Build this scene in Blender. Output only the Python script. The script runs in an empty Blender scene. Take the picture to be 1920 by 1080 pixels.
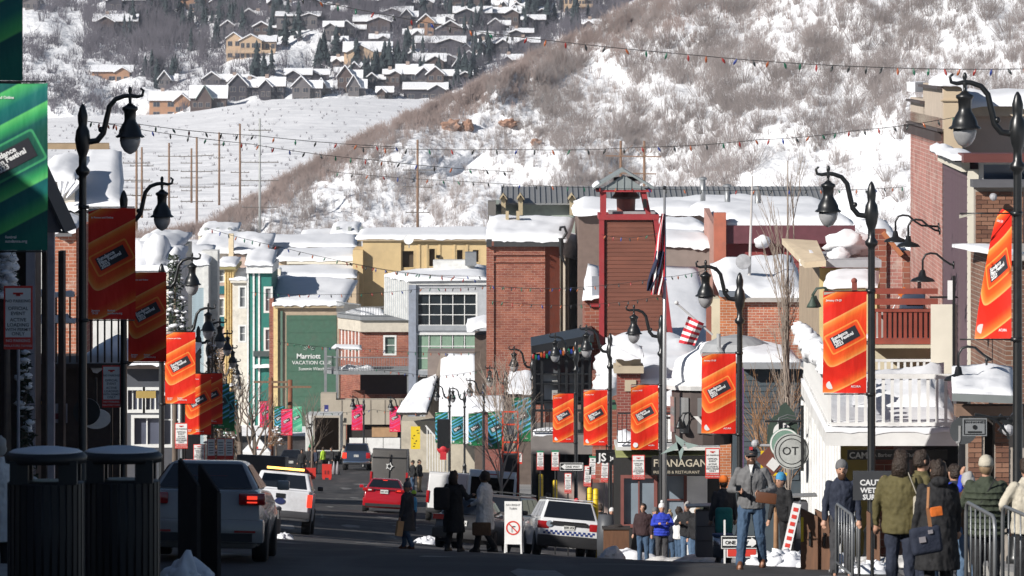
import bpy,bmesh,math,random
import numpy as np
from mathutils import Vector,Matrix,noise
random.seed(7)
R=math.radians
SC=bpy.context.scene
COL=SC.collection
#camera, sky, sun, exposure
FP=10000.0
HY=100.0
cam_d=bpy.data.cameras.new('camera');cam=bpy.data.objects.new('camera',cam_d);COL.objects.link(cam)
cam.location=(0,0,0);cam.rotation_euler=(R(90),0,0)
cam_d.sensor_width=36;cam_d.lens=36*FP/1920
cam_d.shift_y=-(540-HY)/1920
cam_d.clip_start=1;cam_d.clip_end=9000
cam_d.dof.use_dof=True;cam_d.dof.focus_distance=125;cam_d.dof.aperture_fstop=11
SC.camera=cam
SUN_AZ,SUN_EL=229.0,29.0
w=bpy.data.worlds.new('World');SC.world=w;w.use_nodes=True
nt=w.node_tree;bg=nt.nodes['Background']
sky=nt.nodes.new('ShaderNodeTexSky');sky.sky_type='NISHITA';sky.sun_disc=False
sky.sun_elevation=R(SUN_EL);sky.sun_rotation=R(SUN_AZ);sky.altitude=2100
nt.links.new(sky.outputs[0],bg.inputs[0]);bg.inputs[1].default_value=0.05
sd=bpy.data.lights.new('sun','SUN');sd.energy=5.0;sd.angle=R(0.53);sd.color=(1,.955,.89)
so=bpy.data.objects.new('sun',sd);COL.objects.link(so)
SUNV=Vector((math.sin(R(SUN_AZ))*math.cos(R(SUN_EL)),math.cos(R(SUN_AZ))*math.cos(R(SUN_EL)),math.sin(R(SUN_EL))))
so.rotation_euler=(SUNV).to_track_quat('Z','Y').to_euler();so.location=(-30,-30,60)
SC.view_settings.view_transform='Standard';SC.view_settings.look='None'
SC.view_settings.exposure=0.25;SC.view_settings.gamma=1;SC.view_settings.use_curve_mapping=False
SC.cycles.max_bounces=6;SC.cycles.diffuse_bounces=3;SC.cycles.transparent_max_bounces=8
SC.cycles.use_denoising=True
#measuring helpers (surveyed from the photograph)
def X(px,d):return (px-960)/FP*d
def Z(py,d):return (HY-py)/FP*d
def P(px,py,d):return Vector((X(px,d),d,Z(py,d)))
def interp(t,tab):
 if t<=tab[0][0]:return tab[0][1]
 for (a,va),(b,vb)in zip(tab,tab[1:]):
  if t<=b:return va+(vb-va)*(t-a)/(b-a)
 return tab[-1][1]
HC=[(-60,-1.0),(0,1.7),(40,4.4),(71,7.0),(80,7.6),(114,10.65),(150,13.9),(170,15.6),(227,19.6),(300,24.5),(385,30.0),(430,31),(5000,31)]
CS=[(0,.01),(80,.02),(120,.05),(150,.08),(180,.09),(260,.04),(400,0)]
SK=.0405
def G(x,y):
 u=x+SK*y
 u=max(-14,min(20,u))
 return -(interp(y,HC)+interp(y,CS)*(u-3.4))
def GU(u,y):return Vector((u-SK*y,y,G(u-SK*y,y)))
def US(px,s):return (px-555)/s
#materials
SHADE_ROW=[(20,50,9.3),(53,74,9.2),(75,96,12),(97,116,11.8)]
HAZE=.00007
MATS={}
def nn(nt,t,**k):
 n=nt.nodes.new(t)
 for a,b in k.items():
  if a.startswith('i_'):n.inputs[int(a[2:])].default_value=b
  else:setattr(n,a,b)
 return n
def mat(name,col,rough=.7,metal=0,var=.12,vs=3.0,bump=0,bs=20,spec=.5,emit=None,es=0,trans=0,alpha=1,dirt=0,coat=0,stretch=None):
 if name in MATS:return MATS[name]
 m=bpy.data.materials.new(name);m.use_nodes=True;nt=m.node_tree;b=nt.nodes['Principled BSDF']
 col=tuple(col)+(1,)if len(col)==3 else col
 b.inputs['Roughness'].default_value=rough;b.inputs['Metallic'].default_value=metal
 b.inputs['Specular IOR Level'].default_value=spec
 b.inputs['Base Color'].default_value=col
 if coat:b.inputs['Coat Weight'].default_value=coat;b.inputs['Coat Roughness'].default_value=.08
 if trans:b.inputs['Transmission Weight'].default_value=trans
 if alpha<1:b.inputs['Alpha'].default_value=alpha
 if emit:b.inputs['Emission Color'].default_value=tuple(emit)+(1,);b.inputs['Emission Strength'].default_value=es
 if not dirt and any(q in name for q in ('wall','render','stucco','paint','board','mural','cornice','pilaster','panel'))and 'car' not in name and 'metal' not in name:dirt=.3;var=max(var,.12)
 if var or bump or dirt:
  g=nn(nt,'ShaderNodeTexCoord');src=g.outputs['Object']
  if stretch:
   mp=nn(nt,'ShaderNodeMapping');mp.inputs['Scale'].default_value=stretch
   nt.links.new(src,mp.inputs[0]);src=mp.outputs[0]
 if var:
  n=nn(nt,'ShaderNodeTexNoise');n.inputs['Scale'].default_value=vs;n.inputs['Detail'].default_value=6
  nt.links.new(src,n.inputs['Vector'])
  r=nn(nt,'ShaderNodeMapRange');r.inputs[1].default_value=.25;r.inputs[2].default_value=.75
  r.inputs[3].default_value=1-var;r.inputs[4].default_value=1+var
  nt.links.new(n.outputs[0],r.inputs[0])
  mx=nn(nt,'ShaderNodeMix',data_type='RGBA',blend_type='MULTIPLY');mx.inputs[0].default_value=1
  mx.inputs[6].default_value=col
  nt.links.new(r.outputs[0],mx.inputs[7]);out=mx.outputs[2]
  if dirt:
   n2=nn(nt,'ShaderNodeTexNoise');n2.inputs['Scale'].default_value=vs*.4;n2.inputs['Detail'].default_value=8;n2.inputs['Roughness'].default_value=.7
   nt.links.new(src,n2.inputs['Vector'])
   r2=nn(nt,'ShaderNodeMapRange');r2.inputs[1].default_value=.5;r2.inputs[2].default_value=.7;r2.inputs[4].default_value=dirt
   nt.links.new(n2.outputs[0],r2.inputs[0])
   m2=nn(nt,'ShaderNodeMix',data_type='RGBA');m2.inputs[7].default_value=(.12,.1,.085,1)
   nt.links.new(r2.outputs[0],m2.inputs[0]);nt.links.new(out,m2.inputs[6]);out=m2.outputs[2]
  nt.links.new(out,b.inputs['Base Color'])
 if bump:
  n3=nn(nt,'ShaderNodeTexNoise');n3.inputs['Scale'].default_value=bs;n3.inputs['Detail'].default_value=5
  nt.links.new(src,n3.inputs['Vector'])
  bp=nn(nt,'ShaderNodeBump');bp.inputs['Strength'].default_value=bump;bp.inputs['Distance'].default_value=.05
  nt.links.new(n3.outputs[0],bp.inputs['Height']);nt.links.new(bp.outputs[0],b.inputs['Normal'])
 MATS[name]=m
 return m
def brickmat(name,c1,c2,mortar,bw=.22,bh=.075,var=.25,weather=None):
 if name in MATS:return MATS[name]
 m=bpy.data.materials.new(name);m.use_nodes=True;nt=m.node_tree;b=nt.nodes['Principled BSDF']
 b.inputs['Roughness'].default_value=.88
 g=nn(nt,'ShaderNodeNewGeometry');sp=nn(nt,'ShaderNodeSeparateXYZ');nt.links.new(g.outputs['Position'],sp.inputs[0])
 ad=nn(nt,'ShaderNodeMath',operation='ADD');nt.links.new(sp.outputs[0],ad.inputs[0]);nt.links.new(sp.outputs[1],ad.inputs[1])
 cb=nn(nt,'ShaderNodeCombineXYZ');nt.links.new(ad.outputs[0],cb.inputs[0]);nt.links.new(sp.outputs[2],cb.inputs[1])
 br=nn(nt,'ShaderNodeTexBrick');br.inputs['Scale'].default_value=1;br.inputs['Brick Width'].default_value=bw;br.inputs['Row Height'].default_value=bh
 br.inputs['Mortar Size'].default_value=.008;br.inputs['Mortar Smooth'].default_value=.3;br.inputs['Bias'].default_value=-.2
 br.inputs['Color1'].default_value=(*c1,1);br.inputs['Color2'].default_value=(*c2,1);br.inputs['Mortar'].default_value=(*mortar,1)
 nt.links.new(cb.outputs[0],br.inputs[0])
 n=nn(nt,'ShaderNodeTexNoise');n.inputs['Scale'].default_value=.9;n.inputs['Detail'].default_value=8;n.inputs['Roughness'].default_value=.65
 nt.links.new(g.outputs['Position'],n.inputs['Vector'])
 r=nn(nt,'ShaderNodeMapRange');r.inputs[1].default_value=.3;r.inputs[2].default_value=.7;r.inputs[3].default_value=1-var;r.inputs[4].default_value=1+var
 nt.links.new(n.outputs[0],r.inputs[0])
 mx=nn(nt,'ShaderNodeMix',data_type='RGBA',blend_type='MULTIPLY');mx.inputs[0].default_value=1
 nt.links.new(br.outputs[0],mx.inputs[6]);nt.links.new(r.outputs[0],mx.inputs[7]);out=mx.outputs[2]
 if weather:
  n2=nn(nt,'ShaderNodeTexNoise');n2.inputs['Scale'].default_value=1.7;n2.inputs['Detail'].default_value=10;n2.inputs['Roughness'].default_value=.75
  nt.links.new(g.outputs['Position'],n2.inputs['Vector'])
  r2=nn(nt,'ShaderNodeMapRange');r2.inputs[1].default_value=.52;r2.inputs[2].default_value=.62;r2.inputs[4].default_value=.6
  nt.links.new(n2.outputs[0],r2.inputs[0])
  m2=nn(nt,'ShaderNodeMix',data_type='RGBA');m2.inputs[7].default_value=(*weather,1)
  nt.links.new(r2.outputs[0],m2.inputs[0]);nt.links.new(out,m2.inputs[6]);out=m2.outputs[2]
 nt.links.new(out,b.inputs['Base Color'])
 bp=nn(nt,'ShaderNodeBump');bp.inputs['Strength'].default_value=.5;bp.inputs['Distance'].default_value=.01;bp.invert=True
 nt.links.new(br.outputs[1],bp.inputs['Height']);nt.links.new(bp.outputs[0],b.inputs['Normal'])
 MATS[name]=m
 return m
def glass(name,col=(.03,.04,.05),rough=.08,var=.3):
 return mat(name,col,rough=rough,spec=.9,var=var,vs=.6)
class MB:
 def __init__(s):s.v=[];s.f=[]
 def add(s,vs,fs):
  o=len(s.v);s.v.extend([tuple(v)for v in vs]);s.f.extend([tuple(i+o for i in f)for f in fs]);return s
 def quad(s,a,b,c,d):return s.add([a,b,c,d],[(0,1,2,3)])
 def box(s,x0,x1,y0,y1,z0,z1):
  x0,x1=sorted((x0,x1));y0,y1=sorted((y0,y1));z0,z1=sorted((z0,z1))
  return s.add([(x0,y0,z0),(x1,y0,z0),(x1,y1,z0),(x0,y1,z0),(x0,y0,z1),(x1,y0,z1),(x1,y1,z1),(x0,y1,z1)],[(0,3,2,1),(4,5,6,7),(0,1,5,4),(1,2,6,5),(2,3,7,6),(3,0,4,7)])
 def cbox(s,c,sx,sy,sz,rot=None):
  vs=[Vector((i*sx/2,j*sy/2,k*sz/2))for k in (-1,1)for i,j in ((-1,-1),(1,-1),(1,1),(-1,1))]
  if rot is not None:vs=[rot@v for v in vs]
  c=Vector(c)
  return s.add([v+c for v in vs],[(0,3,2,1),(4,5,6,7),(0,1,5,4),(1,2,6,5),(2,3,7,6),(3,0,4,7)])
 def prism(s,pts,z0,z1):
  n=len(pts);a=sum(pts[i][0]*pts[(i+1)%n][1]-pts[(i+1)%n][0]*pts[i][1]for i in range(n))
  if a<0:pts=pts[::-1]
  zf0=z0 if callable(z0)else (lambda p:z0);zf1=z1 if callable(z1)else (lambda p:z1)
  vs=[(p[0],p[1],zf0(p))for p in pts]+[(p[0],p[1],zf1(p))for p in pts]
  return s.add(vs,[tuple(range(n))[::-1],tuple(range(n,2*n))]+[(i,(i+1)%n,n+(i+1)%n,n+i)for i in range(n)])
 def slab(s,pts3,dv):
  n=len(pts3);dv=Vector(dv);pts3=[Vector(p)for p in pts3]
  return s.add(pts3+[p+dv for p in pts3],[tuple(range(n))[::-1],tuple(range(n,2*n))]+[(i,(i+1)%n,n+(i+1)%n,n+i)for i in range(n)])
 def bar(s,a,b,w,h=None,up=(0,0,1)):
  h=h or w;a=Vector(a);b=Vector(b);d=(b-a)
  if d.length<1e-6:return s
  d.normalize();upv=Vector(up)
  if abs(d.dot(upv))>.98:upv=Vector((0,1,0))
  x=d.cross(upv).normalized()*w/2;y=x.cross(d).normalized()*h/2
  vs=[a-x-y,a+x-y,a+x+y,a-x+y,b-x-y,b+x-y,b+x+y,b-x+y]
  return s.add(vs,[(0,1,2,3),(7,6,5,4),(0,4,5,1),(1,5,6,2),(2,6,7,3),(3,7,4,0)])
 def tube(s,pts,r,n=8,cap=True):
  pts=[Vector(p)for p in pts];rs=r if isinstance(r,(list,tuple))else [r]*len(pts)
  o=len(s.v);prev=None
  for i,p in enumerate(pts):
   d=(pts[min(i+1,len(pts)-1)]-pts[max(i-1,0)])
   if d.length<1e-9:d=Vector((0,0,1))
   d.normalize()
   if prev is None:
    up=Vector((0,0,1))if abs(d.z)<.9 else Vector((1,0,0));x=d.cross(up).normalized()
   else:x=(prev-d*prev.dot(d)).normalized()
   prev=x;y=d.cross(x)
   for k in range(n):
    a=2*math.pi*k/n;s.v.append(tuple(p+(x*math.cos(a)+y*math.sin(a))*rs[i]))
  for i in range(len(pts)-1):
   for k in range(n):
    s.f.append((o+i*n+k,o+i*n+(k+1)%n,o+(i+1)*n+(k+1)%n,o+(i+1)*n+k))
  if cap:
   s.f.append(tuple(o+k for k in range(n))[::-1]);s.f.append(tuple(o+(len(pts)-1)*n+k for k in range(n)))
  return s
 def lathe(s,prof,c=(0,0,0),n=14,sx=1,sy=1):
  o=len(s.v)
  for r,z in prof:
   for k in range(n):
    a=2*math.pi*k/n;s.v.append((c[0]+r*sx*math.cos(a),c[1]+r*sy*math.sin(a),c[2]+z))
  m=len(prof)
  for i in range(m-1):
   for k in range(n):
    s.f.append((o+i*n+k,o+i*n+(k+1)%n,o+(i+1)*n+(k+1)%n,o+(i+1)*n+k))
  s.f.append(tuple(o+k for k in range(n))[::-1]);s.f.append(tuple(o+(m-1)*n+k for k in range(n)))
  return s
 def disk(s,c,nrm,r,th=.02,n=18,sx=1):
  c=Vector(c);q=Vector(nrm).normalized().to_track_quat('Z','Y')
  vs=[c+q@Vector((math.cos(2*math.pi*k/n)*r*sx,math.sin(2*math.pi*k/n)*r,z))for z in (0,th)for k in range(n)]
  return s.add(vs,[tuple(range(n))[::-1],tuple(range(n,2*n))]+[(i,(i+1)%n,n+(i+1)%n,n+i)for i in range(n)])
 def ball(s,c,r,n=10,m=7,sc=(1,1,1),lump=0,seed=0):
  o=len(s.v)
  for i in range(m+1):
   th=math.pi*i/m
   for k in range(n):
    a=2*math.pi*k/n
    d=Vector((math.sin(th)*math.cos(a),math.sin(th)*math.sin(a),math.cos(th)))
    q=r*(1+(lump*noise.noise(d*1.7+Vector((seed*3.1,seed,0)))if lump else 0))
    s.v.append((c[0]+d.x*q*sc[0],c[1]+d.y*q*sc[1],c[2]+d.z*q*sc[2]))
  for i in range(m):
   for k in range(n):
    s.f.append((o+(i+1)*n+k,o+(i+1)*n+(k+1)%n,o+i*n+(k+1)%n,o+i*n+k))
  return s
 def snow(s,c00,c10,c11,c01,th=.4,amp=.12,nx=12,ny=8,over=.12,seed=1,fr=.6):
  """a lump-edged sheet of snow lying on the quad c00 c10 c11 c01"""
  C=[Vector(c)for c in (c00,c10,c11,c01)];o=len(s.v)
  ctr=sum(C,Vector())/4
  def pt(a,b):return (C[0]*(1-a)*(1-b)+C[1]*a*(1-b)+C[2]*a*b+C[3]*(1-a)*b)
  lx=max((C[1]-C[0]).length,.1);ly=max((C[3]-C[0]).length,.1)
  for j in range(-1,ny+2):
   for i in range(-1,nx+2):
    a=min(max(i/nx,0),1);b=min(max(j/ny,0),1);p=pt(a,b)
    e=min(a*lx,(1-a)*lx,b*ly,(1-b)*ly)
    f=math.sqrt(min(1,(e+.12*th)/(th*.9+.05)))
    nz=noise.fractal(p*fr+Vector((seed*7.3,0,0)),1,2,4)
    nz+=.35*noise.fractal(p*fr*3.3+Vector((0,seed*3.1,0)),1,2,3)
    q=p.copy()
    out=(p-ctr);out.z=0
    if out.length>0:out.normalize()
    if i in (-1,nx+1)or j in (-1,ny+1):
     q+=out*over*.5;q.z-=.04+.5*th*max(0,noise.noise(p*3.7+Vector((seed,2,0))))*(j==-1)
    else:
     if e<1e-6:q+=out*over*(.45+.7*noise.noise(p*1.9+Vector((seed,0,9))))
     q.z+=.6*th*f+amp*.8*nz*(0.2+.8*f)
    s.v.append(tuple(q))
  W=nx+3
  for j in range(ny+2):
   for i in range(nx+2):
    a=o+j*W+i;s.f.append((a,a+1,a+W+1,a+W))
  return s
 def mesh(s,name,m,smooth=False,off=None):
  me=bpy.data.meshes.new(name)
  vs=s.v if off is None else [(x-off[0],y-off[1],z-off[2])for x,y,z in s.v]
  me.from_pydata(vs,[],s.f)
  for q in (m if isinstance(m,(list,tuple))else [m]):
   if q:me.materials.append(q)
  if smooth:me.polygons.foreach_set('use_smooth',[True]*len(me.polygons))
  me.update();return me
 def build(s,name,m,parent=None,smooth=False,world=False,kind=None,label=None):
  off=None
  if parent is not None and world:
   off=WLOC[parent.name]
  me=s.mesh(name,m,smooth,off)
  return link(name,me,parent,kind=kind,label=label)
WLOC={}
def link(name,me,parent=None,loc=(0,0,0),rot=(0,0,0),kind=None,label=None):
 o=bpy.data.objects.new(name,me);COL.objects.link(o);o.parent=parent;o.location=loc;o.rotation_euler=rot
 if kind:o['kind']=kind
 if label:o['label']=label
 WLOC[o.name]=WLOC[parent.name]if parent is not None and parent.name in WLOC else tuple(loc)
 return o
def thing(name,label,cat,loc=(0,0,0),rz=0,group=None):
 o=bpy.data.objects.new(name,None);COL.objects.link(o);o.empty_display_size=.3
 o.location=loc;o.rotation_euler=(0,0,rz);o['label']=label;o['category']=cat
 if group:o['group']=group
 WLOC[o.name]=tuple(loc);return o
def tag(o,label,cat,group=None,kind=None):
 o['label']=label;o['category']=cat
 if group:o['group']=group
 if kind:o['kind']=kind
 return o
def dup(root,loc,rz=0,label=None,group=None,sc=None):
 def cp(o,par):
  c=o.copy();COL.objects.link(c);c.parent=par
  for ch in KIDS.get(o.name,[])or [k for k in o.children]:cp(ch,c)
  return c
 r=cp(root,None);r.location=loc;r.rotation_euler=(0,0,rz);WLOC[r.name]=tuple(loc)
 if label:r['label']=label
 if group:r['group']=group
 if sc:r.scale=(sc,sc,sc)if not isinstance(sc,(tuple,list))else sc
 return r
KIDS={}
def struct(name,mb,m,smooth=False):
 o=mb.build(name,m,smooth=smooth);o['kind']='structure';return o
_TXT={}
TMP=bpy.data.scenes.new('workbench');TVL=TMP.view_layers[0]
def evalmesh(o):
 TMP.collection.objects.link(o);TVL.update();me=bpy.data.meshes.new_from_object(o.evaluated_get(TVL.depsgraph));bpy.data.objects.remove(o);return me
def textmesh(body,size=1,bold=.0,align='LEFT',space=1,extr=.002):
 key=(body,size,bold,align,space)
 if key in _TXT:return _TXT[key]
 cu=bpy.data.curves.new('lettering','FONT');cu.body=body;cu.size=size;cu.offset=bold;cu.align_x=align;cu.space_line=space
 cu.extrude=extr;cu.resolution_u=2
 o=bpy.data.objects.new('lettering_tmp',cu);me=evalmesh(o)
 me.name='lettering';me.materials.clear();_TXT[key]=me
 return me
def lettering(body,size,m,parent,loc,rot=(R(90),0,0),**k):
 me=textmesh(body,size,**k).copy();me.materials.append(m)
 return link('lettering',me,parent,loc,rot)
SNOW=mat('snow',(.79,.8,.83),rough=.75,var=.035,vs=.8,bump=.5,bs=2.2,spec=.25)
DSNOW=mat('dirty_snow',(.72,.72,.74),rough=.8,var=.15,vs=2.5,bump=.7,bs=7,spec=.2,dirt=.5)
BLACK=mat('black_painted_metal',(.012,.013,.014),rough=.35,var=.3,vs=8,spec=.6)
FROST=mat('frosted_lamp_glass',(.33,.33,.34),rough=.25,var=.35,vs=5,spec=.6)
WHITE=mat('white_paint',(.76,.76,.75),rough=.6,var=.07,vs=2)
CREAM=mat('cream_paint',(.62,.55,.4),rough=.7,var=.07,vs=1.2)
TRIM=mat('cream_trim',(.68,.64,.54),rough=.65,var=.06)
DGLASS=glass('dark_window_glass')
GREYM=mat('grey_galvanised_metal',(.3,.31,.32),rough=.45,metal=.6,var=.15)
WOODB=mat('brown_wood',(.13,.06,.03),rough=.65,var=.3,vs=4,stretch=(6,6,.6))
POLEW=mat('weathered_pole_wood',(.2,.12,.075),rough=.85,var=.3,vs=3,stretch=(5,5,.5))
BARK=mat('bark',(.16,.125,.1),rough=.9,var=.3)
DKWOOD=mat('dark_stained_timber',(.035,.028,.025),rough=.75,var=.3)
CONC=mat('concrete',(.36,.34,.3),rough=.85,var=.14,vs=1.2,bump=.3,bs=12,dirt=.3)
#terrain, street
def asphalt():
 m=mat('asphalt',(.055,.053,.054),rough=.8,var=.35,vs=.5,bump=.5,bs=60,spec=.35,dirt=0)
 nt=m.node_tree;b=nt.nodes['Principled BSDF']
 g=nn(nt,'ShaderNodeTexCoord');mp=nn(nt,'ShaderNodeMapping');mp.inputs['Scale'].default_value=(.9,.05,1)
 nt.links.new(g.outputs['Object'],mp.inputs[0])
 n=nn(nt,'ShaderNodeTexNoise');n.inputs['Scale'].default_value=1;n.inputs['Detail'].default_value=6;nt.links.new(mp.outputs[0],n.inputs['Vector'])
 r=nn(nt,'ShaderNodeMapRange');r.inputs[1].default_value=.48;r.inputs[2].default_value=.75;r.inputs[4].default_value=.55;nt.links.new(n.outputs[0],r.inputs[0])
 old=b.inputs['Base Color'].links[0].from_socket
 mx=nn(nt,'ShaderNodeMix',data_type='RGBA');mx.inputs[7].default_value=(.16,.15,.145,1)
 nt.links.new(r.outputs[0],mx.inputs[0]);nt.links.new(old,mx.inputs[6]);nt.links.new(mx.outputs[2],b.inputs['Base Color'])
 return m
ASPH=asphalt()
UL,UR=-2.7,9.9
def ribbon(u0,u1,y0,y1,dy,nu,dz,f=None):
 mb=MB();ys=np.arange(y0,y1+.01,dy)
 for y in ys:
  for k in range(nu+1):
   u=u0+(u1-u0)*k/nu
   p=GU(u,y);mb.v.append((p.x,p.y,p.z+dz))
 for j in range(len(ys)-1):
  for k in range(nu):
   a=j*(nu+1)+k;mb.f.append((a,a+1,a+nu+2,a+nu+1))
 return mb
struct('road',ribbon(UL-.05,UR+.05,6,330,3,8,0),ASPH,True)
struct('road',ribbon(-9,13,330.0,432,3,8,0),ASPH,True)
WALK=mat('pavement_concrete',(.3,.29,.28),rough=.8,var=.25,vs=.8,bump=.2,bs=30,dirt=.5)
for nm,a,b in (('pavement',-9.5,UL-.22),('pavement',UR+.22,18)):
 struct(nm,ribbon(a,b,6,330,3,4,.13),WALK,True)
KERB=mat('kerb_stone',(.34,.33,.31),rough=.8,var=.25,vs=1,dirt=.4)
for u0 in (UL-.22,UR):
 mb=MB();ys=np.arange(6,330,3.0)
 for y in ys:
  q=[GU(u0,y),GU(u0+.22,y),GU(u0,y+2.985),GU(u0+.22,y+2.985)]
  lo,hi=-.2,.134
  mb.add([q[0]+Vector((0,0,lo)),q[1]+Vector((0,0,lo)),q[3]+Vector((0,0,lo)),q[2]+Vector((0,0,lo)),q[0]+Vector((0,0,hi)),q[1]+Vector((0,0,hi)),q[3]+Vector((0,0,hi)),q[2]+Vector((0,0,hi))],[(0,3,2,1),(4,5,6,7),(0,1,5,4),(1,2,6,5),(2,3,7,6),(3,0,4,7)])
 struct('kerb',mb,KERB)
YEL=mat('yellow_road_paint',(.45,.32,.06),rough=.7,var=.3,vs=3,dirt=.4)
WPNT=mat('worn_white_road_paint',(.45,.44,.42),rough=.7,var=.35,vs=3,dirt=.6)
mb=MB()
for y0 in (207,262):
 for k in range(1):
  r=ribbon(-2.0,9.3,y0,y0+.45,.45,6,.007);mb.add(r.v,r.f)
struct('crossing_line',mb,WPNT)
TAR=mat('tar_seam',(.012,.012,.013),rough=.5,var=.1)
mb=MB()
rr=random.Random(3)
for k in range(26):
 u,y=rr.uniform(-2,9),rr.uniform(60,240);L=rr.uniform(3,14);lat=rr.random()<.4
 pts=[]
 for i in range(9):
  pts.append((u+(i/8*L*.5 if lat else rr.uniform(-.12,.12)),y+(rr.uniform(-.3,.3)if lat else i/8*L)))
 for a,b in zip(pts,pts[1:]):
  A,B=GU(*a),GU(*b);n=Vector((-(B-A).y,(B-A).x,0)).normalized()*.035
  up=Vector((0,0,.004));mb.quad(A-n+up,B-n+up,B+n+up,A+n+up)
struct('tar_seams',mb,TAR)
#ground sheet: town terrace, meadow and everything to the horizon
MBASE=[(0,224),(150,216),(300,213),(380,206),(440,192),(500,184),(600,180),(860,184),(1200,170)]
def meadow_z(y):
 return interp(y,[(900,-31),(1300,-27.4),(1700,-23.2),(2050,-18.9),(2250,-18.2),(2400,-17)])
MPROF=[(300,214),(420,196),(560,178),(700,180),(860,186)]
def ground_z(x,y):
 if y<430:return G(x,y)-.12
 if y<=900:return -31.12
 px=960+FP*x/y;zf=Z(interp(px,MBASE)+2,2230);f=min(1,(y-900)/1330);z=-31+(zf+31)*(f*.75+.25*f*f*(3-2*f))
 z+=2.0*noise.fractal(Vector((x*1.3,y*.6,0))*.009,1,2,4)*min(1,(y-900)/400)*(1-f)**.5
 return z-.12
mb=MB()
ys=list(np.arange(-60,440,10))+list(np.arange(440,1000,40))+list(np.arange(1000,3000,40))+[3300,4000,5000,7000]
xs=sorted(set([round(x,1)for x in list(np.arange(-60,61,4))+list(np.arange(-620,-60,20))+list(np.arange(80,640,20))+[-3000,-1500,1500,3000,-900,900]]))
for y in ys:
 for x in xs:mb.v.append((x,y,ground_z(x,y)))
W=len(xs)
for j in range(len(ys)-1):
 for i in range(W-1):mb.f.append((j*W+i,j*W+i+1,(j+1)*W+i+1,(j+1)*W+i))
MEAD=mat('meadow_snow',(.84,.84,.86),rough=.85,var=.05,vs=.012,bump=1,bs=.05,spec=.15)
MEAD.node_tree.nodes['Bump'].inputs['Distance'].default_value=3
struct('snow_ground',mb,MEAD,True)
TRK=mat('packed_track_snow',(.66,.66,.7),rough=.8,var=.1,vs=.1)
mb=MB();rr=random.Random(8)
for k in range(7):
 y0=rr.uniform(950,1900);x0=X(rr.uniform(90,300),y0);dx=rr.uniform(40,110);sl=rr.uniform(-1.5,1.5);w_=rr.uniform(.5,1.4);pp=None
 for i in range(26):
  x=x0+dx*i/25;y=y0+sl*dx*i/25+14*noise.noise(Vector((x*.02,k,0)));q=Vector((x,y,ground_z(x,y)+.1))
  if pp is not None:mb.quad(pp+Vector((0,-w_,0)),q+Vector((0,-w_,0)),q+Vector((0,w_,0)),pp+Vector((0,w_,0)))
  pp=q
struct('meadow_tracks',mb,TRK)
#near hill on the right: an inclined flank rising to a ridge
RIDGE=[(250,446),(380,428),(470,380),(540,335),(600,305),(700,250),(800,205),(870,175),(960,125),(1060,78),(1130,40),(1210,-2),(1400,-95),(1700,-190),(2300,-260)]
def hill_pt(px,py):
 k=(HY-py)/FP
 d=968/(1-2.2*k)-max(0,px-1200)*.10
 p=P(px,py,d)
 nz=noise.fractal(Vector((px*.006,py*.01,2.2)),1,2,5)
 p.y+=nz*9
 p.x=X(px,p.y);p.z=Z(py,p.y)
 return p
mb=MB()
pxs=list(range(230,2340,14));NV=46
for px in pxs:
 r=interp(px,RIDGE)
 for j in range(NV):
  t=j/(NV-1);py=470+(r-470)*t
  mb.v.append(tuple(hill_pt(px,py)))
 top=hill_pt(px,r)
 for k,(dy,dz)in enumerate(((12,.3),(40,-6),(120,-26),(260,-48))):
  mb.v.append((top.x*(top.y+dy)/top.y,top.y+dy,max(top.z+dz,-33)))
H=NV+4
for i in range(len(pxs)-1):
 for j in range(H-1):
  a=i*H+j;mb.f.append((a,a+H,a+H+1,a+1))
hillm=mat('hill_snow',(.78,.79,.82),rough=.8,var=.06,vs=.15,bump=.9,bs=.35,spec=.2)
hillm.node_tree.nodes['Bump'].inputs['Distance'].default_value=1.5
struct('near_hillside',mb,hillm,True)
#far hillside with the houses
def far_pt(px,py):
 k=(HY-py)/FP
 base=interp(px,MBASE)
 zb=Z(base,2230)
 d=(2230-3.6*zb)/(1-3.6*k)
 nz=noise.fractal(Vector((px*.007,py*.016,7.7)),1,2,5)
 d+=nz*26
 return P(px,py,d)
mb=MB()
pxs=list(range(-120,1400,14));NV=40
for px in pxs:
 base=interp(px,MBASE)+14
 for j in range(NV):
  t=j/(NV-1);py=base+(-230-base)*t
  mb.v.append(tuple(far_pt(px,py)))
for i in range(len(pxs)-1):
 for j in range(NV-1):
  a=i*NV+j;mb.f.append((a,a+NV,a+NV+1,a+1))
struct('far_hillside',mb,hillm,True)
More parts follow.
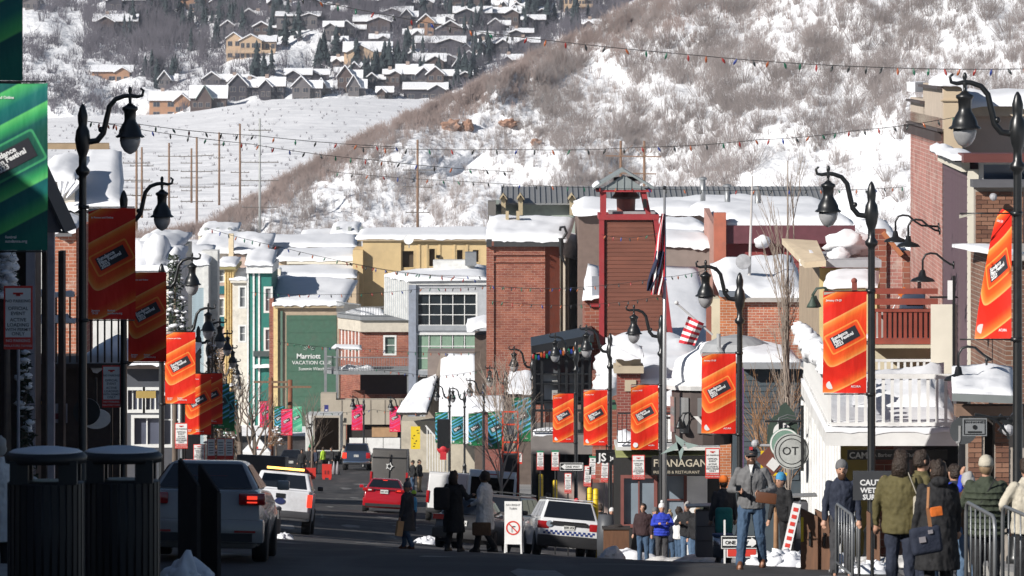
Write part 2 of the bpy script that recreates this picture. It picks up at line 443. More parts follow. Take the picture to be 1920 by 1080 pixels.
#brush: thin twigs built by the thousand with numpy
def twigs(name,pts,hts,n_tw,spread,wid,m,seed,label,lean=.35,cat='brush'):
 rg=np.random.default_rng(seed);N=len(pts)
 pts=np.array(pts,dtype=np.float32);hts=np.array(hts,dtype=np.float32)
 b=np.repeat(pts,n_tw,0);h=np.repeat(hts,n_tw)
 M=len(b)
 ang=rg.uniform(0,2*np.pi,M);rad=rg.uniform(0,1,M)**.7
 spr=np.repeat(hts,n_tw)*spread
 base=b.copy();base[:,0]+=np.cos(ang)*rad*spr*.35;base[:,1]+=np.sin(ang)*rad*spr*.35
 hh=h*rg.uniform(.45,1.0,M)
 tip=base.copy();tip[:,0]+=np.cos(ang)*spr*rad*lean*2+rg.normal(0,.08,M)*h;tip[:,1]+=np.sin(ang)*spr*rad*lean*2;tip[:,2]+=hh
 mid_t=rg.uniform(.3,.65,M)
 mid=base*(1-mid_t[:,None])+tip*mid_t[:,None];mid[:,0]+=rg.normal(0,.05,M)*h
 t2=mid.copy();t2[:,0]+=rg.normal(0,.28,M)*hh;t2[:,2]+=hh*rg.uniform(.15,.5,M)
 wv=np.repeat(hts,n_tw)*0+wid*rg.uniform(.6,1.4,M)
 base[:,2]-=.3
 V=np.zeros((M,6,3),dtype=np.float32)
 V[:,0]=base;V[:,0,0]-=wv/2;V[:,1]=base;V[:,1,0]+=wv/2;V[:,2]=tip
 V[:,3]=mid;V[:,3,0]-=wv*.4;V[:,4]=mid;V[:,4,0]+=wv*.4;V[:,5]=t2
 me=bpy.data.meshes.new(name);nv=M*6;nf=M*2
 me.vertices.add(nv);me.vertices.foreach_set('co',V.reshape(-1))
 me.loops.add(nf*3);me.loops.foreach_set('vertex_index',np.arange(nv,dtype=np.int32))
 me.polygons.add(nf);me.polygons.foreach_set('loop_start',np.arange(0,nf*3,3,dtype=np.int32));me.polygons.foreach_set('loop_total',np.full(nf,3,dtype=np.int32))
 me.materials.append(m);me.update();me.validate()
 return tag(link(name,me),label,cat,kind='stuff')
BR1=mat('grey_brown_twigs',(.27,.235,.225),rough=.9,var=.3,vs=.05)
BR2=mat('red_brown_twigs',(.3,.235,.215),rough=.9,var=.25,vs=.03)
BR3=mat('dark_twigs',(.11,.1,.118),rough=.9,var=.3,vs=.05)
rg=random.Random(11)
pA,hA,pB,hB=[],[],[],[]
while len(pA)<8600:
 px=rg.uniform(330,2000);py=rg.uniform(-60,455)
 r=interp(px,RIDGE)
 if py<r+2:continue
 dn=noise.fractal(Vector((px*.012,py*.014,0)),1,2,4)*.5+.5
 dn2=noise.noise(Vector((px*.004,py*.006,5.)))*.5+.5
 bare=1
 if px>1380 and 235<py<430:bare=.12 if py>285 or px>1560 else .5
 if px>1800 and 100<py<260:bare*=.35
 dn3=noise.noise(Vector((px*.06,py*.05,11)))*.5+.5
 if rg.random()>max(.05,.16+(dn-.4)*1.3+(dn3-.5)*.9)*(.55+.6*dn2)*bare:continue
 pA.append(hill_pt(px,py));hA.append(rg.choice((1,1,1.3,1.7))*rg.uniform(.8,1.9)*(1.2 if py<200 else 1))
twigs('hillside_scrub',pA,hA,10,.42,.05,BR1,1,'leafless scrub scattered over the snowy hill above the rooftops')
while len(pB)<3600:
 px=rg.uniform(250,1750);r=interp(px,RIDGE)
 off=abs(rg.gauss(0,1))*interp(px,[(300,26),(700,17),(1000,30),(1300,55),(1700,80)])
 if noise.noise(Vector((px*.035,off*.06,3)))<rg.uniform(-.5,.35):continue
 py=r+off-1
 if py<-50:continue
 pB.append(hill_pt(px,py));hB.append(rg.uniform(1.0,2.6))
twigs('ridge_scrub',pB,hB,12,.6,.07,BR2,2,'dense reddish brown scrub band along the hill ridge')
pF,hF=[],[]
while len(pF)<330:
 px=rg.uniform(1000,1960);py=rg.uniform(-20,430)
 if py<interp(px,RIDGE)+25 or (px>1400 and 260<py<420 and rg.random()<.8):continue
 pF.append(hill_pt(px,py));hF.append(rg.uniform(3.2,5.6))
twigs('tall_hill_shrubs',pF,hF,60,.75,.07,BR1,7,'tall leafless shrubs standing out on the snowy hillside',lean=.5)
pC,hC=[],[]
while len(pC)<2800:
 px=rg.uniform(20,1200);py=rg.uniform(-30,215)
 base=interp(px,MBASE)
 if py>base:continue
 if px>950 and py>interp(px,RIDGE):continue
 dn=noise.fractal(Vector((px*.013,py*.03,9)),1,2,4)*.5+.5
 strength=.9
 if px<240 and 25<py<72:strength=.08
 if 300<px<420 and 62<py<100:strength=.15
 if 320<px<600 and 100<py<138:strength=.25
 if 60<px<180 and 75<py<120:strength=1.4
 if 40<px<240 and 120<py<150:strength=.35
 if 500<px<620 and 60<py<125:strength=.15
 if 40<px<150 and py>170:strength=2.5
 if rg.random()>max(.03,(dn-.33)*2)*strength:continue
 pC.append(far_pt(px,py));hC.append(rg.uniform(2,6.0))
twigs('far_slope_scrub',pC,hC,9,.8,.24,BR3,3,'dark leafless scrub covering the far slope between the houses')
pD,hD=[],[]
while len(pD)<2600:
 px=rg.uniform(40,1180);py=rg.uniform(-60,150)
 if py>interp(px,RIDGE):continue
 dn=noise.fractal(Vector((px*.009,py*.02,21)),1,2,3)*.5+.5
 dens=interp(py,[(-60,1.3),(20,1.0),(60,.6),(150,.3)])*(1.4 if 250<px<430 else 1)*(.1 if 535<px<620 and py>55 else 1)*(.2 if px<160 else 1)
 if rg.random()>(dn-.32)*2.2*dens:continue
 pD.append(far_pt(px,py));hD.append(rg.uniform(6,13.0))
twigs('far_aspen_wood',pD,hD,14,.38,.22,BR3,4,'bare aspen wood between the houses near the hilltop',lean=.3)
#rock outcrops on the hill
ROCK=mat('tan_rock',(.34,.2,.14),rough=.9,var=.35,vs=.6,bump=1,bs=1.5)
for i,(px,py,w_,h_,lb)in enumerate([(848,236,34,22,'tan rock outcrop on the hill, leftmost of the four'),(877,238,20,26,'narrow tan rock beside the leftmost hill outcrop'),(954,231,30,16,'wide flat tan rock outcrop alone on the hillside'),(1004,268,18,14,'small reddish rock below the wide flat one on the hill')]):
 p=hill_pt(px,py);s_=FP/p.y;mb=MB()
 mb.ball((0,0,0),.5,14,10,(w_/s_,2.6,h_/s_),lump=.9,seed=i)
 mb.ball((w_/s_*.3,.3,-h_/s_*.3),.35,10,8,(w_/s_,2.6,h_/s_),lump=.9,seed=i+5)
 o=mb.build('rock_outcrop',ROCK);o.location=p+Vector((0,-1.2,0));tag(o,lb,'rock','rock outcrops on the hill')
pE,hE=[],[]
for k in range(420):
 y=rg.uniform(900,2150);x=X(rg.uniform(60,760),y);pE.append(Vector((x,y,ground_z(x,y)+.1)));hE.append(rg.uniform(.4,1.1))
twigs('meadow_sage',pE,hE,6,.9,.12,BR3,9,'sparse sage tips poking through the meadow snow')
SLUSH=mat('dirty_slush',(.5,.49,.48),rough=.8,var=.3,vs=3,bump=.8,bs=9,dirt=.6)
for u0,segs,sd_ in ((UL+.1,((88,150),(176,230),(250,318)),1),(UR-.15,((84,140),(186,228),(240,320)),2)):
 mb=MB()
 for y0,y1 in segs:
  n=int((y1-y0)/.55)
  for k in range(n):
   y=y0+(y1-y0)*k/n;h=.1+.2*max(0,noise.noise(Vector((y*.31,sd_,0)))+.25)
   p=GU(u0+noise.noise(Vector((y*.7,sd_*5,1)))*.3,y);mb.ball(p,1,8,6,(.32+h*.6,.6,h),.5,k+sd_*50)
 o=struct('slush_bank',mb,SLUSH,True)
CR=mat('salt_crust',(.2,.195,.19),rough=.85,var=.3,vs=1.2)
mb=MB();rr=random.Random(12)
for k in range(70):
 u,y=rr.uniform(-2.2,9.3),rr.uniform(58,320);w_,l_=rr.uniform(.15,.5),rr.uniform(1,6);pts=[]
 for i in range(10):
  a=2*math.pi*i/10;q=rr.uniform(.6,1.2);p=GU(u+math.cos(a)*w_*q,y+math.sin(a)*l_*q);p.z+=.008;pts.append(p)
 mb.add(pts,[tuple(range(10))])
struct('salt_crust',mb,CR)
#far houses, conifers, field poles
HW=[mat('house_wall_brown',(.085,.06,.055),rough=.9,var=.2,vs=.3),mat('house_wall_tan',(.5,.36,.24),rough=.85,var=.15,vs=.3),mat('house_wall_dark',(.045,.042,.052),rough=.9,var=.2,vs=.3),mat('house_wall_ochre',(.36,.2,.12),rough=.85,var=.15,vs=.3),mat('house_wall_grey',(.13,.12,.125),rough=.9,var=.15,vs=.3)]
HTRIM=mat('house_trim',(.32,.27,.23),rough=.8,var=.1)
EAVE=mat('house_eave_wood',(.1,.07,.055),rough=.9,var=.2)
STONE=mat('house_stone',(.33,.25,.21),rough=.9,var=.25,vs=1)
GREENROOF=mat('green_metal_roof',(.25,.36,.31),rough=.5,var=.12,vs=.5)
FGLASS=glass('far_window_glass',(.03,.035,.05),.15)
def gable(t,x0,x1,y0,y1,zb,ze,rise,wall,axis='x',snow=.45,roofm=None,nwin=3,rows=1,chim=False,ov=.8,seed=0):
 """wing of a house with gable roof; axis 'x': ridge runs left-right, 'y': gable end faces the viewer"""
 mb=MB();xm=(x0+x1)/2;ym=(y0+y1)/2
 if axis=='x':
  mb.prism([(x0,y0),(x1,y0),(x1,y1),(x0,y1)],zb,ze)
  for xx in (x0,x1):mb.add([(xx,y0,ze),(xx,y1,ze),(xx,ym,ze+rise)],[(0,1,2)])
  A=[(x0-ov,y0-ov,ze-rise*ov/(ym-y0)),(x1+ov,y0-ov,ze-rise*ov/(ym-y0)),(x1+ov,ym,ze+rise),(x0-ov,ym,ze+rise)]
  B=[(x0-ov,ym,ze+rise),(x1+ov,ym,ze+rise),(x1+ov,y1+ov,ze-rise*ov/(ym-y0)),(x0-ov,y1+ov,ze-rise*ov/(ym-y0))]
 else:
  mb.prism([(x0,y0),(x1,y0),(x1,y1),(x0,y1)],zb,ze)
  for yy in (y0,y1):mb.add([(x0,yy,ze),(x1,yy,ze),(xm,yy,ze+rise)],[(0,1,2)])
  q=rise*ov/(xm-x0)
  A=[(x0-ov,y0-ov,ze-q),(xm,y0-ov,ze+rise),(xm,y1+ov,ze+rise),(x0-ov,y1+ov,ze-q)]
  B=[(xm,y0-ov,ze+rise),(x1+ov,y0-ov,ze-q),(x1+ov,y1+ov,ze-q),(xm,y1+ov,ze+rise)]
 mb.build('wall',wall,t)
 rf=MB().slab(A,(0,0,.18)).slab(B,(0,0,.18)).build('roof',roofm or EAVE,t)
 if snow:
  sn=MB()
  for q in (A,B):
   c=sum((Vector(v)for v in q),Vector())/4
   sn.slab([Vector(v)*.985+c*.015+Vector((0,0,.2))for v in q],(0,0,snow))
  sn.build('roof_snow',SNOW,rf)
 Wd=x1-x0
 for r_ in range(rows):
  for k in range(nwin):
   cx=x0+Wd*(k+.5)/nwin;ww=min(Wd/nwin*.55,2.6);hh=min((ze-zb)/rows*.5,1.9);cz=zb+(ze-zb)*(r_+.55)/rows
   f=MB().box(cx-ww/2-.12,cx+ww/2+.12,y0-.08,y0+.05,cz-hh/2-.12,cz+hh/2+.12).build('window',HTRIM,t)
   MB().box(cx-ww/2,cx-.06,y0-.12,y0-.03,cz-hh/2,cz+hh/2).build('pane',FGLASS,f)
   MB().box(cx+.06,cx+ww/2,y0-.12,y0-.03,cz-hh/2,cz+hh/2).build('pane',FGLASS,f)
 if chim:
  MB().box(x0+Wd*.25,x0+Wd*.25+1.5,ym-.7,ym+.7,ze,ze+rise+1.8).build('chimney',STONE,t)
FH=[(472,98,96,36,1,'big','large tan stucco house with tall windows standing alone on the open snowy slope'),(218,54,84,26,0,'wide','brown timber lodge with stone chimney above the open slope at upper left'),(212,146,78,22,3,'wide','long ochre house under a curved snowy roof left of the white gabled house'),(316,160,34,26,4,'gab','small house with white framed gable windows among trees'),(322,206,84,34,3,'wide','orange brown house beside the green roofed one at the meadow edge'),(392,196,70,36,0,'green','house with pale green metal roof at the meadow edge'),(408,158,52,22,4,'gab','grey house with steep snowy roof behind the green roofed one'),(458,178,60,38,2,'gab','dark steep gabled house right of the green roofed one'),(510,176,50,30,2,'wide','dark low house with snowy roof at the left end of the meadow row'),(560,150,50,20,2,'wide','dark flat roofed house half way along the slope behind the meadow row'),(576,178,56,34,4,'gab','grey gabled house with two snowy roof planes in the meadow row'),(608,172,28,24,0,'gab','small brown house squeezed between the grey gabled and steep roofed ones'),(656,160,46,36,0,'gab','brown house with a steep snow covered roof beside tall conifers'),(670,176,34,34,4,'gab','narrow pale house with small balcony at the meadow row'),(722,180,30,16,0,'wide','tiny garage half buried under snow at the meadow edge'),(798,180,84,24,2,'wide','low long house under a broad white roof at the right end of the meadow'),(778,156,70,34,2,'wide','dark house with stacked snowy gables above the low long house'),(826,152,52,26,0,'gab','brown house right of the stacked gables'),(868,136,36,28,2,'gab','dark house left of the ridge below the pine clump'),(806,128,60,26,0,'wide','brown timber house with wide snowy eaves half way up the slope'),(690,116,92,36,1,'wide','tan house with stone base among orange shrubs'),(780,112,40,18,2,'wide','small dark house under a snow hump above the timber house'),(826,92,96,22,2,'wide','wide dark lodge with three snowy gables'),(860,70,84,30,0,'gab','brown lodge with orange lit entrance below a broad snowy roof'),(808,54,50,26,3,'gab','ochre gabled house left of the brown lodge'),(700,52,74,22,0,'wide','brown house with double snowy gable in the upper middle row'),(660,64,52,24,2,'gab','dark gabled house with pale porch above the tan house'),(626,58,36,16,4,'wide','grey house with flat snowy roof left of the dark porch house'),(744,32,60,18,0,'wide','long brown house under thick snow in the second row from the top'),(560,38,84,14,4,'wide','long grey house under a flat white roof at upper centre left'),(476,36,44,18,2,'gab','dark gabled house above the large tan stucco one'),(768,38,30,20,2,'gab','narrow dark house with pointed roof in the upper middle row'),(886,36,72,22,2,'wide','dark wide house just above the brown lodge'),(948,34,56,18,0,'wide','brown house with dark conifers at its right side'),(936,54,40,18,4,'gab','grey gabled house right of the brown lodge'),(1000,44,44,14,2,'wide','low dark house near the ridge at upper right'),(1084,12,56,22,1,'big','cream hotel like house at the very top right of the slope'),(1112,52,40,14,2,'wide','dark house tucked against the ridge at upper right'),(960,120,40,16,2,'wide','dark roofed house right beside the ridge brush'),(236,12,76,22,2,'wide','dark house with twin snowy gables at upper left edge of the wood'),(360,10,90,22,3,'wide','ochre house at the top edge above the aspen wood'),(420,14,50,20,2,'gab','dark gabled house at the top edge beside the ochre one'),(52,8,50,16,4,'wide','grey house at the top left corner of the slope'),(720,10,70,16,2,'wide','dark house at the top edge of the middle slope'),(880,8,64,16,0,'wide','brown house at the top edge right of the middle slope'),(600,14,44,14,0,'gab','small brown gabled house near the top edge'),]
rr=random.Random(77);seen=set();n0=len(FH)
while len(FH)<n0+34:
 px,py=rr.uniform(430,1010),rr.uniform(10,168)
 if py>interp(px,RIDGE)-22 or (520<px<625 and 50<py<130)or (px<560 and 60<py<150)or any(abs(px-f[0])<(f[2]+30)*.4 and abs(py-f[1])<14 for f in FH):
  if rr.random()<.995:continue
 wm=rr.choice((0,2,2,4));kd=rr.choice(('wide','gab'));j=min(range(n0),key=lambda q:abs(FH[q][0]-px)+2*abs(FH[q][1]-py));f=FH[j]
 dr=('left of' if px<f[0]else 'right of')if abs(px-f[0])>2*abs(py-f[1])else ('above' if py<f[1]else 'below')
 lb='small %s %s %s the %s'%(('brown','','dark','','grey')[wm],'gabled house' if kd=='gab' else 'long house',dr,' '.join(f[6].split()[:8]))
 if lb in seen:continue
 seen.add(lb);FH.append((px,py,rr.uniform(26,50),rr.uniform(12,20),wm,kd,lb))
for i,(px,pb,wpx,hpx,wm,kind,lb)in enumerate(FH):
 rr=random.Random(i*13+5)
 p=far_pt(px,pb);s_=FP/p.y;p.y-=6;Wd=wpx*.96/s_;Ht=hpx*1.0/s_
 t=thing('hillside_house',lb,'house',p,0,'houses on the far hillside')
 D=min(Wd*.6,12);x0,x1=-Wd/2,Wd/2
 if kind=='big':
  gable(t,x0,x0+Wd*.3,-1,D,-4,Ht*.72,Ht*.28,HW[wm],'y',nwin=2,rows=2,ov=.6)
  gable(t,x0+Wd*.28,x0+Wd*.72,-3,D,-4,Ht*.6,Ht*.3,HW[wm],'y',nwin=4,rows=2,ov=.6)
  gable(t,x0+Wd*.66,x1,0,D,-4,Ht*.55,Ht*.28,HW[wm],'x',nwin=3,rows=2,ov=.6)
  MB().box(x0,x1,-5,-3,-.4,0).box(x0,x1,-5.1,-4.9,0,1).build('terrace',HW[wm],t)
 elif kind=='wide':
  sp=rr.uniform(.35,.6);f=rr.choice((0,1))
  gable(t,x0,x1,0,D,-4,Ht*.55,Ht*.42,HW[wm],'x',nwin=max(3,int(Wd/5)),rows=1 if Ht<6 else 2,chim=rr.random()<.5,snow=rr.uniform(.5,.8))
  a=x0+Wd*(.08 if f else 1-sp-.05)
  gable(t,a,a+Wd*sp,-3.5,D*.7,-4,Ht*.5,Ht*.35,HW[wm],'y',nwin=2,rows=1,snow=rr.uniform(.4,.7))
 elif kind=='gab':
  gable(t,x0,x0+Wd*.62,-1,D,-4,Ht*.5,Ht*.5,HW[wm],'y',nwin=2,rows=2,snow=.6)
  gable(t,x0+Wd*.5,x1,1,D,-4,Ht*.42,Ht*.3,HW[wm],'x',nwin=2,rows=1,snow=.6,chim=rr.random()<.4)
 else:
  gable(t,x0,x1,0,D,-4,Ht*.4,Ht*.55,HW[wm],'x',nwin=3,rows=1,snow=.35)
  gable(t,x0+Wd*.2,x0+Wd*.6,-3.5,D*.6,-4,Ht*.4,Ht*.58,HW[wm],'y',nwin=2,rows=1,snow=0,roofm=GREENROOF)
CON=mat('conifer_needles',(.022,.034,.036),rough=.9,var=.35,vs=.4)
def conifer_mesh(seed,h=1.0):
 rr=random.Random(seed);mb=MB()
 for k in range(9):
  z=.06+.88*k/9;rad=.26*(1-z)**.85+.015;n=9
  o=len(mb.v);tipz=z+.2
  for q in range(n):
   a=2*math.pi*(q+rr.random()*.7)/n;rq=rad*rr.uniform(.55,1.15)
   mb.v.append((math.cos(a)*rq,math.sin(a)*rq,z-rr.uniform(0,.05)))
  mb.v.append((0,0,min(tipz,1)))
  for q in range(n):
   if rr.random()<.88:mb.f.append((o+q,o+(q+1)%n,o+n))
 return mb
cons=[]
for v in range(4):
 me=conifer_mesh(v).mesh('foliage',CON);mt=MB().tube([(0,0,-.1),(0,0,.5)],[.02,.01],5).mesh('trunk',BARK)
 cons.append((me,mt))
rr=random.Random(5);nC=0
clusters=[(430,20,60,30,14),(320,30,50,35,10),(540,50,30,40,12),(1010,30,70,26,20),(700,150,40,20,12),(760,128,40,24,10),(880,60,30,20,10),(610,115,25,20,5),(380,60,50,30,12),(250,60,40,20,6),(480,150,30,20,6),(860,150,40,20,8),(900,110,30,20,8),(590,20,60,18,10),(950,15,60,12,10),(660,20,60,15,8),(830,30,40,16,8),(1080,45,30,8,5),(300,150,40,15,5)]
for cx,cy,sx,sy,n in clusters:
 for k in range(int(n*1.55)):
  px,py=rr.gauss(cx,sx*.6),rr.gauss(cy,sy*.6)
  if py>172 or nC>292 or (px>900 and py>interp(px,RIDGE)-6):continue
  p=far_pt(px,max(py,-20));h=rr.uniform(6,15);me,mt=cons[rr.randrange(4)]
  t=thing('conifer_tree','dark green conifer standing among the houses on the far hillside','tree',p,rr.uniform(0,6),'conifers on the far hillside')
  t.scale=(h*rr.uniform(.6,1.1),)*2+(h,)
  link('foliage',me,t);link('trunk',mt,t);nC+=1
ARM=mat('dark_crossarm',(.1,.085,.075),rough=.8)
def pole(px,pt,pb,d,m,lb,arms,cat='utility pole',r=.17,nm='utility_pole'):
 p=Vector((X(px,d),d,ground_z(X(px,d),d)));top=Z(pt,d)-p.z
 t=thing(nm,lb,cat,p,0,'utility poles beyond the town')
 MB().tube([(0,0,-1),(0,0,top)],[r*1.4,r*1.05],8).build('post',m,t,True)
 if len(arms)<4:arms=[(z,hw,t_)for z,hw,t_ in arms]+[(arms[-1][0]+2.6*(q+1),arms[-1][1]*.95,0)for q in range(4-len(arms))]
 for (z,hw,tilt)in arms:
  a=MB().bar((-hw,-.12,top-z-tilt),(hw,-.12,top-z+tilt),.13,.15).build('crossarm',ARM,t)
  for sx in (-1,-.5,.5,1):
   MB().lathe([(.05,0),(.09,.06),(.05,.12),(.08,.18),(.03,.24)],(sx*hw*.95,-.12,top-z+.08+tilt*sx),7).build('insulator',FROST,a)
 return t,p+Vector((0,0,top))
GPOLE=mat('grey_steel_pole',(.36,.37,.36),rough=.6,var=.12)
PT=[]
for args in [(487,222,442,900,GPOLE,'tall grey steel power pole with slim crossarms, tallest in the meadow',[(2.0,1.9,0),(7.4,3.2,0),(10.5,3.2,0),(15,3,0)]),(450,232,395,1040,POLEW,'slender wooden pole just left of the grey steel one',[(9.5,1.8,0)]),(411,248,390,1060,POLEW,'wooden pole in the meadow, dark lower half, second left of the steel one',[(2.5,1.2,0)]),(369,257,410,960,POLEW,'thick wooden pole with three crossarms in the meadow',[(3.4,3.1,.15),(6.2,2.9,0),(9,3.1,0)]),(359,278,400,1080,POLEW,'thinner wooden pole directly behind the thick triple arm one',[(3,2.2,0),(6,2.2,0)]),(317,268,400,1040,POLEW,'wooden pole with two slight crossarms, right of the second street lamp head',[(2.6,2.2,0),(5.4,1.8,0)]),(266,276,410,1000,POLEW,'wooden pole close behind the second street lamp head',[(3.5,2.2,0),(6.5,2,0)]),(256,252,420,930,POLEW,'reddish wooden pole just right of the nearest left lamp',[(5,2.4,0),(8,2.4,0)]),(783,262,430,880,POLEW,'lone reddish wooden pole standing before the brushy hill',[(5,2.5,0),(7.8,2.4,-.1),(12,2.0,0)])]:
 PT.append(pole(*args)[1])
d=880;zb=ground_z(X(1187,d),d)
t=thing('power_line_frame','brown H shaped double pole power frame on the hill behind the red bell tower','utility pole',(X(1187,d),d,zb))
zt=Z(264,d)-zb
for px in (1164,1208):
 MB().tube([(X(px,d)-X(1187,d),0,-1),(X(px,d)-X(1187,d),0,zt)],[.28,.2],8).build('post',POLEW,t,True)
for py,a,b in ((292,1136,1240),(324,1142,1230)):
 MB().bar((X(a,d)-X(1187,d),-.2,Z(py,d)-zb),(X(b,d)-X(1187,d),-.2,Z(py+2,d)-zb),.2,.2).build('crossarm',POLEW,t)
for (a,b,c_,e)in ((1164,292,1150,276),(1164,292,1186,272),(1208,294,1190,276),(1208,294,1226,280)):
 MB().bar((X(a,d)-X(1187,d),-.1,Z(b,d)-zb),(X(c_,d)-X(1187,d),-.1,Z(e,d)-zb),.09,.09).build('brace',POLEW,t)
WIRE=mat('dark_wire',(.03,.03,.03),rough=.6,var=0)
def wire(name,pts_px,label,cat='power line',r=.02,group=None):
 mb=MB()
 mb.tube(pts_px,r,4);return tag(mb.build(name,WIRE),label,cat,group)
def sag(a,b,s,n=16):
 return [a.lerp(b,i/n)-Vector((0,0,4*s*(i/n)*(1-i/n)))for i in range(n+1)]
WFRAME=mat('white_window_frame',(.7,.7,.68),rough=.6,var=.05)
def wall(t,a,b,z0,z1,m,ops=(),depth=.18,frame=WFRAME,glassm=DGLASS,name='wall',th=.0,nx=1,nz=1,fw=.07,wname='window'):
 """vertical wall from a to b (plan points); ops = (u0,u1,v0,v1[,nx,nz]) openings in metres from a / from z0. Outside is on the right of a->b when seen from above reversed (towards the viewer)."""
 a=Vector((a[0],a[1],0));b=Vector((b[0],b[1],0));d=b-a;L=d.length;d.normalize();n=Vector((d.y,-d.x,0))
 H=z1-z0
 us=sorted(set([0,L]+[min(max(q,0),L)for o in ops for q in o[:2]]));vs=sorted(set([0,H]+[min(max(q,0),H)for o in ops for q in o[2:4]]))
 def pt(u,v,w=0):q=a+d*u+n*w;return (q.x,q.y,z0+v)
 mb=MB()
 for u0,u1 in zip(us,us[1:]):
  for v0,v1 in zip(vs,vs[1:]):
   uc,vc=(u0+u1)/2,(v0+v1)/2
   if any(o[0]<uc<o[1]and o[2]<vc<o[3]for o in ops):continue
   mb.quad(pt(u0,v0),pt(u1,v0),pt(u1,v1),pt(u0,v1))
 for o in ops:
  u0,u1,v0,v1=o[:4]
  for q in ((pt(u0,v0),pt(u1,v0),pt(u1,v0,-depth),pt(u0,v0,-depth)),(pt(u0,v1),pt(u1,v1),pt(u1,v1,-depth),pt(u0,v1,-depth)),(pt(u0,v0),pt(u0,v1),pt(u0,v1,-depth),pt(u0,v0,-depth)),(pt(u1,v0),pt(u1,v1),pt(u1,v1,-depth),pt(u1,v0,-depth))):mb.quad(*q)
 mb.build(name,m,t,world=True)
 for o in ops:
  u0,u1,v0,v1=o[:4];kx=o[4]if len(o)>4 else nx;kz=o[5]if len(o)>5 else nz
  fm=MB();w0=-depth+.03;w1=.025
  def bx(mm,ua,ub,va,vb,wa,wb):
   mm.add([pt(ua,va,wa),pt(ub,va,wa),pt(ub,va,wb),pt(ua,va,wb),pt(ua,vb,wa),pt(ub,vb,wa),pt(ub,vb,wb),pt(ua,vb,wb)],[(0,3,2,1),(4,5,6,7),(0,1,5,4),(1,2,6,5),(2,3,7,6),(3,0,4,7)])
  e=fw
  bx(fm,u0-e,u0+e*.4,v0-e,v1+e,w0,w1);bx(fm,u1-e*.4,u1+e,v0-e,v1+e,w0,w1)
  bx(fm,u0+e*.4,u1-e*.4,v1-e*.4,v1+e,w0,w1);bx(fm,u0+e*.4,u1-e*.4,v0-e,v0+e*.4,w0,w1)
  for k in range(1,kx):uc=u0+(u1-u0)*k/kx;bx(fm,uc-e*.3,uc+e*.3,v0+e*.4,v1-e*.4,w0,w0+.06)
  for k in range(1,kz):vc=v0+(v1-v0)*k/kz;bx(fm,u0+e*.4,u1-e*.4,vc-e*.3,vc+e*.3,w0-.005,w0+.055)
  f=fm.build(wname,frame,t,world=True)
  for i in range(kx):
   for j in range(kz):
    g=MB();g.quad(pt(u0+(u1-u0)*i/kx,v0+(v1-v0)*j/kz,w0-.012),pt(u0+(u1-u0)*(i+1)/kx,v0+(v1-v0)*j/kz,w0-.012),pt(u0+(u1-u0)*(i+1)/kx,v0+(v1-v0)*(j+1)/kz,w0-.012),pt(u0+(u1-u0)*i/kx,v0+(v1-v0)*(j+1)/kz,w0-.012))
    g.build('pane',glassm,f,world=True)
def winpx(px0,px1,py0,py1,pxa,d,zbase,*k):
 """window opening from pixel extents on a frontal wall whose left end is at pxa, depth d"""
 return (X(px0,d)-X(pxa,d),X(px1,d)-X(pxa,d),Z(py1,d)-zbase,Z(py0,d)-zbase,*k)
def planks(t,a,b,z0,z1,m,ph=.16,name='plank',kind=None,proud=.025,slope0=None):
 """lapped boards over a wall, one object each (or joined when kind is given)"""
 a=Vector((a[0],a[1],0));b=Vector((b[0],b[1],0));d=(b-a);L=d.length;d.normalize();n=Vector((d.y,-d.x,0))
 N=max(1,int((z1-z0)/ph));ph=(z1-z0)/N
 def q(u,z,w):p=a+d*u+n*w;return (p.x,p.y,z)
 big=MB();mesh0=None;res=None
 for k in range(N):
  z=z0+k*ph
  mb=big if kind else MB()
  u1=L
  mb.add([q(0,z,0),q(u1,z,0),q(u1,z,proud),q(0,z,proud),q(0,z+ph,0),q(u1,z+ph,0),q(u1,z+ph,.004),q(0,z+ph,.004)],[(0,3,2,1),(4,5,6,7),(0,1,5,4),(1,2,6,5),(2,3,7,6),(3,0,4,7)])
  if not kind:
   if mesh0 is None:res=mb.build(name,m,t,world=True);mesh0=res.data
   else:link(name,mesh0,t,(0,0,k*ph))
 if kind:big.build(name,m,t,world=True,kind='stuff')
def boxb(t,px0,px1,py0,py1,d,dep,m,name='wall',kind=None):
 return MB().box(X(px0,d),X(px1,d),d,d+dep,Z(py1,d),Z(py0,d)).build(name,m,t,world=True,kind=kind)
def roof_snow(t,px0,px1,py,d,dep,th=.45,amp=.12,seed=1,back=0,nx=16,ny=8,over=.15,name='roof_snow'):
 """snow on a flat roof whose front edge sits at row py at depth d; back edge raised by `back` metres"""
 z=Z(py,d)
 return MB().snow((X(px0,d),d,z),(X(px1,d),d,z),(X(px1,d),d+dep,z+back),(X(px0,d),d+dep,z+back),th,amp,nx,ny,over,seed).build(name,SNOW,t,True,world=True)
def base_z(px,d):return G(X(px,d),d)-1.0
def bthing(name,label,cat,px,d,group=None):
 return thing(name,label,cat,(X(px,d),d,G(X(px,d),d)),0,group)
def railing(t,a,b,z,h,m,step=.13,post=1.8,w=.03,top=.07,name='railing',bw=None,objs=True):
 """a railing from a to b: rails joined, each baluster a part"""
 a=Vector((a[0],a[1],z))if len(a)==2 else Vector(a);b=Vector((b[0],b[1],z))if len(b)==2 else Vector(b)
 L=(b-a).length;up=Vector((0,0,1))
 MB().bar(a+up*h,b+up*h,top,top*.8).bar(a+up*.1,b+up*.1,top*.8,top*.6).build(name,m,t,world=True)
 n=max(1,int(L/step));bm_=MB().bar((0,0,.12),(0,0,h-.03),w,w).mesh('baluster',m)
 for k in range(n+1):
  p=a.lerp(b,k/n);o=WLOC[t.name];link('baluster',bm_,t,(p.x-o[0],p.y-o[1],p.z-o[2]))
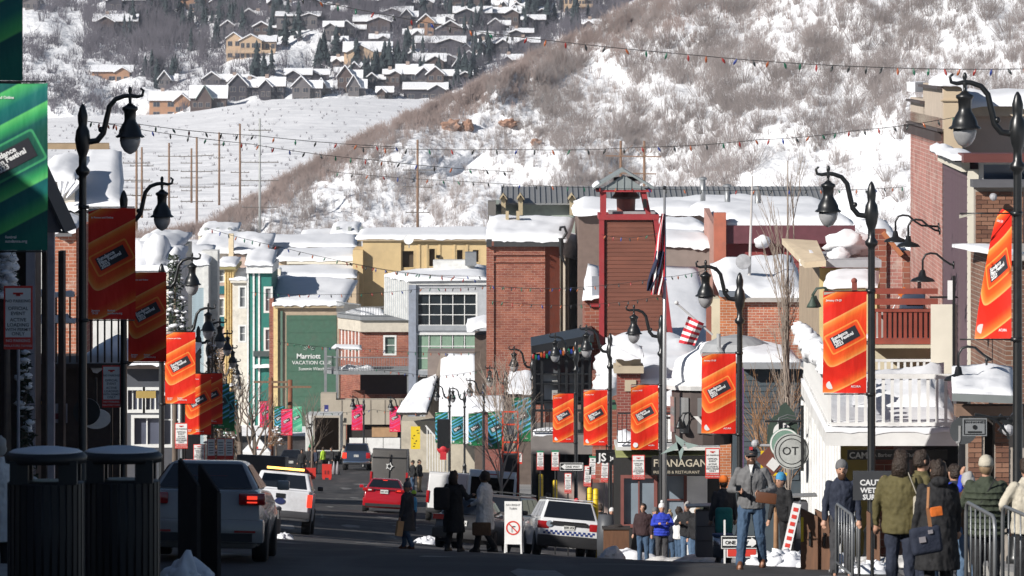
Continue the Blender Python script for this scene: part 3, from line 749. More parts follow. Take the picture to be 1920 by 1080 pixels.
def lumps(t,a,b,r,n,seed,name='snow_lump'):
 rr=random.Random(seed);mb=MB();a=Vector(a);b=Vector(b)
 for k in range(n):
  p=a.lerp(b,k/(n-1))+Vector((rr.uniform(-.4,.4),0,rr.uniform(-.3,.5)))*r
  mb.ball(p,r*rr.uniform(.6,1.25),10,8,(1,1.3,.85),.6,seed+k)
 return mb.build(name,SNOW,t,True,world=True,kind='stuff')
BRN=brickmat('brown_brick',(.2,.1,.065),(.13,.062,.042),(.3,.26,.22),.24,.085,.2)
BRN_P=[mat('brown_brick_a',(.20,.098,.062),rough=.9,var=.2,vs=6),mat('brown_brick_b',(.145,.068,.045),rough=.9,var=.2,vs=6),mat('brown_brick_c',(.25,.13,.085),rough=.9,var=.2,vs=6)]
MORT=mat('mortar',(.34,.3,.26),rough=.95,var=.15,vs=5)
PINK=brickmat('pink_brick',(.42,.2,.17),(.33,.145,.125),(.46,.33,.29),.3,.11,.2)
PINKW=brickmat('pink_brick_weathered',(.42,.19,.16),(.31,.12,.1),(.5,.4,.35),.26,.1,.25,weather=(.55,.46,.4))
REDB=brickmat('red_brick',(.29,.1,.062),(.19,.05,.034),(.38,.28,.23),.42,.15,.25)
REDB2=brickmat('dark_red_brick',(.23,.06,.045),(.17,.045,.035),(.3,.2,.17),.24,.085,.2)
ORB=brickmat('orange_brick',(.48,.16,.06),(.38,.12,.05),(.5,.4,.32),.24,.085,.25)
WEB=brickmat('weathered_brick',(.42,.14,.075),(.33,.1,.06),(.5,.4,.33),.24,.085,.25,weather=(.58,.47,.36))
PURP=mat('purple_board',(.105,.062,.078),rough=.7,var=.15,vs=2)
COPE=mat('stone_coping',(.4,.37,.34),rough=.8,var=.15)
SHADEG=glass('shop_glass',(.025,.025,.028),.1)
def brick_objects(t,px0,px1,py0,py1,d,limit=300,bw=.235,bh=.083,seed=1,skip=None):
 """every brick of the facing is a part, in front of a mortar bed"""
 x0,x1=X(px0,d),X(px1,d);z0,z1=Z(py1,d),Z(py0,d);o=WLOC[t.name]
 ms=[]
 for m in BRN_P:ms.append(MB().box(0,bw-.012,-.025,0,0,bh-.012).mesh('brick',m))
 hm=[MB().box(0,bw/2-.012,-.025,0,0,bh-.012).mesh('brick',m)for m in BRN_P]
 rr=random.Random(seed);n=0;r=0;z=z0
 while z+bh<=z1+.001:
  x=x0
  if r%2:link('brick',rr.choice(hm),t,(x-o[0],d-o[1]-rr.uniform(0,.006),z-o[2]));x+=bw/2;n+=1
  while x+bw<=x1+.001 and n<limit:
   if not (skip and skip(x,z)):
    link('brick',rr.choice(ms),t,(x-o[0],d-o[1]-rr.uniform(0,.008),z-o[2]));n+=1
   x+=bw
  if x+bw/2<=x1+.02 and n<limit+30:link('brick',rr.choice(hm),t,(x-o[0],d-o[1]-rr.uniform(0,.006),z-o[2]));n+=1
  z+=bh;r+=1
 return n
t=bthing('brown_brick_building','brown brick building at the right edge with stone coping, clerestory window and snowy shop awning','building',1860,100)
d=104
MB().box(X(1829,d),X(2080,d),d,d+.4,Z(1150,d),Z(349,d)).build('wall',MORT,t,world=True)
brick_objects(t,1829,1925,352,478,d,300,seed=3)
MB().box(X(1925,d),X(2080,d),d-.02,d,Z(1000,d),Z(349,d)).build('brick_facing',BRN,t,world=True)
MB().box(X(1823,d),X(2080,d),d-.25,d+.5,Z(349,d)-.02,Z(337,d)).build('coping',mat('dark_coping',(.1,.1,.11),rough=.6),t,world=True)
d=107
wall(t,(X(1834,d),d),(X(2080,d),d),Z(345,d),Z(296,d),mat('aluminium',(.42,.43,.45),rough=.5,var=.08),[(.08,2.3,.02,.42,3,1)],glassm=glass('blue_sky_glass',(.03,.06,.12),.06))
MB().box(X(1800,d),X(2090,d),d-.9,d+.5,Z(303,d),Z(287,d)).build('eave',mat('maroon_eave',(.13,.04,.035),rough=.6),t,world=True)
d=96
wing=MB();wing.prism([(X(1820,d+6),d+6),(X(1886,d),d),(X(2080,d),d),(X(2080,d),d+6)],Z(1200,d),Z(488,d));wing.build('wall',BRN,t,world=True)
MB().prism([(X(1815,d+6.1),d+6.1),(X(1884,d-.2),d-.2),(X(2082,d),d-.2),(X(2082,d),d+6.1)],Z(488,d)+.002,Z(479,d)).build('coping',COPE,t,world=True)
MB().snow((X(1830,d),d+5.2,Z(479,d)),(X(1888,d),d+.1,Z(479,d)),(X(1930,d),d+.6,Z(479,d)),(X(1900,d),d+5.2,Z(479,d)),.1,.03,8,5,.03,4).build('roof_snow',SNOW,t,True,world=True)
d=88
MB().slab([(X(1785,d),d,Z(752,d)),(X(1905,d),d,Z(757,d)),(X(1935,d),d+3.2,Z(757,d)+.25),(X(1815,d),d+3.2,Z(757,d)+.28)],(0,0,.12)).build('awning',mat('awning_grey',(.2,.22,.22),rough=.5),t,world=True)
MB().snow((X(1787,d),d+.1,Z(752,d)+.12),(X(1902,d),d+.1,Z(757,d)+.12),(X(1932,d),d+3.2,Z(757,d)+.4),(X(1815,d),d+3.2,Z(757,d)+.42),.16,.16,14,10,.03,5,1.3).build('awning_snow',SNOW,t,True,world=True)
MB().box(X(1797,d),X(1990,d),d+.35,d+.9,Z(785,d),Z(764,d)).build('beam',mat('tan_timber',(.22,.14,.1),rough=.8,var=.25),t,world=True)
d=89
MB().box(X(1815,d),X(1846,d),d,d+.5,Z(1130,d),Z(785,d)).box(X(1866,d),X(1990,d),d,d+.5,Z(1130,d),Z(785,d)).build('pier',MORT,t,world=True)
brick_objects(t,1815,1846,790,960,d,70,seed=8);brick_objects(t,1866,1896,790,960,d,70,seed=9)
MB().box(X(1798,d+3),X(1850,d+3),d+3,d+3.2,Z(1130,d),Z(790,d)).build('shop_window',SHADEG,t,world=True)
MB().box(X(1846,d+.6),X(1866,d+.6),d+.6,d+.7,Z(1130,d),Z(785,d)).build('doorway',DKWOOD,t,world=True)
MB().disk((X(1862,103.7),103.72,Z(368,104)),(0,-1,0),.07,.1).ball((X(1862,103.7),103.6,Z(369,104)),.07).build('security_light',mat('grey_plastic',(.4,.4,.42),rough=.4),t,world=True)
#cream rendered building behind it
t=bthing('cream_rendered_building','tall cream rendered building behind the brown brick one, snow along its parapet','building',1860,122)
d=122
MB().box(X(1803,d),X(2120,d),d+.4,d+14,Z(1000,d),Z(218,d)).build('wall',mat('pinkish_cream_render',(.52,.42,.35),rough=.85,var=.08,vs=.7),t,world=True)
MB().box(X(1803,d),X(2120,d),d+.15,d+14,Z(217.9,d),Z(196,d)).build('cornice',mat('cream_cornice',(.6,.5,.38),rough=.8),t,world=True)
roof_snow(t,1803,2120,196,d,9,.5,.15,3)
#pink brick building
t=bthing('pink_brick_building','tall pink brick building with stepped dentil cornice and a cream painted corner','building',1740,124)
na,nb=(X(1767,121),121.0),(X(1707,136),136.0)
zt=Z(222,121)
wall(t,nb,na,Z(1100,121),zt,PINKW)
MB().prism([(na[0]+.02,na[1]+.02),(nb[0]+.02,nb[1]),(nb[0]+6,nb[1]+3),(X(1800,124),124)],Z(1100,121),zt-.01).build('wall',PINK,t,world=True)
for k,(a,b,z0_,z1_,pr)in enumerate(((0,.48,.1,.4,.1),(.42,1.0,.4,.85,.12))):
 p0=Vector((*nb,0)).lerp(Vector((*na,0)),a);p1=Vector((*nb,0)).lerp(Vector((*na,0)),b);n=Vector(((p1-p0).y,-(p1-p0).x,0)).normalized()
 e=MB();q=[p0,p1,p1-n*.4,p0-n*.4];e.prism([(v.x,v.y)for v in q],zt-.3,zt+z1_*.9);e.build('parapet',mat('pale_parapet',(.5,.42,.34),rough=.8,var=.1),t,world=True)
 for zz in (zt-.3,zt+z1_*.9-.1):
  q=[p0+n*.12,p1+n*.12,p1-n*.42,p0-n*.42];MB().prism([(v.x,v.y)for v in q],zz,zz+.06).build('cornice',mat('dark_cornice',(.06,.045,.045),rough=.6),t,world=True)
 L=(p1-p0).length;nden=int(L/.42);dm=None
 for q_ in range(nden):
  p=p0.lerp(p1,(q_+.5)/nden)+n*.1
  MB().cbox((p.x,p.y,zt-.42),.16,.16,.2).build('dentil',mat('dark_cornice',(.06,.045,.045)),t,world=True)
d=121
MB().box(X(1767,d)+.03,X(1804,d),d-.02,d+.4,Z(1000,d),Z(158,d)).build('corner_pier',mat('corner_cream',(.55,.44,.31),rough=.8,var=.06),t,world=True)
MB().box(X(1766,d),X(1806,d),d-.06,d+.42,Z(190,d),Z(187,d)).build('corner_band',mat('corner_band',(.48,.38,.26),rough=.8),t,world=True)
MB().tube([(X(1806,d),d-.1,Z(170,d)),(X(1806,d),d-.1,Z(300,d))],.03,6).build('downpipe',BLACK,t,world=True)
MB().snow((X(1762,d),d-.1,Z(158,d)),(X(1812,d),d-.1,Z(158,d)),(X(1812,d),d+4,Z(158,d)),(X(1768,d),d+4,Z(158,d)),.4,.12,8,8,.12,9).build('roof_snow',SNOW,t,True,world=True)
MB().prism([(X(1700,137),137),(X(1716,134),134),(X(1745,133),135),(X(1735,138),138)],zt+.5,zt+.75).build('roof_snow',SNOW,t,world=True)
for (px,a,b)in ((1712,340,410),(1721,350,420),(1733,375,430),(1741,385,430),(1748,370,425)):
 pass
t=bthing('purple_clapboard_building','dark purple clapboard building with cream corner board and snow on its narrow roof','building',1800,112)
na,nb=(X(1816,107),107.0),(X(1769,118),118.0);zt=Z(308,107)
MB().prism([(na[0]+.05,na[1]+.05),(nb[0]+.05,nb[1]),(nb[0]+6,nb[1]),(X(1834,107),107.05)],Z(1100,107),zt).build('wall',PURP,t,world=True)
planks(t,nb,na,Z(900,107),zt-.15,PURP,.155)
n=Vector((na[1]-nb[1],-(na[0]-nb[0]),0)).normalized()
MB().box(na[0]-.02,X(1834,107),106.9,107.1,Z(1000,107),zt-.1).build('corner_board',TRIM,t,world=True)
MB().bar((nb[0]-.05,nb[1],zt-.05),(na[0]-.06,na[1]-.05,zt-.05),.16,.2).build('frieze_board',TRIM,t,world=True)
MB().prism([(nb[0]-.3,nb[1]),(na[0]-.3,na[1]-.3),(X(1842,107),106.7),(X(1842,107),118)],zt+.05,zt+.12).build('roof',mat('dark_roof_edge',(.06,.06,.06),rough=.6),t,world=True)
MB().snow((nb[0]-.3,nb[1],zt+.12),(na[0]-.35,na[1]-.3,zt+.12),(X(1842,107),106.7,zt+.12),(X(1842,107),118,zt+.12),.32,.14,12,8,.1,14).build('roof_snow',SNOW,t,True,world=True)
p=Vector((*nb,0)).lerp(Vector((*na,0)),.62)
tt=thing('wall_sign','tall cream panel sign fixed edge on to the purple clapboard wall','sign',(p.x-.3,p.y,Z(630,111)))
MB().cbox((0,0,-.1),.55,.05,1.5).build('panel',TRIM,tt);MB().cbox((.2,-.05,.2),.06,.06,2.1).build('post',BLACK,tt)
MB().bar((-.3,0,.8),(.5,0,.8),.04).build('bracket',BLACK,tt);MB().cbox((.12,-.06,.95),.1,.05,.4).build('name_plate',WHITE,tt)
#terrace building with red rail, white balcony and shop below
t=bthing('balcony_building','cream building with a red railed roof terrace above and a white balustraded balcony below','building',1650,112)
d=122
MB().box(X(1600,d),X(1764,d),d,d+2,Z(1100,d),Z(652,d)).build('wall',CREAM,t,world=True)
d=119
REDP=mat('barn_red_paint',(.27,.055,.035),rough=.65,var=.2,vs=3)
for (a,b)in ((541,551),(560,571),(579,585),(634,645)):
 MB().box(X(1636,d),X(1758,d),d-.06*(a%3),d+.12,Z(b,d),Z(a,d)).build('terrace_rail',REDP,t,world=True)
bm_=MB().box(-.035,.035,0,.06,Z(634,d),Z(585,d)).mesh('baluster',REDP,off=(0,0,WLOC[t.name][2]))
for k in range(13):link('baluster',bm_,t,(X(1640+k*9.6,d)-WLOC[t.name][0],d+.02-WLOC[t.name][1],0))
MB().box(X(1640,d),X(1756,d),d+.3,d+.34,Z(634,d),Z(584,d)).build('snow_screen',mat('old_grey_board',(.42,.39,.37),rough=.9,var=.35,vs=2,stretch=(6,1,1)),t,world=True)
MB().box(X(1598,d),X(1607,d),d,d+.15,Z(560,d),Z(530,d)).ball((X(1602,d),d+.07,Z(527,d)),.07).build('newel_post',REDP,t,world=True)
MB().box(X(1545,d),X(1640,d),d,d+.15,Z(552,d),Z(545,d)).build('terrace_rail',REDP,t,world=True)
MB().box(X(1632,d),X(1760,d),d-.2,d+4,Z(652,d),Z(646,d)).build('terrace_floor',CREAM,t,world=True)
MB().snow((X(1640,d),d+.2,Z(645,d)),(X(1756,d),d+.2,Z(645,d)),(X(1756,d),d+3,Z(645,d)),(X(1640,d),d+3,Z(645,d)),.3,.1,10,6,0,5).build('terrace_snow',SNOW,t,True,world=True)
d=116
railing(t,(X(1636,d),d),(X(1757,d),d),Z(712,d),.42,WHITE,.13,name='upper_white_rail',w=.05)
MB().lathe([(.09,0),(.09,.5),(.05,.52),(.11,.6),(.1,.68),(.03,.76)],(X(1755,d),d,Z(706,d)),8).build('newel_post',WHITE,t,world=True)
d=98
zf=Z(806,d)
L0,R0,L1,R1=(X(1548,d),d),(X(1796,d),d),(X(1502,113),113.0),(X(1770,113),113.0)
MB().prism([L0,R0,R1,L1],Z(836,d),zf).build('balcony_floor',WHITE,t,world=True)
MB().snow((*L0,zf),(*R0,zf),(*R1,zf),(*L1,zf),.2,.09,16,12,.03,21).build('balcony_snow',SNOW,t,True,world=True)
MB().snow((X(1600,103),103,zf+.05),(X(1770,103),103,zf+.05),(X(1770,109),109,zf+.5),(X(1600,109),109,zf+.3),.35,.25,14,8,.0,22,1.0).build('balcony_snow',SNOW,t,True,world=True)
railing(t,(L0[0]+.08,L0[1]+.08),(R0[0]-.05,R0[1]+.08),zf,.98,WHITE,.155,w=.055,top=.11,name='balcony_rail')
railing(t,(L0[0]+.08,L0[1]+.2),(L1[0]+.08,L1[1]),zf,.98,WHITE,.3,w=.055,top=.11,name='balcony_rail')
lumps(t,(L1[0],L1[1],zf+1.05),(L0[0]+.05,L0[1]+.4,zf+1.1),.2,16,3)
d=112
o_=MB();a0,a1=(X(1502,d),d),(X(1576,103),103.0)
wall(t,a0,a1,Z(1120,d),zf-.35,WHITE)
L=math.hypot(a1[0]-a0[0],a1[1]-a0[1])
for k in range(14):
 q=Vector((*a0,0)).lerp(Vector((*a1,0)),(k+.5)/14)
 MB().box(q.x-.03,q.x+.03,q.y-.06,q.y+.02,Z(1120,d),zf-.36).build('batten',WHITE,t,world=True)
a0,a1=(X(1500,118),118.0),(X(1545,113),113.0)
wall(t,a0,a1,zf,Z(690,118),mat('pale_pink_board',(.66,.6,.56),rough=.8,var=.08))
d=107
YSH=mat('mustard_shop_paint',(.5,.37,.1),rough=.7,var=.08)
MB().box(X(1576,d),X(1640,d),d,d+.4,Z(1120,d),Z(832,d)).build('shop_wall',YSH,t,world=True)
MB().box(X(1640,d),X(1675,d),d-.02,d+.4,Z(1120,d),Z(832,d)).build('shop_pier',REDB,t,world=True)
MB().box(X(1675,d),X(1712,d),d+.3,d+.5,Z(1120,d),Z(832,d)).build('shop_pier',mat('rosy_render',(.42,.28,.25),rough=.8),t,world=True)
MB().box(X(1712,d),X(1815,d),d+1,d+1.2,Z(1120,d),Z(832,d)).build('shop_window',SHADEG,t,world=True)
g=thing('shop_sign_board','black horizontal shop sign with white lettering under the white balcony','sign',(X(1589,104),104,Z(862,104)))
MB().box(0,1.95,0,.06,0,.19).build('board',BLACK,g)
lettering('CAM',.17,WHITE,g,(.03,-.01,.03),bold=.004);lettering('A Barber Shop Club',.1,WHITE,g,(.5,-.01,.06))
t=bthing('tan_gabled_building','tan and pale yellow building with overhanging eave and snow lumps behind the biggest orange banner','building',1530,128)
d=128
MB().prism([(X(1498,d+9),d+9),(X(1536,d),d-.01),(X(1540,d),d-.01),(X(1540,d),d+9)],Z(700,d),Z(500,d)).build('wall',mat('tan_render',(.36,.28,.2),rough=.85,var=.1),t,world=True)
MB().box(X(1536,d),X(1648,d),d-.3,d,Z(760,d),Z(502,d)).build('wall',mat('pale_yellow_board',(.62,.5,.26),rough=.8,var=.06),t,world=True)
MB().slab([(X(1478,d),d+3,Z(466,d)),(X(1505,d),d-.8,Z(500,d)),(X(1545,d),d-.8,Z(497,d)),(X(1545,d),d+3,Z(470,d))],(0,0,.14)).build('eave',mat('cream_eave',(.6,.5,.36),rough=.8),t,world=True)
MB().box(X(1545,d),X(1650,d),d-.5,d+5,Z(500,d),Z(486,d)).build('parapet',mat('grey_parapet',(.35,.36,.38),rough=.7),t,world=True)
MB().snow((X(1500,d),d,Z(490,d)),(X(1542,d),d,Z(490,d)),(X(1542,d),d+3,Z(478,d)),(X(1500,d),d+3,Z(474,d)),.25,.1,8,6,.1,7).build('roof_snow',SNOW,t,True,world=True)
s_=MB();s_.ball((X(1592,d),d+1.6,Z(462,d)),.5,18,12,(1.0,1.2,.62),.5,4).ball((X(1575,d),d+.8,Z(484,d)),.3,12,9,(1,1,.7),.5,5).ball((X(1620,d),d+2.5,Z(470,d)),.45,14,10,(1,1.1,.7),.5,6)
s_.build('snow_lump',SNOW,t,True,world=True)
MB().snow((X(1545,124),124,Z(538,124)),(X(1644,124),124,Z(536,124)),(X(1644,128),127.4,Z(512,127)),(X(1556,128),127.4,Z(512,127)),.3,.12,12,8,.1,8).build('roof_snow',SNOW,t,True,world=True)
MB().prism([(X(1545,124),124),(X(1644,124),124),(X(1644,127.5),127.5),(X(1545,127.5),127.5)],Z(700,124),Z(540,124)).build('wall',mat('pale_yellow_board',(.62,.5,.26)),t,world=True)
#brick block with stepped parapet behind the terrace
t=bthing('stepped_brick_building','red brick building with a stepped sloping parapet behind the red railed terrace','building',1680,146)
d=146
MB().box(X(1636,d),X(1662,d),d,d+.6,Z(700,d),Z(430,d)).build('pier',REDB,t,world=True)
MB().prism([(X(1640,d),d+.1),(X(1720,d),d+.1),(X(1720,d),d+9),(X(1640,d),d+9)],Z(700,d),Z(478,d)).build('wall',PINKW,t,world=True)
MB().add([(X(1660,d),d+.12,Z(480,d)),(X(1692,d),d+.12,Z(480,d)),(X(1660,d),d+.12,Z(440,d)),(X(1660,d),d+.5,Z(480,d)),(X(1692,d),d+.5,Z(480,d)),(X(1660,d),d+.5,Z(440,d))],[(0,1,2),(5,4,3),(0,2,5,3),(2,1,4,5)]).build('parapet',PINKW,t,world=True)
MB().bar((X(1655,d),d,Z(436,d)),(X(1690,d),d,Z(478,d)),.5,.12).build('parapet_cap',mat('terracotta_cap',(.45,.16,.07),rough=.8),t,world=True)
MB().box(X(1692,d),X(1706,d),d-.05,d+.6,Z(700,d),Z(470,d)).build('pier',REDB,t,world=True)
MB().snow((X(1655,d),d+.6,Z(478,d)),(X(1705,d),d+.6,Z(478,d)),(X(1705,d),d+9,Z(440,d)),(X(1655,d),d+9,Z(436,d)),.4,.2,8,8,.1,3).build('roof_snow',SNOW,t,True,world=True)
#slate clapboard bar and brick house behind
t=bthing('slate_clapboard_building','dark slate blue clapboard building with a grey flat canopy behind the purple lit post','building',1440,146)
d=146
SLATE=mat('slate_blue_board',(.055,.075,.09),rough=.75,var=.15)
MB().box(X(1394,d),X(1512,d),d,d+1,Z(1130,d),Z(690,d)).build('wall',SLATE,t,world=True)
planks(t,(X(1394,d),d-.01),(X(1498,d),d-.01),Z(900,d),Z(692,d),SLATE,.15)
MB().box(X(1388,d),X(1512,d),d-.5,d+1.5,Z(690,d)+.002,Z(679,d)).build('canopy',mat('zinc_canopy',(.36,.38,.4),rough=.5,metal=.3),t,world=True)
MB().snow((X(1392,d),d,Z(679,d)),(X(1500,d),d,Z(679,d)),(X(1500,d),d+7,Z(679,d)),(X(1392,d),d+7,Z(679,d)),.35,.15,12,8,.05,3).build('roof_snow',SNOW,t,True,world=True)
MB().box(X(1384,134),X(1394,134),134,134.2,Z(1030,134),Z(690,134)).build('purple_post',mat('purple_paint',(.16,.05,.22),rough=.6),t,world=True)
t=bthing('bay_canopy','round topped grey dome canopy heaped with snow left of the slate blue building','canopy',1385,150)
d=150
MB().lathe([(1.1,0),(1.08,.25),(.9,.5),(.5,.68),(.05,.75)],(X(1383,d),d+.8,Z(680,d)),20).build('dome',mat('grey_dome',(.33,.34,.35),rough=.5),t,world=True)
MB().ball((X(1388,d),d+.8,Z(665,d)),.62,20,12,(1.12,1,.72),.15,2).build('dome_snow',SNOW,t,True,world=True)
MB().tube([(X(1347,d),d-.2,Z(625,d)),(X(1347,d),d-.2,Z(650,d)),(X(1362,d),d-.2,Z(676,d))],.06,8).build('downpipe',mat('grey_dome',(.33,.34,.35)),t,world=True)
MB().box(X(1375,d),X(1394,d),d+.2,d+1.5,Z(1130,d),Z(680,d)).build('pillar',SLATE,t,world=True)
t=bthing('weathered_brick_house','low weathered brick building with orange brick pier under a broad drift of roof snow','building',1430,168)
d=168
MB().box(X(1392,d),X(1530,d),d,d+2,Z(1050,d),Z(566,d)).build('wall',WEB,t,world=True)
MB().box(X(1350,d),X(1391.9,d),d-.15,d+1,Z(1050,d),Z(556,d)).build('pier',ORB,t,world=True)
MB().box(X(1388,d),X(1530,d),d-.2,d+2,Z(565.9,d),Z(558,d)).build('coping',COPE,t,world=True)
MB().box(X(1350,d),X(1392,d),d-.3,d+1,Z(555.9,d),Z(546,d)).build('coping',mat('slate_coping',(.15,.17,.2),rough=.7),t,world=True)
MB().snow((X(1352,d),d,Z(556,d)),(X(1512,d),d,Z(560,d)),(X(1512,d),d+9,Z(505,d)),(X(1352,d),d+9,Z(520,d)),.5,.3,20,12,.1,17,.35).build('roof_snow',SNOW,t,True,world=True)
MB().box(X(1325,160),X(1334,160),160,160.5,Z(1050,160),Z(575,160)).build('post',mat('redwood_post',(.27,.09,.06),rough=.7),t,world=True)
MB().box(X(1334,161),X(1350,161),161,163,Z(1050,161),Z(560,161)).build('bay',CREAM,t,world=True)
t=thing('antenna_mast','thin white antenna mast rising from the snowy roof of the weathered brick building','mast',(X(1405,172),172,Z(520,172)))
MB().tube([(0,0,0),(.1,0,(520-330)/58.)],[.05,.03],7).build('mast',mat('pale_mast',(.5,.47,.45),rough=.5),t)
MB().disk((-.2,-.1,.5),(0,-1,.3),.25,.06).build('dish',FROST,t)
#long maroon and red sided building
t=bthing('red_sided_building','long barn red sided building with maroon fascia and orange brick end pillar','building',1450,235)
d=235
RS=mat('barn_red_siding',(.2,.03,.03),rough=.7,var=.2,vs=1)
MB().box(X(1362,d),X(1600,d),d,d+12,Z(900,d),Z(456,d)).build('wall',RS,t,world=True)
planks(t,(X(1362,d),d-.02),(X(1600,d),d-.02),Z(560,d),Z(456,d),RS,.26,proud=.05)
MB().box(X(1360,d),X(1602,d),d-.5,d+12,Z(455.9,d),Z(422,d)).build('fascia',mat('maroon_fascia',(.12,.035,.045),rough=.7,var=.2),t,world=True)
MB().box(X(1338,d),X(1360,d),d-.8,d,Z(900,d),Z(398,d)).build('end_pillar',mat('orange_render',(.42,.13,.08),rough=.8,var=.08),t,world=True)
MB().prism([(X(1338,d),d-.7),(X(1320,d+12),d+12),(X(1330,d+12),d+12),(X(1345,d),d)],Z(900,d),lambda p:Z(425,d)if p[1]<d+5 else Z(405,d)).build('side_wall',mat('salmon_board',(.4,.22,.18),rough=.8,var=.1),t,world=True)
MB().snow((X(1356,d),d-.3,Z(421.9,d)),(X(1600,d),d-.3,Z(421.9,d)),(X(1600,d),d+26,Z(380,d+26)),(X(1330,d),d+26,Z(392,d+26)),.6,.3,24,14,.15,12,.25).build('roof_snow',SNOW,t,True,world=True)
MB().ball((X(1428,d),d-.4,Z(453,d)),.38,12,8,(1,1,.8),.3,3).build('snow_lump',SNOW,t,True,world=True)
for px,a,b,dd,lb in ((1318,338,368,330,'short grey flue pipe on the furthest snowy roof, left of the other two'),(1364,352,386,300,'tall grey flue pipe with cap between the other two'),(1421,356,396,280,'grey flue pipe with flat cap and black foot, right of the other two')):
 t=thing('flue_pipe',lb,'chimney pipe',(X(px,dd),dd,Z(b,dd)),0,'grey flue pipes on the snowy roofs')
 h=(b-a)/FP*dd
 MB().tube([(0,0,-.5),(0,0,h)],.16,12).build('pipe',GREYM,t,True);MB().lathe([(.16,0),(.24,.05),(.24,.16),(.05,.22)],(0,0,h),12).build('cap',GREYM,t)
t=bthing('flat_roofed_block','wide flat roofed block deep in snow directly behind the red bell tower','building',1230,330)
d=330
MB().box(X(1085,d),X(1560,d),d+.4,d+20,Z(800,d),Z(398,d)).build('wall',mat('dull_brown_wall',(.17,.12,.1),rough=.9),t,world=True)
MB().snow((X(1080,d),d,Z(402,d)),(X(1560,d),d,Z(400,d)),(X(1560,d),d+20,Z(380,d+20)),(X(1090,d),d+20,Z(380,d+20)),.75,.3,34,12,.5,2,.3).build('roof_snow',SNOW,t,True,world=True)
t=bthing('cream_annexe','small cream boarded annexe with snow on top right of the red bell tower','building',1265,285)
d=285
MB().box(X(1240,d),X(1288,d),d,d+6,Z(700,d),Z(430,d)).build('wall',TRIM,t,world=True)
planks(t,(X(1240,d),d-.01),(X(1287,d),d-.01),Z(480,d),Z(430,d),TRIM,.22)
roof_snow(t,1236,1325,430,d,12,.5,.2,6)
MB().box(X(1290,d),X(1308,d),d+1,d+3,Z(445,d),Z(432,d)).build('vent_hood',REDB,t,world=True)
t=bthing('low_snow_roof_block','low block with a blue shaded snow roof between the bell tower and the lamp post','building',1290,240)
d=240
MB().box(X(1225,d),X(1350,d),d,d+14,Z(900,d),Z(462,d)).build('wall',mat('grey_brown_fascia',(.24,.2,.18),rough=.85),t,world=True)
MB().snow((X(1228,d),d,Z(460,d)),(X(1345,d),d,Z(464,d)),(X(1340,d),d+14,Z(440,d+14)),(X(1235,d),d+14,Z(436,d+14)),.5,.2,16,8,.3,12,.3).build('roof_snow',SNOW,t,True,world=True)
d=215
MB().snow((X(1236,d),d,Z(640,d)),(X(1345,d),d,Z(655,d)),(X(1340,d),d+20,Z(505,d+20)),(X(1240,d),d+20,Z(500,d+20)),.4,.15,14,12,.1,18,.3).build('roof_snow',SNOW,t,True,world=True)
#Pub building: brick with snow roof, pier, sign, iron balcony
t=bthing('brick_pub_building','dark red brick pub with snow loaded roof, stone capped pier and black sign board','building',1250,160)
d=160
wall(t,(X(1200,d),d),(X(1345,d),d),Z(905,d),Z(728,d),REDB2)
MB().box(X(1198,d),X(1346,d),d-.12,d+.3,Z(727.9,d),Z(718,d)).build('coping',mat('slate_coping',(.15,.17,.2)),t,world=True)
MB().box(X(1157,d),X(1200,d),d-.4,d+.8,Z(905,d),Z(698,d)).build('pier',REDB2,t,world=True)
MB().box(X(1151,d),X(1206,d),d-.6,d+1,Z(698,d)+.003,Z(684,d)).box(X(1156,d),X(1201,d),d-.5,d+.9,Z(684,d)+.003,Z(668,d)).build('pier_cap',mat('sandstone',(.45,.38,.28),rough=.85),t,world=True)
MB().box(X(1171,d),X(1192,d),d-.45,d-.38,Z(732,d),Z(711,d)).build('date_stone',mat('sandstone',(.45,.38,.28)),t,world=True)
MB().snow((X(1150,d),d-.7,Z(668,d)),(X(1203,d),d-.7,Z(668,d)),(X(1203,d),d+1,Z(660,d)),(X(1150,d),d+1,Z(660,d)),.75,.3,10,8,.15,3,.9).build('pier_snow',SNOW,t,True,world=True)
MB().snow((X(1196,d),d-.1,Z(717,d)),(X(1345,d),d-.1,Z(717,d)),(X(1330,d),d+22,Z(640,d+22)),(X(1160,d),d+22,Z(640,d+22)),.6,.25,22,16,.12,23,.3).build('roof_snow',SNOW,t,True,world=True)
lumps(t,(X(1132,184),184.5,Z(748,184)),(X(1146,184),186,Z(668,184)),.42,13,4)
MB().snow((X(1240,d),d-3,Z(758,d-3)),(X(1290,d),d-3,Z(762,d-3)),(X(1290,d),d-.1,Z(740,d)),(X(1242,d),d-.1,Z(738,d)),.3,.12,8,6,.05,35,.5).build('canopy_snow',SNOW,t,True,world=True)
MB().box(X(1112,188),X(1156,188),188,190,Z(905,188),Z(700,188)).build('wall',REDB,t,world=True)
MB().box(X(1122,184),X(1156,184),184,187,Z(768,184),Z(760,184)).build('fascia',mat('green_fascia',(.05,.14,.08),rough=.6),t,world=True)
d=158
wall(t,(X(1150,d),d),(X(1350,d),d),G(X(1250,d),d)-.5,Z(853,d),mat('black_shop_timber',(.025,.024,.024),rough=.6),[winpx(1240,1284,890,985,1150,d,G(X(1250,d),d)-.5,1,2),winpx(1168,1228,895,985,1150,d,G(X(1250,d),d)-.5,2,1)],frame=mat('dull_red_frame',(.2,.07,.06),rough=.6),glassm=glass('pale_reflecting_glass',(.22,.27,.32),.12))
MB().box(X(1288,d),X(1326,d),d-.12,d-.02,G(X(1250,d),d),Z(892,d)).build('white_door',WHITE,t,world=True)
d=156
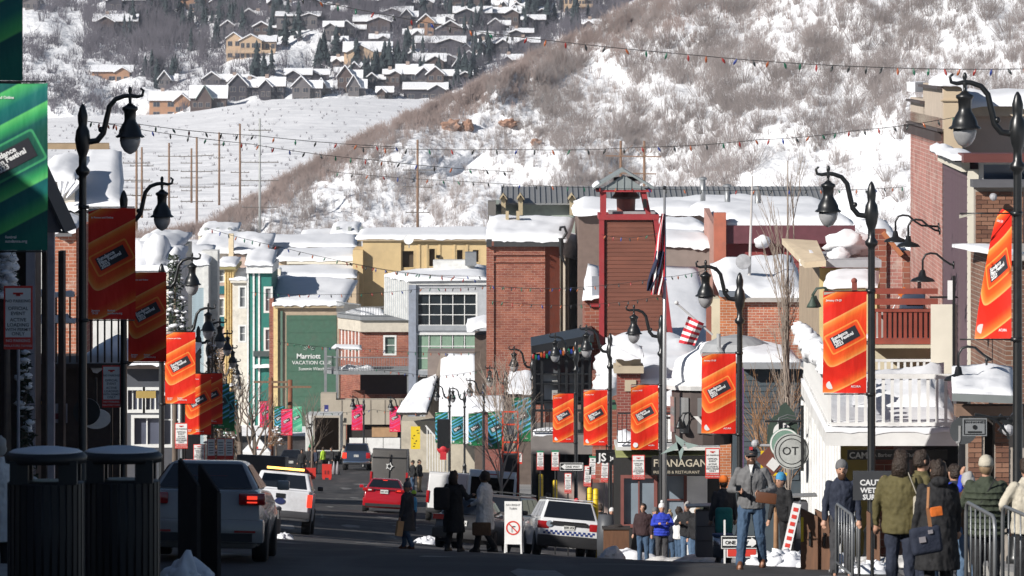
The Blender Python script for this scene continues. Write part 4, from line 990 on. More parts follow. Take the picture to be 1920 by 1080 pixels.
MB().slab([(X(1155,d),d,Z(858,d)),(X(1335,d),d,Z(856,d)),(X(1338,d+2),d+2,Z(840,d+2)),(X(1152,d+2),d+2,Z(840,d+2))],(0,0,.05)).build('awning',mat('olive_awning',(.32,.34,.14),rough=.8),t,world=True)
g=thing('pub_sign_board','long black sign board with silver capital letters under the olive awning','sign',(X(1222,154),154,Z(891,154)))
MB().box(0,1.75,0,.08,0,.56).build('board',mat('sign_black',(.012,.012,.012),rough=.5),g)
SG=mat('sign_silver_letters',(.5,.45,.36),rough=.5,var=0)
lettering('FLANAGAN\'S',.3,SG,g,(.04,-.01,.25),bold=.004);lettering('IRISH PUB & RESTAURANT',.115,SG,g,(.04,-.01,.05))
d=155
IRON=mat('black_iron',(.02,.02,.022),rough=.5,var=.2)
railing(t,(X(1158,d),d),(X(1345,d),d),Z(836,d),.95,IRON,.13,w=.022,top=.06,name='balcony_rail')
MB().box(X(1155,d),X(1350,d),d,d+3,Z(838,d)-.1,Z(838,d)).build('balcony_floor',mat('white_fascia',(.6,.6,.58),rough=.7),t,world=True)
MB().box(X(1240,d+2.6),X(1345,d+2.6),d+2.6,d+2.7,Z(836,d),Z(790,d)).build('white_wall',WHITE,t,world=True)
MB().snow((X(1160,d),d+.15,Z(838,d)),(X(1200,d),d+.15,Z(838,d)),(X(1200,d),d+1.5,Z(820,d)),(X(1160,d),d+1.5,Z(820,d)),.4,.3,8,6,.05,41,.9).build('balcony_snow',SNOW,t,True,world=True)
for i,(px,w_)in enumerate(((1270,1.0),(1210,.8))):
 MB().tube([(X(px,d),d-.3,Z(782,d)),(X(px,d)+w_*.9,d-.3,Z(782,d))],.04,6).build('light_bar',IRON,t,world=True)
t=bthing('snow_hooded_bay','curved bay window with a tall dome of snow under the small flag','bay window',1320,156)
d=150
MB().lathe([(.95,0),(1.0,.12),(.9,.16),(.3,.4),(.05,.5)],(X(1315,d),d+1,Z(733,d)),20).build('bay_roof',WHITE,t,world=True)
MB().ball((X(1318,d),d+1,Z(700,d)),.86,20,14,(.95,1,.72),.12,8).ball((X(1326,d),d+1,Z(662,d)),.35,14,10,(.9,.9,.8),.3,9).build('bay_snow',SNOW,t,True,world=True)
MB().lathe([(.85,0),(.85,1.5)],(X(1318,d),d+1,Z(836,d)),16).build('bay_wall',mat('dark_bay',(.08,.06,.055),rough=.7),t,world=True)
for k in range(5):
 a=math.pi+math.pi*(k+.5)/5;MB().cbox((X(1318,d)+.87*math.cos(a),d+1+.87*math.sin(a),Z(780,d)),.3,.04,1.0,Matrix.Rotation(a+math.pi/2,3,'Z')).build('pane',glass('bay_glass',(.2,.2,.2),.1),t,world=True)
t=bthing('red_bell_tower','brown plank bell tower with red corner trim, open belfry and small grey gable roof','tower',1180,212)
d=212
BP=mat('brown_plank',(.17,.06,.038),rough=.8,var=.22,vs=1.5,stretch=(.5,.5,4))
RT=mat('red_trim_paint',(.32,.03,.035),rough=.6,var=.1)
xl,xr0,xr1=X(1128,d),X(1230,d),X(1268,d);zt,zb=Z(412,d),Z(720,d);zg=G(xl,d)-1
for (z0_,z1_)in ((zg,zt),):
 def xr(z):return xr0+(xr1-xr0)*(zt-z)/(zt-zb)
 N=84;ph=(zt-zg)/N
 MB().add([(xl+.1,d+.05,zg),(xr(zg)-.1,d+.05,zg),(xr(zg)-.1,d+3,zg),(xl+.1,d+3,zg),(xl+.1,d+.05,zt),(xr(zt)-.1,d+.05,zt),(xr(zt)-.1,d+3,zt),(xl+.1,d+3,zt)],[(0,3,2,1),(4,5,6,7),(0,1,5,4),(1,2,6,5),(2,3,7,6),(3,0,4,7)]).build('wall',BP,t,world=True)
 for k in range(N):
  za=zg+k*ph;zb_=za+ph
  if za<Z(780,d):continue
  mb=MB();mb.add([(xl+.15,d+.04,za),(xr(za)-.15,d+.04,za),(xr(za)-.15,d-.018,za+.005),(xl+.15,d-.018,za+.005),(xl+.15,d+.04,zb_),(xr(zb_)-.15,d+.04,zb_),(xr(zb_)-.15,d,zb_),(xl+.15,d,zb_)],[(0,3,2,1),(4,5,6,7),(0,1,5,4),(1,2,6,5),(2,3,7,6),(3,0,4,7)]);mb.build('plank',BP,t,world=True)
MB().bar((xl,d,zg),(xl,d,zt),.2,.24).build('corner_trim',RT,t,world=True)
MB().bar((xr(zg),d,zg),(xr(zt),d,zt),.2,.24).build('corner_trim',RT,t,world=True)
MB().box(xl-.12,xr0+.12,d-.14,d+3.1,zt,Z(402,d)).build('belfry_deck',RT,t,world=True)
zb2=Z(402,d);zc=Z(360,d)
for (a,b)in ((X(1132,d),X(1132,d)),(X(1216,d),X(1207,d))):
 for yy in (d+.1,d+2.7):
  MB().bar((a,yy,zb2),(b,yy,zc),.2,.2).build('belfry_post',RT,t,world=True)
MB().box(X(1118,d),X(1222,d),d-.1,d+2.9,zc,Z(356,d)).build('belfry_beam',RT,t,world=True)
xm=X(1169,d);za=Z(321,d)
GR=mat('grey_metal_roof',(.27,.3,.3),rough=.5,metal=.2,var=.12)
e0,e1=X(1112,d),X(1226,d);ze=Z(355.5,d)
MB().slab([(e0,d-.3,ze),(xm,d-.3,za),(xm,d+3.1,za),(e0,d+3.1,ze)],(0,0,.1)).slab([(xm,d-.3,za),(e1,d-.3,ze),(e1,d+3.1,ze),(xm,d+3.1,za)],(0,0,.1)).build('roof',GR,t,world=True)
gb=MB().add([(e0+.3,d-.12,ze),(e1-.3,d-.12,ze),(xm,d-.12,za-.14),(e0+.3,d,ze),(e1-.3,d,ze),(xm,d,za-.14)],[(0,1,2),(5,4,3),(0,2,5,3),(1,4,5,2)]).build('gable_panel',GR,t,world=True)
for fx in (-.7,-.3,0,.3,.7):
 x_=xm+fx*(e1-e0)/2*.8;MB().box(x_-.02,x_+.02,d-.16,d-.12,ze,ze+(za-ze)*(1-abs(fx)*.85)-.15).build('seam',GR,t,world=True)
MB().snow((e0,d-.3,ze+.11),(e0+.25,d-.3,ze+.3),(e0+.25,d+3,ze+.3),(e0,d+3,ze+.11),.1,.03,3,8,.02,4).build('roof_snow',SNOW,t,True,world=True)
RUST=mat('rust_red_bell',(.2,.06,.045),rough=.6,var=.25)
MB().lathe([(.5,0),(.36,.06),(.38,.55),(.38,.58)],(X(1175,d),d+1.3,zb2),18).build('bell_base',RUST,t,world=True)
MB().lathe([(.42,0),(.56,.02),(.56,.08),(.36,.35),(.34,.72),(.5,.74),(.5,.86),(.1,.9)],(X(1175,d),d+1.3,zb2+.58),18).build('siren_bell',mat('dark_bronze',(.06,.035,.03),rough=.5),t,world=True)
MB().cbox((X(1209,d),d-.15,Z(381,d)),.14,.16,.35).build('loudspeaker',BLACK,t,world=True)
MB().prism([(xl+.3,d+.6),(xr0,d+.6),(xr0,d+2.6),(xl+.3,d+2.6)],zb2,zb2+.1).build('deck_snow',mat('grey_deck',(.3,.31,.32)),t,world=True)
t=bthing('brick_wing','orange red brick wing with snow dusted gable tucked left of the bell tower','building',1112,214)
d=214
MB().box(X(1096,d),X(1127,d),d,d+6,G(X(1110,d),d)-1,Z(560,d)).build('wall',REDB,t,world=True)
MB().box(X(1110,d),X(1124,d),d-.1,d+.1,Z(556,d),Z(518,d)).build('dormer',mat('grey_blue_panel',(.25,.28,.33)),t,world=True)
MB().box(X(1106,d),X(1128,d),d-.15,d+.1,Z(575,d),Z(569,d)).build('red_band',RT,t,world=True)
MB().snow((X(1092,d),d-.2,Z(562,d)),(X(1126,d),d-.2,Z(556,d)),(X(1126,d),d+5,Z(510,d)),(X(1106,d),d+5,Z(505,d)),.25,.1,8,6,.1,4).build('roof_snow',SNOW,t,True,world=True)
for k in range(3):MB().tube([(X(1104+5*k,d-1),d-1,Z(663,d)),(X(1104+5*k,d-1),d-1,Z(690-4*k,d))],[.05,.02],5).build('red_streamer',RT,t,world=True)
#tall brick tower block
t=bthing('brick_tower_block','tall red brick block with a thick cushion of snow spilling over its roof edge','building',980,335)
d=335
zg=G(X(980,d),d)-1
MB().prism([(X(915,d),d),(X(1022,d),d),(X(1022,d),d+9),(X(915,d),d+9)],zg,Z(462,d)).build('wall',REDB,t,world=True)
MB().prism([(X(1022,d),d+.1),(X(1050,d),d+.6),(X(1050,d),d+9),(X(1022,d),d+9)],zg,Z(458,d)).build('smooth_wall',mat('smooth_red_render',(.22,.055,.03),rough=.85,var=.06),t,world=True)
for k,(a,b)in enumerate(((912,922),(960,965),(1014,1024))):pass
MB().box(X(914,d),X(1022,d),d-.14,d,Z(478,d),Z(474,d)).build('brick_band',REDB,t,world=True)
MB().box(X(914,d),X(1022,d),d-.1,d,Z(492,d),Z(489.5,d)).build('brick_band',REDB,t,world=True)
MB().box(X(912,d),X(926,d),d-.12,d,zg,Z(462,d)).build('corner_pilaster',REDB,t,world=True)
MB().box(X(926,d),X(1050,d),d-.35,d+9,Z(462,d)+.003,Z(452,d)).box(X(912,d),X(922,d),d-.4,d+.2,Z(462,d)+.003,Z(448,d)).build('cornice',mat('charcoal_cornice',(.035,.037,.04),rough=.6),t,world=True)
MB().snow((X(912,d),d-.3,Z(450,d)),(X(1062,d),d-.3,Z(452,d)),(X(1080,d),d+9.5,Z(412,d+9)),(X(918,d),d+9.5,Z(408,d+9)),.55,.2,26,14,.2,7,.3).build('roof_snow',SNOW,t,True,world=True)
RW=mat('cream_render_wall',(.52,.46,.37),rough=.8,var=.1,vs=.6,dirt=.2)
MB().prism([(X(1050,d+2),d+.7),(X(1070,d+4),d+4),(X(1115,d+11),d+11),(X(1070,d+12),d+12)],zg,Z(478,d)).build('side_wall',RW,t,world=True)
for k,px in enumerate((1056,1063,1074,1086)):
 MB().box(X(px,d+3*k),X(px+4,d+3*k),d+.6+2.4*k,d+1.2+2.4*k,zg,Z(480,d)).build('side_pilaster',RW,t,world=True)
MB().snow((X(1050,d),d+.5,Z(478,d)),(X(1100,d+8),d+8,Z(492,d+8)),(X(1128,d+14),d+14,Z(450,d+14)),(X(1062,d+12),d+12,Z(440,d+12)),.5,.2,14,10,.2,27,.3).build('roof_snow',SNOW,t,True,world=True)
MB().tube([(X(1050,d),d-.3,Z(432,d)),(X(1051,d),d-.35,Z(426,d)),(X(1058,d),d-.35,Z(425,d)),(X(1062,d),d-.35,Z(436,d)),(X(1056,d),d-.3,Z(446,d))],.09,8).build('scroll_bracket',BLACK,t,world=True)
MB().tube([(X(1052,d),d-.3,Z(446,d)),(X(1052,d),d-.3,Z(478,d)),(X(1062,d),d-.3,Z(500,d))],[.2,.1,.05],8).build('frozen_overhang',BLACK,t,world=True)
for k,px in enumerate((948,968)):
 MB().box(X(px,d+6),X(px+6,d+6),d+6,d+7,Z(412,d+6),Z(396,d+6)).build('roof_vent',mat('tan_vent',(.4,.32,.2)),t,world=True)
for zz in (523,547,607):
 pass
t=bthing('metal_roofed_hall','long hall with grey standing seam roof and small tan dormers behind the brick tower','building',1100,420)
d=420
MB().box(X(925,d),X(1560,d),d+1,d+14,Z(700,d),Z(384,d)).build('wall',mat('pale_green_wall',(.3,.34,.3),rough=.85),t,world=True)
GR2=mat('standing_seam_roof',(.24,.245,.25),rough=.55,metal=.2,var=.1)
MB().slab([(X(936,d),d,Z(384,d)),(X(1560,d),d,Z(384,d)),(X(1560,d),d+8,Z(357,d)),(X(940,d),d+8,Z(357,d))],(0,0,.12)).build('roof',GR2,t,world=True)
for k in range(60):
 px=940+k*10.3;MB().bar((X(px,d),d-.02,Z(384,d)+.15),(X(px,d),d+8,Z(357,d)+.15),.06,.1).build('seam',GR2,t,world=True)
for px in (940,972,1068):
 MB().box(X(px,d),X(px+8,d),d-2,d+2,Z(402,d),Z(368,d)).build('dormer',mat('tan_vent',(.4,.32,.2)),t,world=True)
 MB().slab([(X(px-3,d),d-2.3,Z(374,d)),(X(px+4,d),d-2.3,Z(364,d)),(X(px+4,d),d+2,Z(364,d)),(X(px-3,d),d+2,Z(374,d))],(0,0,.1)).slab([(X(px+4,d),d-2.3,Z(364,d)),(X(px+11,d),d-2.3,Z(374,d)),(X(px+11,d),d+2,Z(374,d)),(X(px+4,d),d+2,Z(364,d))],(0,0,.1)).build('dormer_roof',mat('tan_vent',(.4,.32,.2)),t,world=True)
MB().box(X(915,d),X(930,d),d-3,d+1,Z(700,d),Z(376,d)).build('chimney_stack',mat('grey_stack',(.14,.13,.12)),t,world=True)
#black steel framed pavilion
t=bthing('black_steel_pavilion','black steel and glass corner pavilion hung with coloured bulbs below the brick tower block','building',1050,208)
d=208
zg=G(X(1050,d),d)-.5;z1_=Z(662,d)
KS=mat('black_steel',(.015,.016,.018),rough=.4,var=.2)
for px in (1002,1016,1048,1062,1080,1092,1106):
 MB().box(X(px-2.5,d),X(px+2.5,d),d,d+.3,zg,Z(660-(px-1000)*.16,d)).build('column',KS,t,world=True)
for py in (672,700,718,752,768,808,836):
 MB().box(X(1000,d),X(1110,d),d+.02,d+.2,Z(py+3,d),Z(py,d)).build('beam',KS,t,world=True)
MB().slab([(X(996,d),d-.5,Z(662,d)),(X(1113,d),d-.5,Z(640,d)),(X(1113,d),d+6,Z(640,d)),(X(996,d),d+6,Z(662,d))],(0,0,.3)).build('roof',KS,t,world=True)
MB().box(X(1004,d),X(1108,d),d+.35,d+.4,Z(760,d),Z(664,d)).build('glazing',glass('grey_reflecting_glass',(.1,.11,.12),.1,.8),t,world=True)
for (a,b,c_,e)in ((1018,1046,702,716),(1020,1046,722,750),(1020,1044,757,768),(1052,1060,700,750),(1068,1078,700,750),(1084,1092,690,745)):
 MB().box(X(a,d),X(b,d),d+.3,d+.34,Z(e,d),Z(c_,d)).build('bright_pane',mat('sky_lit_glass',(.5,.5,.48),rough=.3,var=.5,vs=.9),t,world=True)  # pale colour imitates bright sky reflected in these panes
MB().box(X(996,d),X(1112,d),d-.5,d+6,Z(850,d),Z(812,d)).build('storey_band',mat('grey_timber_band',(.2,.18,.17),rough=.8),t,world=True)
railing(t,(X(998,d),d-.6),(X(1112,d),d-.6),Z(812,d),.9,KS,.16,w=.025,top=.06,name='balcony_rail')
MB().snow((X(1000,d),d-.5,Z(812,d)),(X(1050,d),d-.5,Z(812,d)),(X(1050,d),d+.2,Z(808,d)),(X(1000,d),d+.2,Z(808,d)),.28,.15,8,4,.02,4,.9).build('balcony_snow',SNOW,t,True,world=True)
MB().box(X(998,d),X(1112,d),d+.5,d+6,zg,Z(850,d)).build('wall',DKWOOD,t,world=True)
MB().box(X(1045,d),X(1140,d),d-.2,d+.3,zg,Z(880,d)).build('shop_wall',mat('dull_pink_wall',(.4,.3,.26),rough=.8),t,world=True)
BUL=[mat('bulb_'+n,c,rough=.3,var=0,spec=.8)for n,c in (('red',(.32,.025,.02)),('green',(.01,.13,.07)),('blue',(.02,.045,.25)),('orange',(.38,.09,.02)),('dark',(.02,.025,.025)))]
for k in range(22):
 px=1000+k*5.1;MB().ball((X(px,d),d-.56,Z(667-(px-1000)*.19+(k%3)*2,d)),.07,6,5,(.8,.8,1.5)).build('bulb',BUL[k%4],t,world=True)
t=bthing('snowy_shed_roofs','cluster of low sheds under rounded snow at the foot of the brick tower block','building',960,322)
d=322
MB().box(X(950,d),X(1000,d),d,d+5,G(X(970,d),d)-1,Z(735,d)).build('wall',mat('weathered_timber',(.12,.09,.075),rough=.9,var=.25),t,world=True)
MB().snow((X(946,d),d-.2,Z(737,d)),(X(1000,d),d-.2,Z(737,d)),(X(998,d),d+5,Z(706,d)),(X(956,d),d+5,Z(706,d)),.35,.2,10,8,.12,5,.6).build('roof_snow',SNOW,t,True,world=True)
MB().box(X(905,d),X(950,d),d+1,d+6,G(X(930,d),d)-1,Z(772,d)).build('wall',REDB2,t,world=True)
MB().snow((X(884,d),d+.8,Z(772,d)),(X(945,d),d+.8,Z(772,d)),(X(945,d),d+6,Z(755,d)),(X(890,d),d+6,Z(755,d)),.2,.1,10,6,.1,6,.6).build('roof_snow',SNOW,t,True,world=True)
t=bthing('brown_timber_shaft','dark brown timber stair shaft with snow hood left of the brick tower block','building',900,350)
d=350
MB().box(X(890,d),X(914,d),d,d+5,G(X(900,d),d)-1,Z(628,d)).build('wall',mat('weathered_timber',(.12,.09,.075)),t,world=True)
MB().slab([(X(878,d),d-.5,Z(622,d)),(X(916,d),d-.5,Z(612,d)),(X(916,d),d+5,Z(600,d)),(X(878,d),d+5,Z(608,d))],(0,0,.12)).build('roof',DKWOOD,t,world=True)
MB().snow((X(876,d),d-.6,Z(620,d)),(X(916,d),d-.6,Z(610,d)),(X(916,d),d+5,Z(598,d)),(X(876,d),d+5,Z(606,d)),.35,.15,8,6,.15,9,.8).build('roof_snow',SNOW,t,True,world=True)
#bottom of the street
#white and grey glass building
t=bthing('glass_fronted_building','white and grey building with big gridded windows, dark above and green tinted below','building',840,395)
d=395;zg=G(X(840,d),d)-1
GW=mat('pale_grey_panel',(.42,.43,.45),rough=.6,var=.06)
WR=mat('white_render',(.62,.62,.6),rough=.7,var=.06)
wall(t,(X(768,d),d),(X(912,d),d),zg,Z(534,d),GW,[winpx(783,893,551,610,768,d,zg,5,3),winpx(782,893,627,694,768,d,zg,5,3),winpx(782,893,705,735,768,d,zg,5,1)],nx=5,fw=.1,glassm=glass('office_glass',(.02,.026,.03),.06,.5))
MB().box(X(766,d),X(914,d),d-.15,d+14,Z(534,d)+.003,Z(526,d)).build('parapet',WR,t,world=True)
MB().box(X(768,d),X(912,d),d+.6,d+14,zg,Z(534.2,d)).build('core',mat('dark_interior',(.05,.06,.06)),t,world=True)
for (a,b)in ((610,620),(694,704)):
 MB().box(X(780,d),X(896,d),d-.1,d,Z(b,d),Z(a,d)).build('spandrel',mat('grey_spandrel',(.3,.32,.34)),t,world=True)
for k in range(5):
 MB().box(X(785+k*22,d),X(803+k*22,d),d+.12,d+.14,Z(692,d),Z(628,d)).build('green_blind',mat('green_blind',(.2,.3,.22),rough=.6),t,world=True)
MB().box(X(766,d),X(780,d),d-.25,d+.3,zg,Z(534,d)).build('pilaster',mat('blue_grey_panel',(.26,.29,.35),rough=.6),t,world=True)
a_,b_=(X(722,d+9),d+9.0),(X(766,d),d)
wall(t,a_,b_,Z(600,d),Z(528,d),mat('slat_back',(.3,.33,.36)))
for k in range(13):
 p=Vector((*a_,0)).lerp(Vector((*b_,0)),k/12);MB().box(p.x-.07,p.x+.07,p.y-.16,p.y-.02,Z(600,d),Z(526,d)).build('slat',WR,t,world=True)
MB().snow((X(722,d+9),d+9,Z(526,d)),(X(766,d),d-.3,Z(526,d)),(X(914,d),d-.3,Z(524,d)),(X(912,d+14),d+14,Z(500,d+14)),.5,.15,26,10,.2,6,.3).build('roof_snow',SNOW,t,True,world=True)
MB().box(X(812,d+8),X(890,d+8),d+8,d+10,Z(520,d),Z(496,d)).build('roof_plant',WR,t,world=True)
MB().box(X(872,d+7),X(893,d+7),d+7,d+9,Z(505,d),Z(480,d)).build('roof_plant',GREYM,t,world=True)
#yellow building
t=bthing('yellow_stucco_building','large yellow stucco building with dark recessed bays below a flat snowy roof','building',790,474)
d=474
YS=mat('yellow_stucco',(.62,.46,.24),rough=.85,var=.05,vs=.4)
zg=-32
wall(t,(X(752,d),d),(X(920,d),d),zg,Z(452,d),YS,[winpx(754,776,470,502,752,d,zg),winpx(804,816,466,500,752,d,zg),winpx(856,868,468,492,752,d,zg),winpx(886,898,468,492,752,d,zg)],depth=.4,frame=YS,glassm=mat('deep_shade_recess',(.06,.045,.03),rough=.9))  # dark brown panes paint in the shade of the recessed bays
MB().box(X(680,d),X(752,d),d-.25,d+8,zg,Z(452,d)).build('wall',YS,t,world=True)
MB().box(X(662,d),X(681,d),d-1,d+8,zg,Z(468,d)).build('wall',YS,t,world=True)
MB().box(X(752,d),X(920,d),d+.9,d+12,zg,Z(452.2,d)).build('core',YS,t,world=True)
for px in (784,798,822,850,874):
 MB().box(X(px,d),X(px+4,d),d-.08,d,Z(560,d),Z(456,d)).build('pilaster',YS,t,world=True)
for (px,py,w_)in ((818,478,7),(818,490,7),(774,505,9)):
 MB().box(X(px,d),X(px+w_,d),d-.25,d-.02,Z(py+5,d),Z(py,d)).build('wall_vent',BLACK,t,world=True)
MB().box(X(670,d),X(922,d),d-.45,d+12,Z(452,d)+.01,Z(447,d)).build('cornice',mat('tan_cornice',(.4,.31,.2),rough=.8),t,world=True)
MB().snow((X(668,d),d-.4,Z(447,d)),(X(922,d),d-.4,Z(447,d)),(X(922,d+12),d+12,Z(428,d+12)),(X(680,d+12),d+12,Z(430,d+12)),.45,.12,30,8,.2,8,.2).build('roof_snow',SNOW,t,True,world=True)
t=thing('satellite_dish','white satellite dish on the parapet of the yellow stucco building','satellite dish',(X(767,469),469,Z(450,469)))
MB().lathe([(.05,0),(.3,.03),(.42,.1),(.45,.16),(.4,.12),(.05,.05)],(0,0,0),20).build('dish',WHITE,t).rotation_euler=(R(70),0,R(-15))
MB().tube([(0,.1,-.7),(0,.1,0)],.05,6).build('mast',GREYM,t)
#brick building with wooden decks
t=bthing('decked_brick_building','red brick corner building with grey roof deck rail and a broad timber balcony','building',700,424)
d=424;zg=G(X(700,d),d)-1
wall(t,(X(676,d),d),(X(768,d),d),zg,Z(622,d),REDB,[winpx(721,741,631,664,676,d,zg,1,2)],fw=.1,glassm=glass('green_glass',(.14,.2,.17),.1))
MB().box(X(676,d),X(768,d),d+.5,d+8,zg,Z(622.4,d)).build('core',REDB2,t,world=True)
a_,b_=(X(636,d+5),d+5.0),(X(676,d),d)
wall(t,a_,b_,zg,Z(622,d),REDB)
for k in range(6):
 p=Vector((*a_,0)).lerp(Vector((*b_,0)),.12+k/6.2);MB().box(p.x-.06,p.x+.06,p.y-.1,p.y+.05,Z(680,d),Z(612,d)).build('white_pilaster',WHITE,t,world=True)
MB().prism([(X(634,d+5),d+4.6),(X(676,d),d-.35),(X(770,d),d-.35),(X(770,d),d+8),(X(640,d+8),d+8)],Z(622,d)+.002,Z(600,d)).build('cornice',mat('cream_cornice2',(.55,.5,.42),rough=.8),t,world=True)
GD=mat('grey_deck_timber',(.2,.21,.22),rough=.8,var=.15)
MB().prism([(X(632,d+5),d+4.4),(X(676,d),d-.6),(X(772,d),d-.6),(X(772,d),d+8),(X(640,d+8),d+8)],Z(600,d)+.003,Z(593,d)).build('deck_edge',GD,t,world=True)
railing(t,(X(632,d+5),d+4.5),(X(676,d),d-.5),Z(593,d),.95,GD,.22,w=.04,top=.1,name='deck_rail')
railing(t,(X(676,d),d-.5),(X(768,d),d-.5),Z(593,d),.75,GD,.2,w=.04,top=.1,name='deck_rail')
MB().snow((X(648,d+4),d+4,Z(592,d)),(X(680,d),d+1,Z(592,d)),(X(720,d),d+1,Z(592,d)),(X(720,d+6),d+6,Z(590,d)),.5,.3,12,8,.05,8,.5).build('deck_snow',SNOW,t,True,world=True)
d=417
MB().prism([(X(606,d),d+1),(X(634,d),d-1),(X(770,d),d-1),(X(770,d),d+5.6),(X(620,d+5),d+5)],Z(701,d),Z(694,d)).build('balcony_floor',GD,t,world=True)
railing(t,(X(608,d),d+1),(X(634,d),d-.9),Z(694,d),1.05,GD,.2,w=.035,top=.1,name='balcony_rail')
railing(t,(X(634,d),d-.9),(X(769,d),d-.9),Z(694,d),1.05,GD,.2,w=.035,top=.1,name='balcony_rail')
MB().snow((X(640,d),d-.2,Z(694,d)),(X(700,d),d-.2,Z(694,d)),(X(700,d),d+2,Z(694,d)),(X(640,d),d+2,Z(694,d)),.5,.3,10,6,.02,11,.6).build('balcony_snow',SNOW,t,True,world=True)
MB().slab([(X(622,d),d-.5,Z(654,d)),(X(678,d),d-.5,Z(656,d)),(X(676,d),d+2,Z(652,d)),(X(628,d),d+2,Z(650,d))],(0,0,.1)).build('canopy',GD,t,world=True)
MB().snow((X(622,d),d-.5,Z(652,d)),(X(678,d),d-.5,Z(654,d)),(X(676,d),d+2,Z(650,d)),(X(628,d),d+2,Z(648,d)),.18,.06,10,4,.05,13,.8).build('canopy_snow',SNOW,t,True,world=True)
for px in (611,633,766):
 MB().box(X(px-2.5,d),X(px+2.5,d),d-.85,d-.6,G(X(px,d),d),Z(650 if px<700 else 694,d)).build('deck_post',GD,t,world=True)
MB().box(X(676,d+5),X(768,d+5),d+4,d+4.4,Z(745,d),Z(702,d)).build('loggia_shade',mat('dark_loggia',(.05,.03,.03),rough=.9),t,world=True)  # dark slab coloured as the shade below the balcony
MB().box(X(660,d+2),X(684,d+2),d+2,d+2.3,Z(760,d),Z(735,d)).build('brick_pier',REDB,t,world=True)
t=bthing('concrete_garage_wall','tan concrete parking entrance wall with small dark sign and garage opening below','building',690,412)
d=412
CT=mat('tan_concrete',(.42,.37,.3),rough=.9,var=.15,vs=.5,dirt=.35,bump=.3,bs=4)
zg=G(X(700,d),d)-1
MB().box(X(601,d),X(764,d),d,d+2,Z(796,d),Z(750,d)).box(X(601,d),X(630,d),d+.05,d+2,Z(749.9,d),Z(738,d)).build('parapet_wall',CT,t,world=True)
MB().box(X(650,d),X(764,d),d+.5,d+1,zg,Z(796,d)).build('garage_opening',mat('dark_opening',(.03,.025,.022),rough=.9),t,world=True)  # solid dark slab, shade inside the opening put into its colour
MB().box(X(601,d),X(648,d),d+.1,d+1.5,zg,Z(796.2,d)).build('wall',CT,t,world=True)
MB().box(X(697,d),X(745,d),d+.3,d+.48,Z(820,d),Z(800,d)).build('tan_panel',mat('tan_wood_panel',(.42,.26,.14),rough=.7),t,world=True)
for k in range(5):MB().box(X(640+27*k,d),X(642+27*k,d),d-.02,d+.01,Z(796,d),Z(750,d)).build('joint',mat('joint_shade',(.2,.17,.14)),t,world=True)  # darker strips marking the concrete joints
g=thing('parking_sign','small cream sign with dark lettering on the tan concrete wall','sign',(X(626,411.8),411.8,Z(789,411.8)))
MB().box(0,.75,0,.04,0,.34).build('panel',TRIM,g);[MB().box(.05+.11*k,.13+.11*k,-.01,0,.17,.29).build('letter_mark',BLACK,g)for k in range(6)];MB().box(.05,.7,-.01,0,.05,.09).build('rule',BLACK,g)
g=thing('blue_hanging_banner','narrow dark blue vertical banner on the concrete wall corner','banner',(X(612,408),408,Z(785,408)))
MB().box(-.16,.16,0,.03,0,1.05).build('cloth',mat('navy_cloth',(.03,.035,.18),rough=.8),g);MB().box(-.08,.08,-.01,0,.2,.35).box(-.08,.08,-.01,0,.6,.7).build('emblem',WHITE,g)
t=thing('white_site_hoarding','long white hoarding panels behind the dark van at the end of the street','hoarding',(X(720,404),404,G(X(720,404),404)))
zz=Z(821,404)-t.location.z
for k in range(4):MB().box(X(655+32*k,404)-t.location.x,X(686+32*k,404)-t.location.x,0,.08,0,zz).build('panel',WHITE,t)
#building with green mural wall
t=bthing('green_mural_building','building with a large plain green wall panel lettered in white under a deep snow roof','building',580,445)
d=445;zg=G(X(580,d),d)-1
MB().box(X(521,d),X(642,d),d,d+16,zg,Z(577,d)).build('wall',mat('tan_frame_wall',(.42,.33,.24),rough=.85),t,world=True)
GM=mat('mural_green',(.055,.125,.085),rough=.8,var=.06)
MB().box(X(537,d),X(631,d),d-.04,d,zg,Z(591,d)).build('mural_panel',GM,t,world=True)
for k in range(9):MB().box(X(537,d),X(631,d),d-.06,d-.04,Z(600+k*24,d),Z(599.4+k*24,d)).build('panel_joint',GM,t,world=True)
MB().box(X(505,d),X(513,d),d-.2,d+10,zg,Z(560,d)).build('brick_edge',REDB,t,world=True)
MB().box(X(513,d),X(521,d),d-.3,d+.5,zg,Z(568,d)).build('yellow_pilaster',mat('yellow_pilaster',(.66,.5,.25),rough=.8),t,world=True)
MB().box(X(526,d),X(530,d),d-.2,d,zg,Z(583,d)).build('drainpipe',mat('green_pipe',(.1,.17,.13)),t,world=True)
MB().box(X(515,d),X(644,d),d-.4,d+16,Z(577,d)+.002,Z(570,d)).build('cornice',mat('tan_cornice',(.4,.31,.2)),t,world=True)
MB().snow((X(512,d),d-.4,Z(571,d)),(X(645,d),d-.4,Z(571,d)),(X(670,d+16),d+16,Z(528,d+16)),(X(520,d+16),d+16,Z(520,d+16)),.55,.2,24,14,.2,5,.2).build('roof_snow',SNOW,t,True,world=True)
MW=mat('mural_white',(.7,.72,.7),rough=.8,var=.1)
lettering('Marriott',.58,MW,t,(X(556,d)-WLOC[t.name][0],-.1,Z(672,d)-WLOC[t.name][2]),bold=.012)
lettering('VACATION CLUB',.42,MW,t,(X(548,d)-WLOC[t.name][0],-.1,Z(683,d)-WLOC[t.name][2]),bold=.004)
lettering('Summit Watch',.36,MW,t,(X(560,d)-WLOC[t.name][0],-.1,Z(694,d)-WLOC[t.name][2]),bold=.002)
